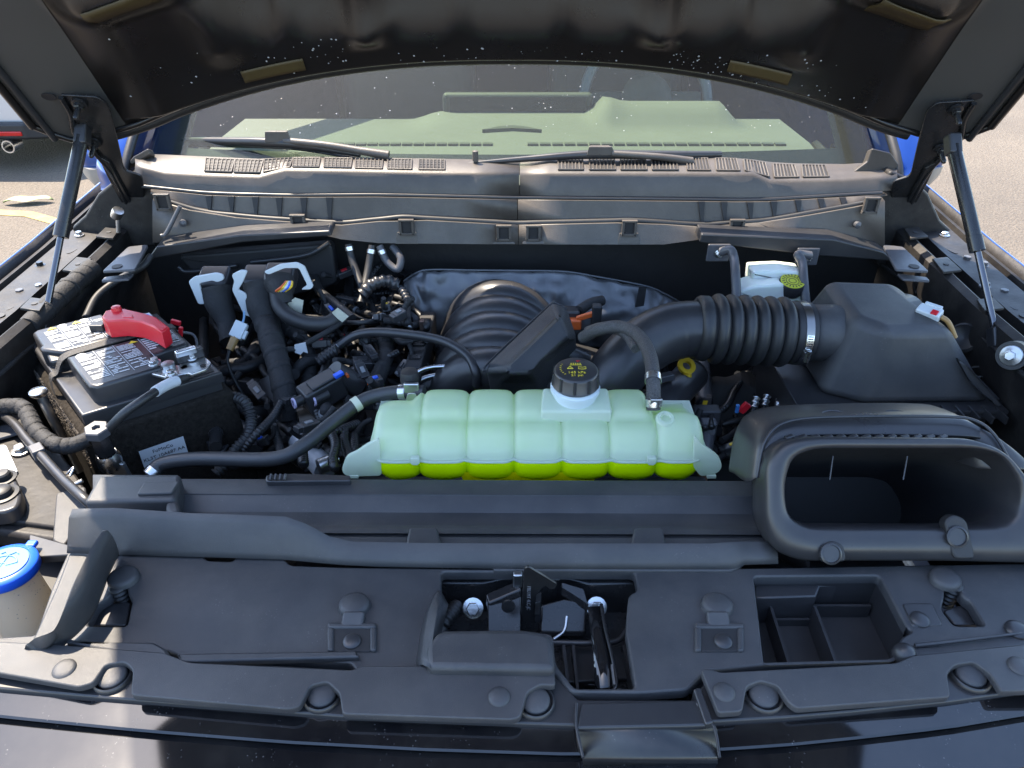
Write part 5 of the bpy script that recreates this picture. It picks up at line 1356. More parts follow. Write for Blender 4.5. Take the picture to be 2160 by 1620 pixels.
# ================================================================== intake manifold, heat shield, resonator
def manifold():
    t = thing("intake_manifold", "black intake manifold with curved overlapping runners", "intake manifold", (-0.03, 1.15, 0.75))
    cx = PZ(1058, 680, 0.98).x
    ys = [1.055, 1.112, 1.170, 1.228, 1.286]
    for i, y in enumerate(ys):
        pts = []
        for k in range(25):
            a = math.pi * (k / 24); s = -1 if a > math.pi / 2 else 1
            x = cx + 0.112 * math.cos(a) * (1 - 0.04 * i); z = 0.845 + 0.150 * math.sin(a) ** 0.8 + 0.004 * i
            yy = y + 0.030 * abs(math.cos(a)) * (-1 if False else 1) - 0.012 * math.sin(2 * a)
            pts.append(Vector((x, yy - 0.02 * abs(math.cos(a)), z)))
        MB().tube(pts, [0.033 + 0.006 * math.sin(math.pi * k / 24) for k in range(25)], 16).build("runner", M_plast2, t, smooth=180)
    # front plenum cover
    lp = [PZ(a, b, 0.97) for a, b in rp([(935, 745), (1060, 735), (1090, 770), (1060, 800), (920, 800)], 14)]
    MB().prism(lp, (0, 0, -0.12)).build("plenum", M_plast2, t, bevel=0.015, seg=4)
    c = PZ(1032, 707, 1.012)
    tube("teal_stripe", ZL([(1006, 708, 1.022), (1030, 704, 1.026), (1058, 710, 1.022)]), 0.0016, M_teal, t)
    MB().box((cx, 1.17, 0.80), (0.24, 0.30, 0.16)).build("base", M_plastd, t, bevel=0.01)
manifold()

def heat_shield():
    t0 = [(852, 592), (880, 574), (910, 568), (1000, 569), (1100, 570), (1190, 572), (1260, 583), (1360, 602), (1400, 618), (1440, 640)]
    bot = [(860, 690), (880, 720), (910, 740), (1000, 745), (1100, 740), (1190, 730), (1260, 730), (1360, 720), (1400, 715), (1440, 710)]
    A = spline(YL(t0, 1.37), 8); B = spline(YL(bot, 1.33), 8); v = []; f = []; n = len(A); m_ = 26
    for j in range(m_ + 1):
        for i in range(n):
            p = A[i].lerp(B[i], j / m_)
            q = Vector((p.x * 14, p.z * 9, 0))
            p = p + Vector((0, -0.024 * abs(mnoise.noise(q * 1.0)) - 0.016 * abs(mnoise.noise(q * 2.7 + Vector((7, 0, 0)))) - 0.02 * math.sin(math.pi * j / m_), 0))
            v.append(p)
    for j in range(m_):
        for i in range(n - 1): f.append((j * n + i, j * n + i + 1, (j + 1) * n + i + 1, (j + 1) * n + i))
    t = thing("heat_shield", "crinkled dark foil heat shield behind the intake manifold", "heat shield", (0.05, 1.36, 0.85))
    obj("foil_sheet", v, f, M_foil, t, smooth=180, solid=0.0012)
    tube("foil_hem", [p + Vector((0, -0.002, 0)) for p in A], 0.0022, M_foil, t, n=2)
    MB().prism(YL([(1348, 606), (1364, 606), (1358, 645), (1340, 648)], 1.335), (0, 0.002, 0)).build("tape_patch", M_tape, t)
heat_shield()

def resonator():
    t = thing("resonator_box", "tilted black resonator box leaning over the intake", "resonator box", PZ(1120, 790, 0.95))
    base = [(1024, 785, 1.035), (1030, 765, 1.045), (1158, 645, 1.085), (1170, 638, 1.087), (1196, 652, 1.080), (1216, 712, 1.055), (1210, 722, 1.05), (1148, 772, 1.035), (1140, 790, 1.02), (1128, 808, 1.005), (1050, 812, 1.01)]
    ridge = [(1068, 778, 1.058), (1072, 770, 1.060), (1172, 672, 1.100), (1176, 668, 1.102), (1186, 672, 1.100), (1200, 710, 1.078), (1198, 716, 1.076), (1140, 762, 1.062), (1128, 780, 1.048), (1114, 790, 1.045), (1078, 790, 1.052)]
    B = [PZ(*p) for p in base]; T = [PZ(*p) for p in ridge]
    lo = [p + Vector((0.01, 0.03, -0.09)) for p in B]
    MB().loft([lo, B, [b.lerp(t_, 0.12) + Vector((0, 0, 0.002)) for b, t_ in zip(B, T)], T]).build("shell", M_plast, t, bevel=0.007, seg=4)
    tube("seam", B[:5] , 0.0020, M_plast2, t, n=4)
    MB().tube([PZ(1190, 745, 1.02), PZ(1235, 765, 1.0)], 0.018, 14).build("spigot", M_plast2, t)
resonator()

# ================================================================== intake duct, bellows and air filter box
def intake():
    t = thing("intake_tube", "thick black intake elbow with ribbed bellows feeding the filter box", "intake tube", PZ(1330, 800, 0.9))
    yb = 1.06
    E = [PY(1488, 694, yb), PY(1430, 697, yb), PY(1378, 716, 1.05), PY(1328, 756, 1.03), PY(1283, 812, 1.01), PY(1245, 868, 1.0)]
    MB().tube(spline(E, 10), [0.047] * 10 + [0.048] * 30 + [0.047] * 11, 28).build("elbow", M_plast2, t, smooth=180)
    a, b = PY(1466, 692, yb), PY(1702, 703, yb); d = (b - a).normalized(); L = (b - a).length
    prof = [(0.046, 0), (0.052, 0.002), (0.054, 0.006), (0.054, 0.018), (0.050, 0.021)]
    s = 0.024; ribs = 6; pitch = (L - 0.024 - 0.034) / ribs
    for i in range(ribs):
        for k in range(9):
            q = k / 8; prof.append((0.049 + 0.0095 * math.sin(math.pi * q) ** 0.7, s + pitch * (i + q)))
        prof.append((0.0485, s + pitch * (i + 1) + 0.0003))
    prof += [(0.050, L - 0.033), (0.052, L - 0.030), (0.052, L - 0.002), (0.047, L)]
    MB().lathe(prof, a, d, 48).build("bellows", M_rubber, t, smooth=60)
    # worm-drive clamp near the filter box
    c = a + d * (L - 0.016)
    cl = MB().lathe([(0.0515, -0.0065), (0.0532, -0.0065), (0.0532, 0.0065), (0.0515, 0.0065)], c, d, 40).build("worm_clamp", mat("dark_steel_band", (0.25, 0.24, 0.23), 0.3, 1.0), t)
    up = Vector((0, 0, 1)); up = (up - d * up.dot(d)).normalized(); fwd = d.cross(up)
    if fwd.y > 0: fwd = -fwd
    for ang0, ang1, m_, nm, rr in ((25, -2, M_metal, "slotted_band", 0.0545), (-4, -18, M_metal, "screw_housing", 0.058)):
        L2 = []
        for k in range(6):
            an = R(ang0 + (ang1 - ang0) * k / 5); r_ = fwd * math.cos(an) + up * math.sin(an)
            L2.append([c + r_ * rr_ + d * dd for rr_, dd in ((0.052, -0.006), (rr, -0.006), (rr, 0.006), (0.052, 0.006))])
        MB().loft(L2).build(nm, m_, cl, smooth=50, bevel=0.0006)
    an = R(-8); r_ = fwd * math.cos(an) + up * math.sin(an)
    MB().tube([c + r_ * 0.059 + up * 0.008, c + r_ * 0.059 - up * 0.012], 0.0045, 12).build("screw", M_metal, cl)
    mb = MB()
    for k in range(6):
        an = R(22 - k * 4); r_ = fwd * math.cos(an) + up * math.sin(an)
        mb.box(c + r_ * 0.0548, (0.008, 0.0012, 0.0012), frame_from(d, r_))
    mb.build("band_slots", M_ink, cl)

    t = thing("air_filter_box", "large black air filter box with sloping lid at right", "air filter box", (0.62, 1.05, 0.85))
    top = [Vector((0.532, 1.135, 1.126)), Vector((0.640, 1.130, 1.124)), Vector((0.680, 0.990, 1.108)), Vector((0.575, 0.984, 1.110)), Vector((0.536, 1.02, 1.113))]
    bot = [Vector((0.505, 1.200, 0.985)), Vector((0.772, 1.200, 0.985)), Vector((0.772, 0.962, 0.985)), Vector((0.558, 0.958, 0.985)), Vector((0.498, 0.990, 0.985))]
    MB().loft([bot, top]).build("lid", M_plast, t, bevel=0.017, seg=6, smooth=30)
    # outlet neck blended into the lid
    d = Vector((1, 0, 0)); a = PY(1690, 702, 1.06)
    MB().tube([a, a + Vector((0.05, 0, 0)), a + Vector((0.10, 0.003, 0.0)), a + Vector((0.135, 0.008, 0.002)), a + Vector((0.18, 0.02, 0.0))], [0.047, 0.047, 0.048, 0.051, 0.056], 32).build("outlet_neck", M_plast, t, smooth=180)
    # lower half with flange and ribs
    fl = [Vector((0.455, 1.22, 0.986)), Vector((0.785, 1.22, 0.986)), Vector((0.785, 0.945, 0.986)), Vector((0.455, 0.945, 0.986))]
    plate("flange", fl, M_plast2, t, depth=(0, 0, -0.008), bevel=0.002)
    MB().box((0.62, 1.085, 0.86), (0.31, 0.25, 0.235)).build("lower_box", M_plast2, t, bevel=0.015, seg=3)
    for i in range(9):
        px = 1868 + i * 29
        p = PZ(px, 852 + i * 0.5, 0.990)
        MB().prism([p, p + Vector((0.004, -0.028, -0.004)), p + Vector((0.004, -0.028, -0.016)), p + Vector((0, 0, -0.016))], (0.0028, 0, 0)).build("flange_rib", M_plast2, t)
    MB().box((0.668, 0.948, 0.975), (0.21, 0.006, 0.012)).build("flange_rail", M_plast2, t, bevel=0.002)
    # side strap of the lid
    st = [PZ(*p) for p in ((2008, 745, 1.075), (2040, 770, 1.06), (2110, 845, 1.0), (2090, 850, 0.995), (2040, 800, 1.035))]
    MB().prism(st, (0.012, 0.0, -0.01)).build("side_flange", M_plast, t, bevel=0.004)
    for i, (a_, b_) in enumerate(((1990, 720), (1870, 640))):
        pass
    # white plug with red lock on the mass-air sensor
    c = thing("sensor_plug", "white connector with red lock behind the filter box", "connector", PZ(1955, 665, 1.08))
    cc = PZ(1960, 660, 1.115); rot = Matrix.Rotation(R(-48), 3, 'Z') @ Matrix.Rotation(R(20), 3, 'X')
    MB().box(cc, (0.036, 0.020, 0.016), rot).build("housing", M_white, c, bevel=0.003)
    MB().box(cc + rot @ Vector((0.009, -0.004, 0.0085)), (0.010, 0.010, 0.003), rot).build("lock", M_red, c, bevel=0.001)
    MB().box(cc + rot @ Vector((0.001, 0.010, 0.006)), (0.026, 0.006, 0.008), rot).build("latch_rail", M_white, c, bevel=0.001)
    tube("wire", [cc + rot @ Vector((0.018, 0, 0)), cc + rot @ Vector((0.03, 0.0, -0.006)), cc + rot @ Vector((0.045, -0.002, -0.03))], 0.004, M_brown, c)
intake()

# ================================================================== brake fluid reservoir and its brace rods
def brake():
    t = thing("brake_fluid_reservoir", "white brake fluid reservoir with yellow-topped cap near the firewall", "reservoir", PY(1620, 620, 1.22))
    y = 1.22
    lo = YL([(1556, 660), (1712, 660), (1702, 595), (1690, 575), (1590, 572), (1558, 600)], y)
    hi = [p + Vector((0, 0.09, 0.004)) for p in lo]
    MB().prism(YL(rp([(1556, 665), (1704, 665), (1702, 603), (1640, 600), (1590, 604), (1558, 615)], 5), y), (0, 0.05, 0)).build("body", M_pale, t, bevel=0.006, seg=3)
    MB().prism(YL(rp([(1584, 606), (1700, 604), (1694, 576), (1650, 571), (1588, 574)], 5), y + 0.03), (0, 0.05, 0)).build("top_tier", M_pale, t, bevel=0.006, seg=3)
    c = PY(1668, 603, y + 0.015)
    cap = MB().lathe([(0, -0.012), (0.0225, -0.012), (0.0235, -0.009), (0.0235, 0.008), (0.022, 0.011), (0, 0.011)], c, (0, -0.25, 1), 32).build("cap", M_plast2, t)
    ax = Vector((0, -0.25, 1)).normalized(); tp = c + ax * 0.0112
    q = Vector((0, 0, 1)).rotation_difference(ax).to_matrix()
    MB().lathe([(0, 0), (0.0215, 0), (0.0215, 0.0008), (0, 0.0008)], tp, ax, 32).build("cap_label", mat("yellow_print", (0.42, 0.44, 0.01), 0.5), cap)
    mb = MB()
    for rr in (0.006, 0.011):
        mb.lathe([(rr, 0.0009), (rr + 0.0012, 0.0009), (rr + 0.0012, 0.0013), (rr, 0.0013)], tp, ax, 24)
    for i in range(18):
        a = 2 * math.pi * i / 18
        mb.box(tp + q @ Vector((0.0165 * math.cos(a), 0.0165 * math.sin(a), 0.0011)), (0.005, 0.0018, 0.0004), q @ Matrix.Rotation(a, 3, 'Z'))
    mb.build("cap_print", M_ink, cap, smooth=0)
    for nm, lab, a, b, fl in (("brace_rod", "grey brace rod left of the brake fluid reservoir", (1544, 530), (1556, 700), (1515, 533)), ("brace_rod", "grey brace rod right of the brake fluid reservoir", (1688, 540), (1706, 700), (1702, 541))):
        r = thing(nm, lab, "brace rod", PY(*b, 1.19), "brace rods at the brake reservoir")
        p = YL([(fl[0] + 6, fl[1] - 2, 1.30), (a[0] - 4, a[1] - 3, 1.29), (a[0] + 4, a[1] + 14, 1.275), (a[0] + 8, a[1] + 60, 1.23), (b[0], b[1], 1.18)])
        tube("rod", p, 0.0085, M_greyp, r, res=12)
        f0 = PY(fl[0], fl[1], 1.31)
        MB().box(f0, (0.044, 0.006, 0.036)).build("foot_plate", M_greyp, r, bevel=0.003)
        bolt("bolt", f0 + Vector((0.0, -0.003, 0)), M_metal, r, 0.0055, 0.012, (0, -1, 0.1))
brake()

# ================================================================== battery
def battery():
    t = thing("battery", "black car battery with white-printed top label and felt wrap at left", "battery", PZ(250, 850, 0.80))
    F = PZ(176, 878, 1.05); ang = R(36)
    w = Vector((math.cos(ang), math.sin(ang), 0)); l = Vector((-math.sin(ang) * 1.13, math.cos(ang) * 0.90, 0)).normalized()
    W, Ln = 0.190, 0.262
    rot = Matrix((w, Vector((-w.y, w.x, 0)), Vector((0, 0, 1)))).transposed()
    def Q(a, b, z): return Vector((F.x, F.y, 0)) + w * a + l * b + Vector((0, 0, z))
    def rect(a0, a1, b0, b1, z, r=0.0):
        return [Q(a0, b0, z), Q(a1, b0, z), Q(a1, b1, z), Q(a0, b1, z)]
    case = plate("case", rect(0, W, 0, Ln, 1.052), M_plastd, t, depth=(0, 0, -0.05), bevel=0.004, seg=3)
    plate("ledge", rect(-0.002, W + 0.004, -0.002, Ln + 0.002, 1.0535), M_plast2, t, depth=(0, 0, -0.018), bevel=0.003, seg=3)
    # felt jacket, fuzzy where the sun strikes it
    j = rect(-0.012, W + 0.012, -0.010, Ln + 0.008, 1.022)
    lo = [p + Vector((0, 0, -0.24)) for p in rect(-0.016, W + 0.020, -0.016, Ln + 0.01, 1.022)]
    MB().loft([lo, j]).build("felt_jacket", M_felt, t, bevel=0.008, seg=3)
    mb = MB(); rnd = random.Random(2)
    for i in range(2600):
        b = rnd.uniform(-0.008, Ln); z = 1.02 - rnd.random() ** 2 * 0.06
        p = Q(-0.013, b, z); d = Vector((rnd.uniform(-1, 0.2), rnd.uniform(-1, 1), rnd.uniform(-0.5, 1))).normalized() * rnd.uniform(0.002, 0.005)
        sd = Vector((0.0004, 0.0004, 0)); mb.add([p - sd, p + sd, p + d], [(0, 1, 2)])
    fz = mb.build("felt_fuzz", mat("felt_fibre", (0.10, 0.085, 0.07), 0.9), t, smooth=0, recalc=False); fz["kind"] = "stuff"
    # two raised label decks either side of the strap, notched at the left edge
    zt = 1.083
    d2 = [Q(a, b, zt) for a, b in ((0.022, 0.150), (0.000, 0.176), (0.000, 0.186), (0.004, 0.19), (0.004, 0.244), (0.012, 0.252), (0.108, 0.252), (0.112, 0.222), (0.165, 0.215), (0.172, 0.205), (0.172, 0.150))]
    d1 = [Q(a, b, zt) for a, b in ((0.022, 0.022), (0.030, 0.012), (0.118, 0.012), (0.122, 0.058), (0.172, 0.062), (0.178, 0.07), (0.178, 0.128), (0.022, 0.128))]
    plate("label_deck", d2, M_plast2, t, depth=(0, 0, -0.032), bevel=0.005, seg=3)
    plate("label_deck", d1, M_plast2, t, depth=(0, 0, -0.032), bevel=0.005, seg=3)
    # printed columns of small white text blocks (each column is a print of its own)
    rnd = random.Random(11)
    def column(a0, a1, b0, b1, m_=M_wink, rows=6, z=zt + 0.0004):
        mb = MB(); h = (b1 - b0) / rows
        for i in range(rows):
            bb = b0 + h * i; x = a0
            while x < a1 - 0.002:
                wd = min(a1 - x, rnd.uniform(0.005, 0.016))
                if rnd.random() < 0.82:
                    mb.prism([Q(x, bb + h * 0.12, z), Q(x + wd - 0.0009, bb + h * 0.12, z), Q(x + wd - 0.0009, bb + h * 0.64, z), Q(x, bb + h * 0.64, z)], (0, 0, 0.0002))
                x += wd
        mb.build("label_print", m_, t, smooth=0)
    for a in (0.032, 0.060, 0.088):
        column(a, a + 0.024, 0.032, 0.062); column(a, a + 0.024, 0.066, 0.094); column(a, a + 0.024, 0.097, 0.120, rows=7)
    column(0.124, 0.150, 0.075, 0.120); column(0.152, 0.172, 0.078, 0.122, rows=12)
    for a in (0.018, 0.042, 0.066, 0.090):
        column(a, a + 0.021, 0.160, 0.186); column(a, a + 0.021, 0.190, 0.214); column(a, a + 0.021, 0.217, 0.234, rows=5)
    column(0.116, 0.140, 0.165, 0.205, rows=12)
    for a in (0.057, 0.085, 0.1215): plate("label_rule", rect(a, a + 0.0007, 0.026, 0.123, zt + 0.0005), M_wink, t, depth=(0, 0, 0.0002), bevel=0)
    for a in (0.0395, 0.0635, 0.0875, 0.1130): plate("label_rule", rect(a, a + 0.0007, 0.156, 0.238, zt + 0.0005), M_wink, t, depth=(0, 0, 0.0002), bevel=0)
    plate("warning_sticker", rect(0.142, 0.168, 0.166, 0.206, zt + 0.0005), M_sticker, t, depth=(0, 0, 0.0002), bevel=0)
    for a, b in ((0.024, 0.236), (0.060, 0.236), (0.148, 0.196), (0.148, 0.172), (0.105, 0.112)):
        plate("warning_triangle", [Q(a, b, zt + 0.0009), Q(a + 0.014, b, zt + 0.0009), Q(a + 0.007, b + 0.009, zt + 0.0009)], M_yink, t, depth=(0, 0, 0.0002), bevel=0)
    for a, b, m_ in ((0.156, 0.198, M_bluep), (0.158, 0.186, M_bluep), (0.156, 0.176, M_red)):
        plate("pictogram", rect(a, a + 0.009, b - 0.003, b + 0.003, zt + 0.0009), m_, t, depth=(0, 0, 0.0002), bevel=0)
    for a, b in ((0.046, 0.240), (0.078, 0.240), (0.040, 0.118)):
        c = Q(a, b, zt + 0.0004); MB().lathe([(0, 0), (0.007, 0), (0.007, 0.0003), (0, 0.0003)], c, (0, 0, 1), 20).build("round_mark", M_wink, t)
    # woven strap over the middle
    sp = [Q(-0.010, 0.135, 0.97), Q(-0.008, 0.137, 1.045), Q(0.004, 0.138, 1.058), Q(0.020, 0.139, 1.078), Q(0.06, 0.139, 1.082), Q(0.17, 0.139, 1.082), Q(0.184, 0.139, 1.07), Q(0.196, 0.139, 1.03)]
    hv = l * 0.0085
    st = []
    for p in spline(sp, 6): st.append([p - hv, p - hv + Vector((0, 0, 0.0016)), p + hv + Vector((0, 0, 0.0016)), p + hv])
    MB().loft(st).build("strap", mat("woven_strap", (0.030, 0.027, 0.024), 0.7, bump=1.0, bscale=300, var=0.4, vscale=220), t, smooth=30)
    # recessed handle at the left edge
    MB().loft([[Q(0.002, 0.150, 1.060), Q(0.020, 0.146, 1.060), Q(0.022, 0.172, 1.066), Q(0.004, 0.180, 1.066)], [Q(0.002, 0.150, 1.072), Q(0.020, 0.146, 1.072), Q(0.022, 0.172, 1.076), Q(0.004, 0.180, 1.076)]]).build("handle", M_plast2, t, bevel=0.004, seg=3)
    # front sticker with its part number
    n = -l.normalized(); n.z = 0
    fx = w.copy(); pj = PP(346, 956, Q(0.1, -0.016, 0.93), n)
    fy = Vector((0, 0, 1)); rt = Matrix((fx, fy, fx.cross(fy))).transposed()
    stk = plate("sticker", [pj + n * 0.0015 + rt @ Vector((a * 0.032, b * 0.019, 0)) for a, b in rp([(-1, -1), (1, -1), (1, 1), (-1, 1)], 0.25, 4)], M_sticker, t, depth=n * 0.0004, bevel=0)
    for k, s_ in enumerate(("FoMoCo", "KL3T 10A687 AA", "C500L")):
        text("sticker_text", s_, 0.0082, pj + n * 0.0022 + rt @ Vector((0.0, 0.0105 - 0.0105 * k, 0)), rt, M_ink, stk)
    # negative post clamp: bright plates, nuts, bolt
    zt2 = 1.072
    for px in ([(312, 768), (330, 760), (352, 772), (395, 768), (400, 786), (352, 796), (318, 788)], [(376, 752), (418, 742), (446, 764), (436, 778), (402, 790), (380, 778)]):
        zplate("terminal_plate", px, zt2 + 0.006, M_metal, t, th=0.004, r=5, bevel=0.0008)
    MB().lathe([(0, -0.012), (0.010, -0.012), (0.0095, 0.008), (0, 0.009)], PZ(356, 776, zt2 + 0.005), (0, 0, 1), 24).build("battery_post", M_alu, t)
    for a, b in ((325, 772), (328, 766), (405, 756), (362, 792)):
        bolt("terminal_nut", PZ(a, b, zt2 + 0.008), M_metal, t, 0.0055, 0.009)
    MB().box(PZ(400, 748, zt2 + 0.014), (0.040, 0.012, 0.016), rot).build("sensor_block", M_plast2, t, bevel=0.002)
    MB().box(PZ(392, 742, zt2 + 0.022), (0.030, 0.010, 0.010), rot).build("sensor_lug", M_metal, t, bevel=0.002)
    MB().lathe([(0, 0), (0.004, 0), (0.004, 0.0006), (0, 0.0006)], PZ(428, 771, zt2 + 0.0068), (0, 0, 1), 16).build("plate_hole", M_ink, t)
    plate("terminal_recess", [Q(a, b, 1.0545) for a, b in ((0.120, 0.006), (0.186, 0.006), (0.186, 0.056), (0.120, 0.056))], M_plastd, t, depth=(0, 0, -0.006), bevel=0)
    return Q
BQ = battery()

def battery_extras():
    # red positive cover
    t = thing("terminal_cover", "red plastic cover over the battery's positive terminal", "terminal cover", PZ(270, 690, 1.06))
    base = [(214, 668), (222, 655), (246, 648), (262, 650), (305, 660), (330, 668), (356, 688), (341, 700), (322, 688), (296, 678), (262, 674), (226, 677)]
    zt = 1.115
    T = [PZ(a, b, zt) for a, b in base]
    plate("cover", T, M_red, t, depth=(0.0, -0.002, -0.028), bevel=0.0028, seg=2)
    zplate("raised_panel", [(258, 662), (280, 663), (282, 670), (256, 669)], zt + 0.001, M_red, t, th=0.004, r=4)
    MB().lathe([(0, 0), (0.008, 0), (0.007, 0.005), (0, 0.006)], PZ(246, 653, zt), (0, 0, 1), 16).build("dimple", M_red, t)
    MB().box(PZ(208, 690, 1.088), (0.022, 0.016, 0.014)).build("side_latch", M_plast2, t, bevel=0.002)
    for i, (a, b) in enumerate(((371, 680), (381, 703))):
        MB().box(PZ(a, b, 1.06), (0.016, 0.006, 0.008) if i == 0 else (0.006, 0.006, 0.024), Matrix.Rotation(0.3, 3, 'Y')).build("red_tag", M_red, t, bevel=0.001)
    tube("tag_wire", ZL([(355, 695, 1.07), (375, 700, 1.06), (405, 705, 1.05), (415, 722, 1.04), (412, 742, 1.03)]), 0.0025, M_greyp, t)
    # ground cable with white tag
    p = ZL([(395, 795, 1.070), (352, 812, 1.078), (310, 838, 1.085), (262, 872, 1.075), (228, 905, 1.05), (206, 915, 1.03)])
    t, sp = hose("ground_cable", "black battery ground cable with white tag", p, 0.0062, M_rubber, cat="cable")
    MB().tube(sub_path(sp, 0.10, 0.33), 0.0078, 12).build("white_tag", M_sticker, t, smooth=40)
    # hex stud holding the cable
    c = PZ(208, 916, 1.045)
    t = thing("hold_down_stud", "hex-headed hold-down stud in front of the battery", "stud", c + Vector((0, 0, -0.12)))
    MB().lathe([(0, 0), (0.0165, 0), (0.0165, 0.011), (0.015, 0.0125), (0.006, 0.0125), (0.005, 0.008), (0, 0.008)], c, (0.05, -0.1, 1), 6).build("hex_nut", M_greyp, t, smooth=20)
    MB().lathe([(0, -0.034), (0.013, -0.034), (0.013, 0.0), (0, 0.0)], c, (0.05, -0.1, 1), 6).build("hex_spacer", M_dsteel, t, smooth=20)
    MB().lathe([(0, -0.062), (0.015, -0.062), (0.0165, -0.056), (0.0165, -0.044), (0.013, -0.036), (0, -0.036)], c, (0.05, -0.1, 1), 20).build("metal_collar", M_metal, t)
    MB().box(c + Vector((0.012, 0.005, -0.10)), (0.022, 0.008, 0.09), Matrix.Rotation(R(-8), 3, 'Y')).build("bracket_leg", M_alu, t, bevel=0.002)
    # tall bolt at the battery's left
    a = PZ(80, 826, 1.06)
    t = thing("carriage_bolt", "tall round-headed bolt left of the battery", "bolt", a + Vector((0, 0, -0.15)))
    MB().lathe([(0, -0.006), (0.010, -0.006), (0.0125, -0.003), (0.0125, 0.001), (0.010, 0.003), (0, 0.0035)], a, (0, 0, 1), 24).build("head", M_metal, t)
    MB().tube([a, a + Vector((0.012, 0.0, -0.15))], 0.0065, 14).build("shank", M_alu, t, smooth=60)
battery_extras()

# ================================================================== left front corner: bracket, harness, washer bottle
def left_corner():
    t = thing("corner_bracket", "sunlit dark corner bracket of the radiator support at left", "bracket", PZ(60, 1000, 0.95))
    zplate("main_plate", [(-150, 930), (30, 868), (95, 905), (180, 1030), (150, 1085), (118, 1112), (-150, 1075)], 1.0, M_apron, t, th=0.012, r=10, bevel=0.003)
    v = ZL([(-150, 1078), (118, 1112), (140, 1120), (110, 1140), (-150, 1100)], 0.995)
    MB().prism(v, (0, 0, -0.03)).build("front_roll", M_apron, t, bevel=0.008, seg=3)
    zplate("label_sheet", [(-150, 952), (12, 938), (38, 996), (-150, 1010)], 1.004, M_sticker, t, th=0.001, r=6, bevel=0)
    zplate("front_wing", [(118, 1040), (180, 1025), (185, 1080), (135, 1150), (110, 1140)], 1.012, M_plast, t, th=0.01, r=6, bevel=0.002)
    bz = zplate("lamp_boss", [(-150, 1000), (5, 993), (30, 1000), (46, 1040), (40, 1068), (10, 1080), (-150, 1095)], 1.020, M_plast2, t, th=0.02, r=12, bevel=0.004, seg=3)
    for a, b, r_ in ((8, 1010, 0.010), (6, 1044, 0.012)):
        MB().lathe([(r_ * 1.6, 0), (r_ * 1.6, 0.002), (r_ * 1.2, 0.003), (r_, 0.001), (r_, 0.009), (r_ * 0.8, 0.011), (0, 0.0115)], PZ(a, b, 1.020), (0, 0, 1), 24).build("rubber_button", M_rubber, bz)
    bolt("side_bolt", PZ(46, 952, 1.001), M_metal, t, 0.009, 0.010)
    zplate("bright_tab", [(-60, 908), (28, 893), (42, 912), (-60, 940)], 1.008, M_greyp, t, th=0.004, r=3)
    # taped harness
    p = ZL([(-60, 862, 1.03), (0, 858, 1.04), (45, 858, 1.045), (62, 880, 1.04), (75, 905, 1.035), (110, 935, 1.03), (150, 940, 1.025), (188, 925, 1.03)])
    t2, sp = hose("taped_harness", "sunlit taped wiring harness at the left edge", p, 0.011, M_tape, cat="harness")
    MB().tube(sub_path(sp, 0.70, 1.0), 0.0075, 10).build("bare_run", M_rubber, t2, smooth=60)
    p = ZL([(-50, 850, 1.02), (20, 885, 1.03), (60, 930, 1.03), (100, 975, 1.03), (140, 1018, 1.03), (178, 1052, 1.035), (205, 1075, 1.02)])
    t3, sp = hose("prop_cable", "black release cable crossing the left bracket", p, 0.0062, M_plast2, cat="cable")
    MB().box(sp[int(len(sp) * 0.42)], (0.022, 0.016, 0.016), Matrix.Rotation(-0.8, 3, 'Z')).build("cable_clip", M_greyp, t3, bevel=0.002)
    mb = MB()
    for a, b in (((143, 1000), (155, 985)), ((155, 1022), (172, 1015))):
        pass
    t4 = thing("metal_clip", "small bent metal clip below the battery", "clip", PZ(150, 1000, 1.0))
    tube("clip_wire", ZL([(140, 1000, 1.0), (155, 986, 1.005), (147, 1005, 1.0)]), 0.0018, M_metal, t4)
    tube("clip_leg", ZL([(158, 1022, 1.0), (174, 1014, 1.003)]), 0.003, M_alu, t4)
    # washer bottle
    c = PZ(8, 1192, 1.03)
    t = thing("washer_bottle", "washer fluid bottle with blue cap at the lower left", "bottle", c + Vector((0, 0, -0.14)))
    M_wash = shell_mat("washer_bottle_plastic", (0.55, 0.50, 0.42), (0.75, 0.68, 0.55), 0.4)
    d = Vector((-0.01, -0.03, -1)).normalized()
    MB().lathe([(0.0, 0.0), (0.026, 0.0), (0.027, 0.006), (0.028, 0.03), (0.031, 0.06), (0.036, 0.15), (0.0, 0.15)], c + d * 0.004, d, 32).build("neck", M_wash, t, smooth=50)
    cap = MB().lathe([(0.0, -0.012), (0.0335, -0.012), (0.0345, -0.010), (0.0345, -0.001), (0.033, 0.001), (0.027, 0.0025), (0.0265, 0.0018), (0.0, 0.002)], c, -d, 40).build("cap", M_bluep, t, smooth=40)
    MB().lathe([(0, 0), (0.0255, 0), (0.0255, 0.001), (0, 0.001)], c - d * 0.0022, -d, 32).build("cap_disc", mat("pale_blue_plastic", (0.07, 0.20, 0.40), 0.35), cap)
    # wiper-and-spray symbol moulded on the disc
    mb = MB(); o = c - d * 0.0036
    arc = [o + Vector((0.017 * math.cos(R(a)), 0.017 * math.sin(R(a)) - 0.006, 0)) for a in range(25, 156, 10)]
    mb.tube(arc, 0.0006, 6); arc2 = [o + Vector((0.006 * math.cos(R(a)), 0.006 * math.sin(R(a)) - 0.006, 0)) for a in range(25, 156, 15)]; mb.tube(arc2, 0.0006, 6)
    mb.tube([arc[0], arc2[0]], 0.0006, 6); mb.tube([arc[-1], arc2[-1]], 0.0006, 6)
    mb.tube([o + Vector((0, -0.006, 0)), o + Vector((0, 0.014, 0))], 0.0006, 6)
    for s in (-1, 1): mb.tube([o + Vector((0, 0.012, 0)), o + Vector((s * 0.006, 0.017, 0)), o + Vector((s * 0.010, 0.014, 0))], 0.0006, 6)
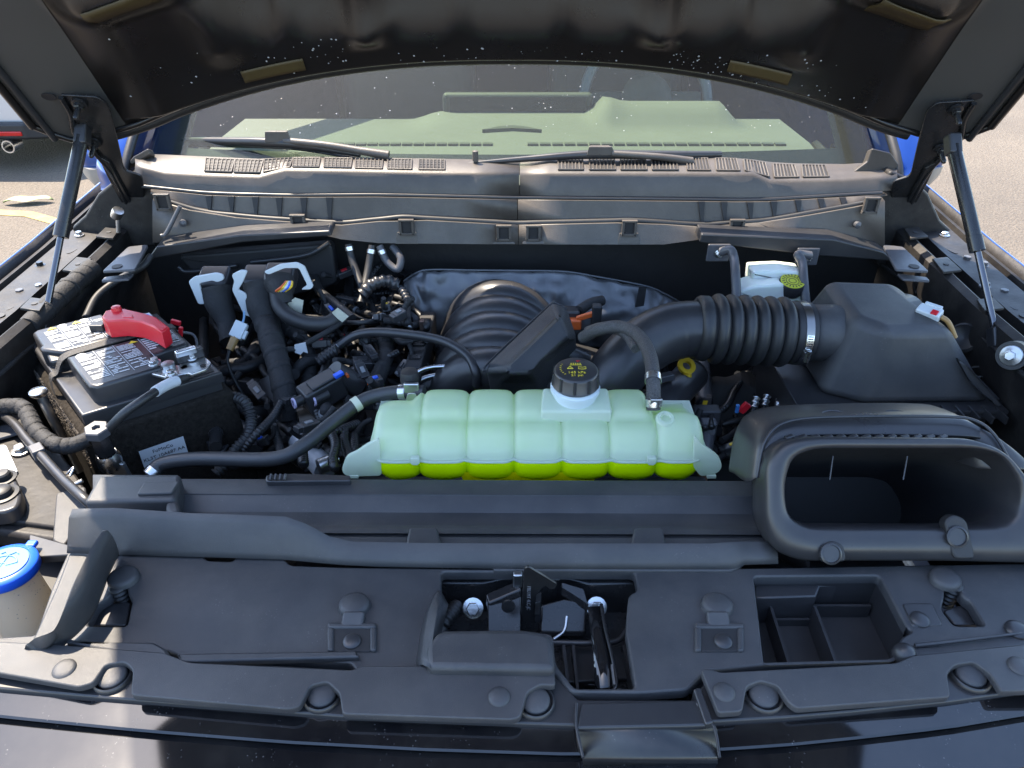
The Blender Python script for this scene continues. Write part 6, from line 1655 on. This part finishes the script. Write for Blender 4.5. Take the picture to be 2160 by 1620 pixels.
    mb.build("spray_symbol", mat("pale_blue_moulding", (0.14, 0.32, 0.52), 0.35), cap, smooth=60)
    MB().box(c - d * -0.002 + Vector((0.012, 0.034, 0)), (0.012, 0.010, 0.006)).build("cap_tab", M_bluep, cap, bevel=0.002)
    mb = MB(); rnd = random.Random(9)
    for i in range(60):
        a = rnd.uniform(-1.3, 0.6); h = rnd.uniform(0.02, 0.12); r_ = 0.0275 + 0.05 * h; rr = rnd.uniform(0.0004, 0.0009)
        p = c + d * h + Vector((r_ * math.cos(a), r_ * math.sin(a), 0)); n = Vector((math.cos(a), math.sin(a), 0)); x = n.cross(Vector((0, 0, 1)))
        ring = [p + (x * math.cos(q) + Vector((0, 0, 1)) * math.sin(q)) * rr for q in [2 * math.pi * k / 6 for k in range(6)]]
        mb.add(ring + [p + n * rr * 0.7], [(q, (q + 1) % 6, 6) for q in range(6)])
    o = mb.build("water_drops", MATS["water_drop"], t, smooth=180); o["kind"] = "stuff"
    # dark plastic well round the bottle
    w_ = thing("bottle_well", "dark plastic well beside the washer bottle", "plastic well", PZ(100, 1200, 0.9))
    zplate("rim", [(60, 1125), (150, 1150), (150, 1170), (75, 1175), (62, 1160)], 1.02, M_plast2, w_, th=0.01, r=8)
    zplate("floor", [(-200, 1110), (150, 1130), (90, 1360), (-200, 1400)], 0.94, M_plastd, w_, th=0.01)
left_corner()

# ================================================================== left side: firewall connectors, boots, plugs
def connectors():
    def boot(name, label, cx, cy, y, wpx, path, lockpts, ly):
        t = thing(name, label, "connector", PY(cx, cy, y), "firewall connectors with white locks")
        c = PY(cx, cy, y); 
        MB().loft([[c + Vector((dx * s_, dy, dz * s_ + oz)) for dx, dz in ((-0.028, 0.018), (0.028, 0.018), (0.030, -0.012), (-0.030, -0.012))] for s_, dy, oz in ((1.0, 0.03, 0.012), (1.0, 0.0, 0.0), (0.85, -0.012, -0.004))]).build("housing", M_plast2, t, bevel=0.006, seg=3)
        sp = spline([PY(a, b, yy) for a, b, yy in path], 8); k = len(sp)
        MB().tube(sp, [(0.030 - 0.012 * min(1, i / k * 1.6)) * (1 + 0.12 * mnoise.noise(sp[i] * 60)) for i in range(k)], 14).build("boot", M_tape, t, smooth=60)
        MB().prism(YL(rp(lockpts, 5), ly), (0, 0.005, 0)).build("lock_lever", M_white, t, bevel=0.0012)
        return t
    boot("firewall_connector", "left firewall connector with C-shaped white lock lever", 452, 603, 1.24, 50, [(455, 610, 1.225), (462, 640, 1.21), (478, 680, 1.19), (486, 720, 1.16)],
         [(397, 594), (410, 584), (455, 576), (470, 580), (473, 590), (458, 596), (448, 592), (420, 598), (432, 642), (418, 642)], 1.20)
    boot("firewall_connector", "middle firewall connector with S-shaped white lock lever", 545, 600, 1.24, 50, [(548, 606, 1.225), (550, 640, 1.20), (566, 690, 1.17), (585, 760, 1.12), (600, 830, 1.06), (612, 890, 1.01)],
         [(488, 580), (508, 570), (522, 572), (512, 596), (502, 612), (518, 620), (526, 640), (536, 660), (530, 670), (514, 664), (498, 630), (489, 612), (494, 594)], 1.19)
    t = boot("firewall_connector", "right firewall connector with hook-shaped white lock and orange wires", 590, 596, 1.235, 50, [(590, 600, 1.22), (596, 618, 1.20), (600, 640, 1.19)],
         [(556, 574), (590, 558), (625, 554), (642, 562), (661, 605), (655, 611), (634, 612), (648, 602), (630, 566), (600, 566), (566, 580)], 1.19)
    for k, m_ in enumerate((M_orange, M_yellow, M_white, M_bluep, M_yellow)):
        tube("wire", YL([(582 + k * 5, 614, 1.185), (594 + k * 5, 605, 1.18), (604 + k * 3, 594, 1.195)]), 0.0022, m_, t)
    # slot in the middle lever
    hose("corrugated_loom", "thick black loom looping below the right firewall connector", [PY(*p) for p in ((584, 618, 1.20), (590, 645, 1.18), (612, 668, 1.16), (650, 682, 1.15), (690, 682, 1.15), (715, 668, 1.16))], 0.014, M_rubber, cat="wiring loom")
    t = thing("paper_label", "crumpled off-white paper label behind the black loom", "label", PY(620, 640, 1.2))
    lp = YL([(600, 645), (622, 628), (640, 634), (636, 665), (628, 664), (600, 650)], 1.185); MB().prism(lp, (0, 0.001, 0)).build("upper_sheet", mat("off_white_paper", (0.42, 0.42, 0.34), 0.7, var=0.15, vscale=60), t)
    lp = YL([(588, 660), (602, 668), (622, 680), (618, 684), (602, 682), (592, 672)], 1.18); MB().prism(lp, (0, 0.001, 0)).build("lower_sheet", MATS["off_white_paper"], t)
    t = thing("paper_tag", "small white paper tag on a wire in the middle left", "tag", PY(632, 735, 1.1))
    MB().prism(YL([(621, 728), (644, 723), (649, 745), (640, 742), (634, 748), (622, 744)], 1.10), (0, 0.002, 0)).build("tag_sheet", M_sticker, t)
    tube("tag_wire", YL([(580, 752, 1.10), (605, 738, 1.10), (625, 735, 1.105), (650, 722, 1.11), (690, 700, 1.13), (720, 680, 1.15)]), 0.005, M_tape, t)
    t = thing("pale_tag", "pale tape tag beside the thin black hose", "tag", PY(715, 665, 1.15))
    MB().prism(YL([(700, 660), (712, 650), (735, 668), (722, 680), (712, 672)], 1.13), (0, 0.002, 0)).build("tag_sheet", MATS["off_white_paper"], t)
    # white plug with tan sleeve
    t = thing("inline_plug", "white in-line plug with tan sleeve hanging at left", "connector", PY(490, 730, 1.1))
    a, b = PY(508, 688, 1.13), PY(484, 738, 1.10); d = (b - a).normalized()
    rot = frame_from(d, Vector((0, -1, 0.3)))
    MB().box(a + d * 0.008, (0.030, 0.022, 0.016), rot).build("housing", M_white, t, bevel=0.002)
    MB().box(a + d * 0.008 + rot @ Vector((0.004, 0.013, 0)), (0.016, 0.006, 0.010), rot).build("latch", M_white, t, bevel=0.001)
    MB().tube([a + d * 0.02, b], [0.008, 0.0065], 12).build("sleeve", M_brown, t, smooth=50)
    tube("wire", [a, a + Vector((0.008, 0, 0.014)), a + Vector((0.012, 0.0, 0.03))], 0.0018, mat("pale_blue_wire", (0.2, 0.35, 0.55), 0.4), t)
    tube("wire", [b, b + Vector((-0.004, -0.01, -0.02)), b + Vector((0.005, -0.02, -0.05)), b + Vector((0.02, -0.03, -0.08))], 0.003, M_rubber, t)
connectors()

def engine_left():
    # black valve module with blue clip
    t = thing("purge_valve", "black solenoid valve block with bright blue clip", "valve", PZ(690, 820, 0.9))
    c = PZ(680, 825, 0.985); rot = Matrix.Rotation(R(38), 3, 'Z') @ Matrix.Rotation(R(-12), 3, 'Y')
    MB().box(c, (0.070, 0.042, 0.044), rot).build("body", M_plast2, t, bevel=0.006, seg=3)
    MB().box(c + rot @ Vector((0.005, -0.006, 0.024)), (0.046, 0.028, 0.006), rot).build("lid", M_plast2, t, bevel=0.002)
    a = PZ(722, 795, 0.998); d = (PZ(752, 812, 0.975) - a).normalized()
    MB().tube([a - d * 0.02, a + d * 0.035], [0.019, 0.021], 18).build("solenoid", M_plast2, t, smooth=50)
    MB().box(PZ(714, 790, 1.018), (0.016, 0.010, 0.006), rot).build("blue_clip", M_bluep, t, bevel=0.001)
    MB().box(PZ(730, 790, 1.010), (0.004, 0.014, 0.006), rot).build("red_seal", M_orange, t)
    p = ZL([(672, 762, 0.99), (690, 748, 1.0), (712, 735, 1.01)])
    corrugated("ribbed_nipple", p, 0.010, M_plast2, t, pitch=0.007, amp=0.3)
    for a_, b_ in ((622, 850), (664, 845)):
        q = PZ(a_, b_, 0.985)
        MB().tube([q, q + Vector((0.02, 0.014, 0.004))], 0.0085, 12).build("nozzle", M_rubber, t, smooth=50)
        MB().lathe([(0.006, 0), (0.009, 0), (0.009, 0.003), (0.006, 0.003)], q, (-1, -0.7, 0), 16).build("pale_ring", mat("lilac_plastic", (0.45, 0.40, 0.55), 0.4), t)
    # bronze-looking ribbed body under the valve
    q = PZ(660, 890, 0.93)
    MB().tube([q + Vector((-0.02, -0.01, 0)), q + Vector((0.05, 0.02, 0.0))], 0.032, 18).build("pump_body", mat("dark_bronze", (0.05, 0.04, 0.03), 0.35, 0.6), t, smooth=50)
    # big vertical hose with grey ring
    t, sp = hose("radiator_hose", "wide black hose with grey ring dropping beside the battery", [PZ(*p) for p in ((575, 800, 0.96), (590, 850, 0.93), (605, 890, 0.91), (622, 935, 0.90), (650, 960, 0.89))], 0.026, M_rubber, cat="hose")
    i = int(len(sp) * 0.52); d = (sp[i + 1] - sp[i]).normalized()
    MB().lathe([(0.0262, -0.007), (0.0285, -0.006), (0.0285, 0.006), (0.0262, 0.007)], sp[i], d, 28).build("grey_ring", mat("grey_plastic", (0.22, 0.23, 0.25), 0.4), t)
    MB().tube([PZ(628, 930, 0.93), PZ(688, 990, 0.93)], [0.016, 0.020], 16).build("white_coupling", mat("silver_grey_coupling", (0.35, 0.37, 0.40), 0.35, 0.3), t, smooth=50)
    MB().tube([PZ(672, 985, 0.955), PZ(712, 970, 0.955)], 0.012, 16).build("metal_coupling", M_metal, t, smooth=50)
    # looped conduit at the battery's right
    t = thing("split_conduit", "ribbed conduit looping down right of the battery", "conduit", PZ(510, 900, 0.9))
    corrugated("conduit", ZL([(448, 850, 0.98), (490, 838, 1.0), (518, 850, 1.0), (530, 885, 0.98), (524, 918, 0.97), (500, 945, 0.96), (478, 975, 0.95), (455, 1000, 0.94)]), 0.0095, M_rubber, t, pitch=0.006, amp=0.22)
    t = thing("tray_bracket", "dark flat steel bracket right of the battery", "bracket", PZ(520, 900, 0.85))
    zplate("flat_arm", [(448, 838), (520, 890), (556, 940), (545, 950), (510, 920), (498, 905), (446, 858)], 0.93, M_greyp, t, th=0.004, r=5)
    zplate("lower_arm", [(500, 900), (512, 905), (500, 922), (480, 938), (460, 975), (452, 970), (470, 930)], 0.929, M_greyp, t, th=0.004, r=5)
    # long drooping harness trunks
    hose("wiring_harness", "taped harness trunk slanting between battery and engine", [PZ(*p) for p in ((548, 640, 1.02), (566, 700, 1.02), (585, 760, 1.0), (600, 830, 0.97), (610, 880, 0.93))], 0.020, M_tape, cat="harness")
    hose("wiring_harness", "taped harness branch right of the trunk", [PZ(*p) for p in ((600, 690, 1.0), (640, 720, 0.99), (655, 780, 0.96), (640, 840, 0.93))], 0.013, M_tape, cat="harness")
    hose("injector_harness", "taped harness rising past the thin hose to the firewall", [PZ(*p) for p in ((770, 840, 0.95), (800, 790, 0.97), (815, 740, 0.98), (800, 700, 0.99))], 0.014, M_tape, cat="harness")
    t = thing("cable_tie", "orange cable tie round a dark harness", "cable tie", PZ(790, 810, 0.98))
    tube("tie_band", ZL([(778, 808, 0.985), (792, 806, 0.99), (806, 814, 0.985)]), 0.0016, M_orange, t)
    MB().box(PZ(779, 806, 0.987), (0.007, 0.006, 0.010)).build("tie_head", M_orange, t, bevel=0.001)
    # fuel rail block left of manifold
    t = thing("fuel_rail", "dark slotted fuel rail left of the intake manifold", "fuel rail", PZ(880, 760, 0.88))
    p, q = PZ(872, 800, 0.96), PZ(905, 680, 0.96)
    MB().box((p + q) / 2, ((q - p).length, 0.030, 0.05), frame_from(q - p, (0, 0, 1))).build("rail", M_plastd, t, bevel=0.004)
    MB().box((p * 0.35 + q * 0.65) + Vector((0, 0, 0.03)), (0.012, 0.014, 0.03)).build("bracket_tab", mat("bare_brown_steel", (0.16, 0.11, 0.09), 0.4, 0.6), t, bevel=0.002)
    for k in range(4):
        MB().box(p.lerp(q, 0.15 + 0.22 * k) + Vector((0.0, 0, 0.026)), (0.012, 0.02, 0.004), frame_from(q - p, (0, 0, 1))).build("rail_slot", M_dsteel, t)
    # convoluted metal pipes near the heat shield
    t = thing("ribbed_pipe", "shiny ribbed loom behind the wiring left of the heat shield", "conduit", PY(790, 600, 1.3))
    corrugated("loom", YL([(765, 620, 1.28), (785, 600, 1.29), (815, 592, 1.30), (840, 602, 1.30)]), 0.013, M_plast2, t, pitch=0.012, amp=0.2)
    t = thing("ribbed_spring", "small shiny ribbed tube left of the heat shield", "conduit", PY(855, 625, 1.28))
    corrugated("loom", YL([(848, 612, 1.29), (858, 630, 1.27), (866, 648, 1.25)]), 0.009, M_plast2, t, pitch=0.009, amp=0.3)
    for lab, px in (("leftmost thin pipe dropping from the cowl", ((735, 515, 1.36), (742, 545, 1.35), (752, 575, 1.33), (765, 610, 1.30))), ("middle thin pipe dropping from the cowl", ((785, 518, 1.36), (778, 560, 1.34), (770, 600, 1.31), (760, 640, 1.27))), ("looped thin pipe dropping from the cowl", ((800, 518, 1.36), (815, 550, 1.35), (838, 568, 1.34), (845, 545, 1.35), (828, 520, 1.37)))):
        t, sp = hose("drain_pipe", lab, [PY(*p) for p in px], 0.0075, M_greyp if "loop" in lab else M_rubber, cat="pipe", group="pipes dropping from the cowl")
        clamp_band(t, sp, 0.12, 0.0078, M_metal, 0.008)
    # right of manifold: orange-sealed plugs
    t = thing("orange_plug", "dark plug with orange lock beside the heat shield", "connector", PY(1215, 665, 1.2))
    MB().box(PY(1205, 668, 1.22), (0.03, 0.03, 0.034)).build("housing", M_plast2, t, bevel=0.004)
    MB().box(PY(1212, 682, 1.20), (0.024, 0.02, 0.020)).build("orange_lock", M_orange, t, bevel=0.003)
    MB().box(PY(1238, 666, 1.20), (0.040, 0.008, 0.010), Matrix.Rotation(R(-20), 3, 'Y')).build("orange_lever", M_orange, t, bevel=0.002)
    MB().box(PY(1258, 668, 1.20), (0.018, 0.018, 0.05)).build("plug", M_plastd, t, bevel=0.004)
    tube("cable", YL([(1222, 655, 1.22), (1245, 640, 1.24), (1270, 634, 1.26)]), 0.010, M_tape, t)
engine_left()

def engine_right():
    t = thing("dipstick", "yellow dipstick handle below the bellows", "dipstick", PZ(1450, 790, 0.9))
    c = PZ(1448, 772, 0.985)
    MB().lathe([(0.008, -0.003), (0.016, -0.003), (0.016, 0.003), (0.008, 0.003)], c, (0.2, -0.5, 0.8), 20).build("ring_handle", M_yellow, t, smooth=50)
    MB().tube([c + Vector((0.0, -0.01, -0.008)), c + Vector((0.004, -0.02, -0.045))], 0.008, 12).build("stem", M_yellow, t)
    t = thing("steering_shaft", "grey jointed steering shaft below the bellows", "shaft", PZ(1490, 900, 0.8))
    a, b, c, d = PZ(1478, 760, 0.92), PZ(1486, 850, 0.89), PZ(1490, 905, 0.88), PZ(1486, 960, 0.86)
    MB().tube([a, b], 0.016, 16).build("upper_tube", M_greyp, t, smooth=60)
    MB().box(b.lerp(c, 0.45), (0.05, 0.025, 0.03)).build("yoke", M_greyp, t, bevel=0.004)
    MB().box(c + Vector((0, -0.004, 0)), (0.030, 0.022, 0.045)).build("joint", M_greyp, t, bevel=0.005)
    MB().lathe([(0, 0), (0.010, 0), (0.010, 0.004), (0, 0.005)], c + Vector((0, -0.016, 0.008)), (0, -1, 0.6), 18).build("joint_cap", M_greyp, t)
    MB().tube([c, d], [0.016, 0.013], 14).build("lower_tube", M_greyp, t, smooth=60)
    MB().tube([d + Vector((0, 0.0, 0.005)), d + Vector((0, -0.01, -0.06))], 0.010, 12).build("rusty_shaft", mat("rusty_steel", (0.16, 0.08, 0.045), 0.7, var=0.4, vscale=80), t, smooth=60)
    # wheel-well liner and clips
    t = thing("liner_sheet", "black felt liner sheet behind the steering shaft", "liner", PZ(1600, 850, 0.7))
    A = spline([PZ(1440, 830, 0.86), PZ(1520, 790, 0.90), PZ(1620, 800, 0.90), PZ(1700, 850, 0.88)], 8); v = []; f = []; n = len(A)
    for j in range(14):
        for i in range(n):
            p = A[i] + Vector((0, -0.015 * j, -0.02 * j)); k = mnoise.noise(p * 20) * 0.012; v.append(p + Vector((0, k, k)))
    for j in range(13):
        for i in range(n - 1): f.append((j * n + i, j * n + i + 1, (j + 1) * n + i + 1, (j + 1) * n + i))
    obj("sheet", v, f, M_fw, t, smooth=180, solid=0.002)
    t = thing("brake_lines", "cluster of small bright brake pipe fittings at right", "brake lines", PZ(1620, 870, 0.9))
    for k, (p, q) in enumerate((((1595, 840), (1590, 862)), ((1618, 836), (1612, 858)), ((1648, 828), (1640, 862)))):
        a, b = PZ(*p, 0.93), PZ(*q, 0.92)
        corrugated("fitting", [a, b], 0.0075, M_alu, t, pitch=0.010, amp=0.4)
        tube("line", [b, b + Vector((-0.008, -0.02, -0.012)), b + Vector((-0.03, -0.03, -0.02))], 0.004, M_rubber, t)
    MB().box(PZ(1570, 860, 0.93), (0.012, 0.008, 0.020), Matrix.Rotation(0.6, 3, 'Y')).build("red_clip", M_red, t, bevel=0.001)
    MB().box(PZ(1555, 862, 0.93), (0.006, 0.006, 0.016)).build("blue_clip", mat("mid_blue_plastic", (0.04, 0.16, 0.4), 0.4), t, bevel=0.001)
    MB().prism(ZL([(1632, 830), (1650, 826), (1640, 866), (1628, 855)], 0.90), (0, 0.0, -0.004)).build("white_label", mat("dim_paper", (0.35, 0.35, 0.34), 0.7), t)
    MB().prism(ZL([(1660, 845), (1674, 838), (1648, 868), (1642, 862)], 0.905), (0, 0.0, -0.004)).build("white_label", MATS["dim_paper"], t)
    # bumper bolt and thin wires on the right apron
    t = thing("flange_bolt", "big bright flanged bolt at the right edge", "bolt", PX(2135, 750, 0.765))
    c = PX(2134, 750, 0.765); ax = Vector((-0.75, -0.6, 0.3)).normalized()
    MB().lathe([(0, 0), (0.0150, 0), (0.0160, 0.002), (0.0150, 0.004), (0.009, 0.0055), (0.008, 0.006), (0, 0.006)], c, ax, 32).build("washer", M_alu, t)
    MB().lathe([(0, 0.004), (0.0078, 0.004), (0.0078, 0.012), (0.0065, 0.0135), (0, 0.0135)], c, ax, 6).build("hex_head", M_alu, t, smooth=20)
    MB().lathe([(0, -0.03), (0.022, -0.03), (0.022, 0.0), (0, 0.0)], c, ax, 24).build("rubber_bush", M_rubber, t)
    for lab, p in (("upper thin wire right of the filter box", ((2050, 775, 1.0), (2085, 770, 1.01), (2115, 752, 1.02))), ("second thin wire right of the filter box", ((2062, 795, 0.99), (2100, 790, 1.0), (2160, 765, 1.02))), ("third thin wire right of the filter box", ((2080, 812, 0.98), (2120, 800, 1.0), (2180, 770, 1.01))), ("fourth thin wire right of the filter box", ((2100, 832, 0.98), (2130, 815, 0.99), (2180, 780, 1.01))), ("straight wire crossing the others right of the filter box", ((2060, 770, 1.0), (2110, 815, 0.99), (2165, 865, 0.98)))):
        hose("thin_wire", lab, [PZ(*q) for q in p], 0.0022, M_rubber, cat="wire", res=8, group="thin wires right of the filter box")
    t = thing("dark_cup", "round black rubber cup on the right apron", "cup", PZ(2035, 715, 1.02))
    MB().lathe([(0.012, 0), (0.022, 0), (0.026, 0.012), (0.022, 0.016), (0.018, 0.012), (0.0, 0.006)], PZ(2035, 715, 1.03), (-0.6, -0.5, 0.5), 24).build("cup", M_rubber, t)
    # small throttle-body lump below the elbow
    t = thing("throttle_pipe", "smooth black pipe below the intake elbow", "pipe", PZ(1420, 850, 0.9))
    MB().tube(spline(ZL([(1460, 790, 0.94), (1420, 830, 0.95), (1370, 870, 0.95), (1330, 900, 0.94)]), 8), 0.030, 20).build("tube", M_plast2, t, smooth=180)
    MB().box(PZ(1392, 798, 0.99), (0.05, 0.014, 0.012), Matrix.Rotation(R(22), 3, 'Z')).build("clip_bar", M_greyp, t, bevel=0.002)
    # fender brackets top right and left
    for s, lab in ((1, "pressed grey hinge bracket with slotted hole, right side"), (-1, "pressed grey hinge bracket with slotted hole, left side")):
        q = (lambda x: x) if s > 0 else (lambda x: 2175 - x)
        t = thing("pressed_bracket", lab, "bracket", PY(q(1930), 560, 1.2), "pressed hinge brackets")
        zplate("plate", [(q(a), b) for a, b in ((1862, 515), (1905, 520), (1960, 572), (1890, 568))], 1.115, M_greyp, t, th=0.004, r=5)
        zplate("lower_tab", [(q(a), b) for a, b in ((1893, 576), (1955, 584), (1962, 592), (1905, 588))], 1.10, M_greyp, t, th=0.004, r=3)
        MB().lathe([(0, 0), (0.009, 0), (0.009, 0.0008), (0, 0.0008)], PZ(q(1928), 562, 1.1155), (0, 0, 1), 18).build("round_hole", M_ink, t)
    # left fender: bolt standing on the ledge and foam strip
    t = thing("adjuster_bolt", "bright adjuster bolt standing below the left hinge", "bolt", PZ(250, 490, 1.09))
    a = PY(248, 448, 1.36)
    MB().lathe([(0, -0.012), (0.010, -0.012), (0.011, 0.0), (0.010, 0.006), (0, 0.007)], a, (0.5, -0.2, 0.6), 16).build("head", M_metal, t)
    MB().tube([a, PY(250, 490, 1.36)], 0.004, 10).build("shank", M_metal, t)
    hose("foam_strip", "soft black foam strip along the left inner fender", [PZ(*p) for p in ((195, 565, 1.09), (160, 595, 1.085), (110, 640, 1.08), (60, 690, 1.075))], 0.018, M_tape, cat="foam strip")
    t2, sp = hose("apron_cable", "black cable running down the left apron to the battery", [PZ(*p) for p in ((318, 540, 1.10), (300, 562, 1.09), (250, 590, 1.07), (205, 625, 1.06), (180, 672, 1.05))], 0.0065, M_rubber, cat="cable")
engine_right()

# the engine harness: one wiring harness with its looms, plugs, ties and tags
def engine_harness():
    rnd = random.Random(77)
    M_conn = mat("connector_black", (0.030, 0.030, 0.032), 0.32, rvar=0.08)
    M_loom = mat("loom_black", (0.017, 0.017, 0.018), 0.34, rvar=0.1)
    M_lt = mat("grey_clip_plastic", (0.20, 0.21, 0.22), 0.4)
    def field(name, label, boxes, z0, z1, nl, nt_, nc, seed):
        rnd = random.Random(seed)
        t = thing(name, label, "wiring harness", PZ((boxes[0][0] + boxes[0][1]) / 2, (boxes[0][2] + boxes[0][3]) / 2, z0))
        def pick():
            b = rnd.choice(boxes); return Vector((rnd.uniform(b[0], b[1]), rnd.uniform(b[2], b[3]))), b
        for i in range(nl + nt_):
            a, b = pick(); ang = rnd.uniform(0, 6.28); pts = []; L = rnd.uniform(70, 200); z = rnd.uniform(z0, z1)
            for k in range(5):
                pts.append(PZ(a.x, a.y, z)); ang += rnd.uniform(-0.6, 0.6)
                a = a + Vector((math.cos(ang), math.sin(ang))) * L / 4; a.x = min(b[1], max(b[0], a.x)); a.y = min(b[3], max(b[2], a.y)); z = min(z1, max(z0, z + rnd.uniform(-0.02, 0.02)))
            if i < nl:
                corrugated("loom", pts, rnd.uniform(0.006, 0.010), M_loom, t, pitch=0.006, amp=0.22, res=8)
            else:
                sp = spline(pts, 6); r = rnd.uniform(0.004, 0.010)
                o = MB().tube(sp, r, 9).build("taped_branch", rnd.choice((M_tape, M_rubber, M_loom)), t, smooth=60)
                if rnd.random() < 0.5:
                    q = rnd.randrange(4, len(sp) - 4); d = (sp[q + 1] - sp[q - 1])
                    if d.length > 1e-5: MB().lathe([(r * 1.0, -0.003), (r * 1.18, -0.003), (r * 1.18, 0.003), (r * 1.0, 0.003)], sp[q], d, 12).build("tie_band", rnd.choice((M_plast2, M_lt, M_plast2, M_alu)), o)
        for i in range(nc):
            a, b = pick(); c = PZ(a.x, a.y, rnd.uniform(z0 + 0.02, z1 + 0.015))
            rot = Matrix.Rotation(rnd.uniform(0, 6.28), 3, 'Z') @ Matrix.Rotation(rnd.uniform(-0.6, 0.6), 3, 'Y') @ Matrix.Rotation(rnd.uniform(-0.4, 0.4), 3, 'X')
            sx, sy, sz = rnd.uniform(0.020, 0.036), rnd.uniform(0.012, 0.022), rnd.uniform(0.010, 0.018)
            o = MB().box(c, (sx, sy, sz), rot).build("plug", M_conn, t, bevel=0.002)
            MB().box(c + rot @ Vector((sx * 0.55, 0, 0)), (sx * 0.35, sy * 0.8, sz * 0.8), rot).build("plug_collar", rnd.choice((M_conn, M_conn, M_lt, M_plastd)), o, bevel=0.0015)
            MB().box(c + rot @ Vector((0, 0, sz * 0.55)), (sx * 0.4, sy * 0.4, sz * 0.2), rot).build("plug_latch", rnd.choice((M_conn, M_conn, M_conn, M_lt, M_lt, M_red, M_bluep, M_yellow)), o, bevel=0.0008)
            MB().tube(spline([c - rot @ Vector((sx * 0.45, 0, 0)), c - rot @ Vector((sx * 0.9, rnd.uniform(-0.01, 0.01), -0.004)), c - rot @ Vector((sx * 1.4, rnd.uniform(-0.02, 0.02), -0.02))], 4), sy * 0.28, 8).build("lead", M_tape, o, smooth=60)
        return t
    field("engine_harness", "crowded black wiring between battery and intake manifold", [(455, 620, 700, 960), (620, 760, 640, 790), (640, 880, 620, 760), (740, 880, 720, 850), (640, 800, 860, 985)], 0.89, 0.985, 16, 34, 34, 5)
    field("bulkhead_harness", "wiring bunched left of the heat shield under the cowl", [(660, 860, 560, 680)], 0.95, 1.03, 6, 12, 10, 8)
    field("chassis_harness", "wiring low between coolant tank and air filter box", [(1480, 1700, 790, 960), (1400, 1500, 820, 900)], 0.82, 0.90, 5, 12, 10, 9)
engine_harness()

# uncountable dark tangle filling the depths of the bay
def tangle():
    mb = MB(); rnd = random.Random(21)
    def run(n, px0, px1, py0, py1, z0, z1, r0, r1):
        for i in range(n):
            a = Vector((rnd.uniform(px0, px1), rnd.uniform(py0, py1))); ang = rnd.uniform(0, 6.28); pts = []
            L = rnd.uniform(60, 190); z = rnd.uniform(z0, z1)
            for k in range(5):
                pts.append(PZ(a.x, a.y, z)); ang += rnd.uniform(-0.7, 0.7)
                a = a + Vector((math.cos(ang), math.sin(ang))) * L / 4; a.x = min(px1, max(px0, a.x)); a.y = min(py1, max(py0, a.y)); z += rnd.uniform(-0.02, 0.02); z = min(z1, max(z0, z))
            mb.tube(spline(pts, 4), rnd.uniform(r0, r1), 7)
    run(70, 430, 900, 610, 980, 0.84, 0.94, 0.004, 0.013)
    run(30, 640, 900, 560, 720, 0.92, 1.0, 0.003, 0.009)
    run(30, 1400, 1700, 770, 980, 0.78, 0.87, 0.004, 0.012)
    run(14, 860, 1500, 830, 960, 0.80, 0.90, 0.006, 0.014)
    o = mb.build("wiring_tangle", mat("tangle_black", (0.014, 0.014, 0.015), 0.5, var=0.4, vscale=40), smooth=60, recalc=False)
    o["kind"] = "stuff"; o["label"] = "dark tangle of wires and hoses deep in the engine bay"; o["category"] = "wiring"
    # blocky castings and plugs
    mb = MB()
    for i in range(46):
        p = PZ(rnd.uniform(450, 900), rnd.uniform(640, 960), rnd.uniform(0.84, 0.93))
        mb.box(p, (rnd.uniform(0.015, 0.05), rnd.uniform(0.015, 0.04), rnd.uniform(0.015, 0.04)), Matrix.Rotation(rnd.uniform(0, 3), 3, 'Z') @ Matrix.Rotation(rnd.uniform(-0.5, 0.5), 3, 'X'))
    o = mb.build("small_engine_parts", M_plastd, bevel=0.003, recalc=False); o["kind"] = "stuff"; o["label"] = "jumble of small black plugs and castings below the wiring"; o["category"] = "engine parts"
    t = thing("engine_block", "dark engine block low under the intake manifold", "engine", (0, 1.05, 0.55))
    MB().box((-0.05, 1.08, 0.70), (0.62, 0.48, 0.26)).build("block", M_plastd, t, bevel=0.02)
    MB().box((-0.23, 1.08, 0.85), (0.16, 0.44, 0.10), Matrix.Rotation(R(-18), 3, 'Y')).build("cam_cover", M_plastd, t, bevel=0.02)
    MB().box((0.17, 1.08, 0.85), (0.16, 0.44, 0.10), Matrix.Rotation(R(18), 3, 'Y')).build("cam_cover", M_plastd, t, bevel=0.02)
    s = thing("fan_shroud", "dark fan shroud below the coolant tank", "fan shroud", (0, 0.8, 0.6))
    MB().box((0.03, 0.80, 0.82), (0.54, 0.14, 0.20)).build("shroud", M_plastd, s, bevel=0.01)
    MB().box((0.03, 0.735, 0.975), (0.54, 0.05, 0.02)).build("shroud_lip", M_plast2, s, bevel=0.004)
tangle()
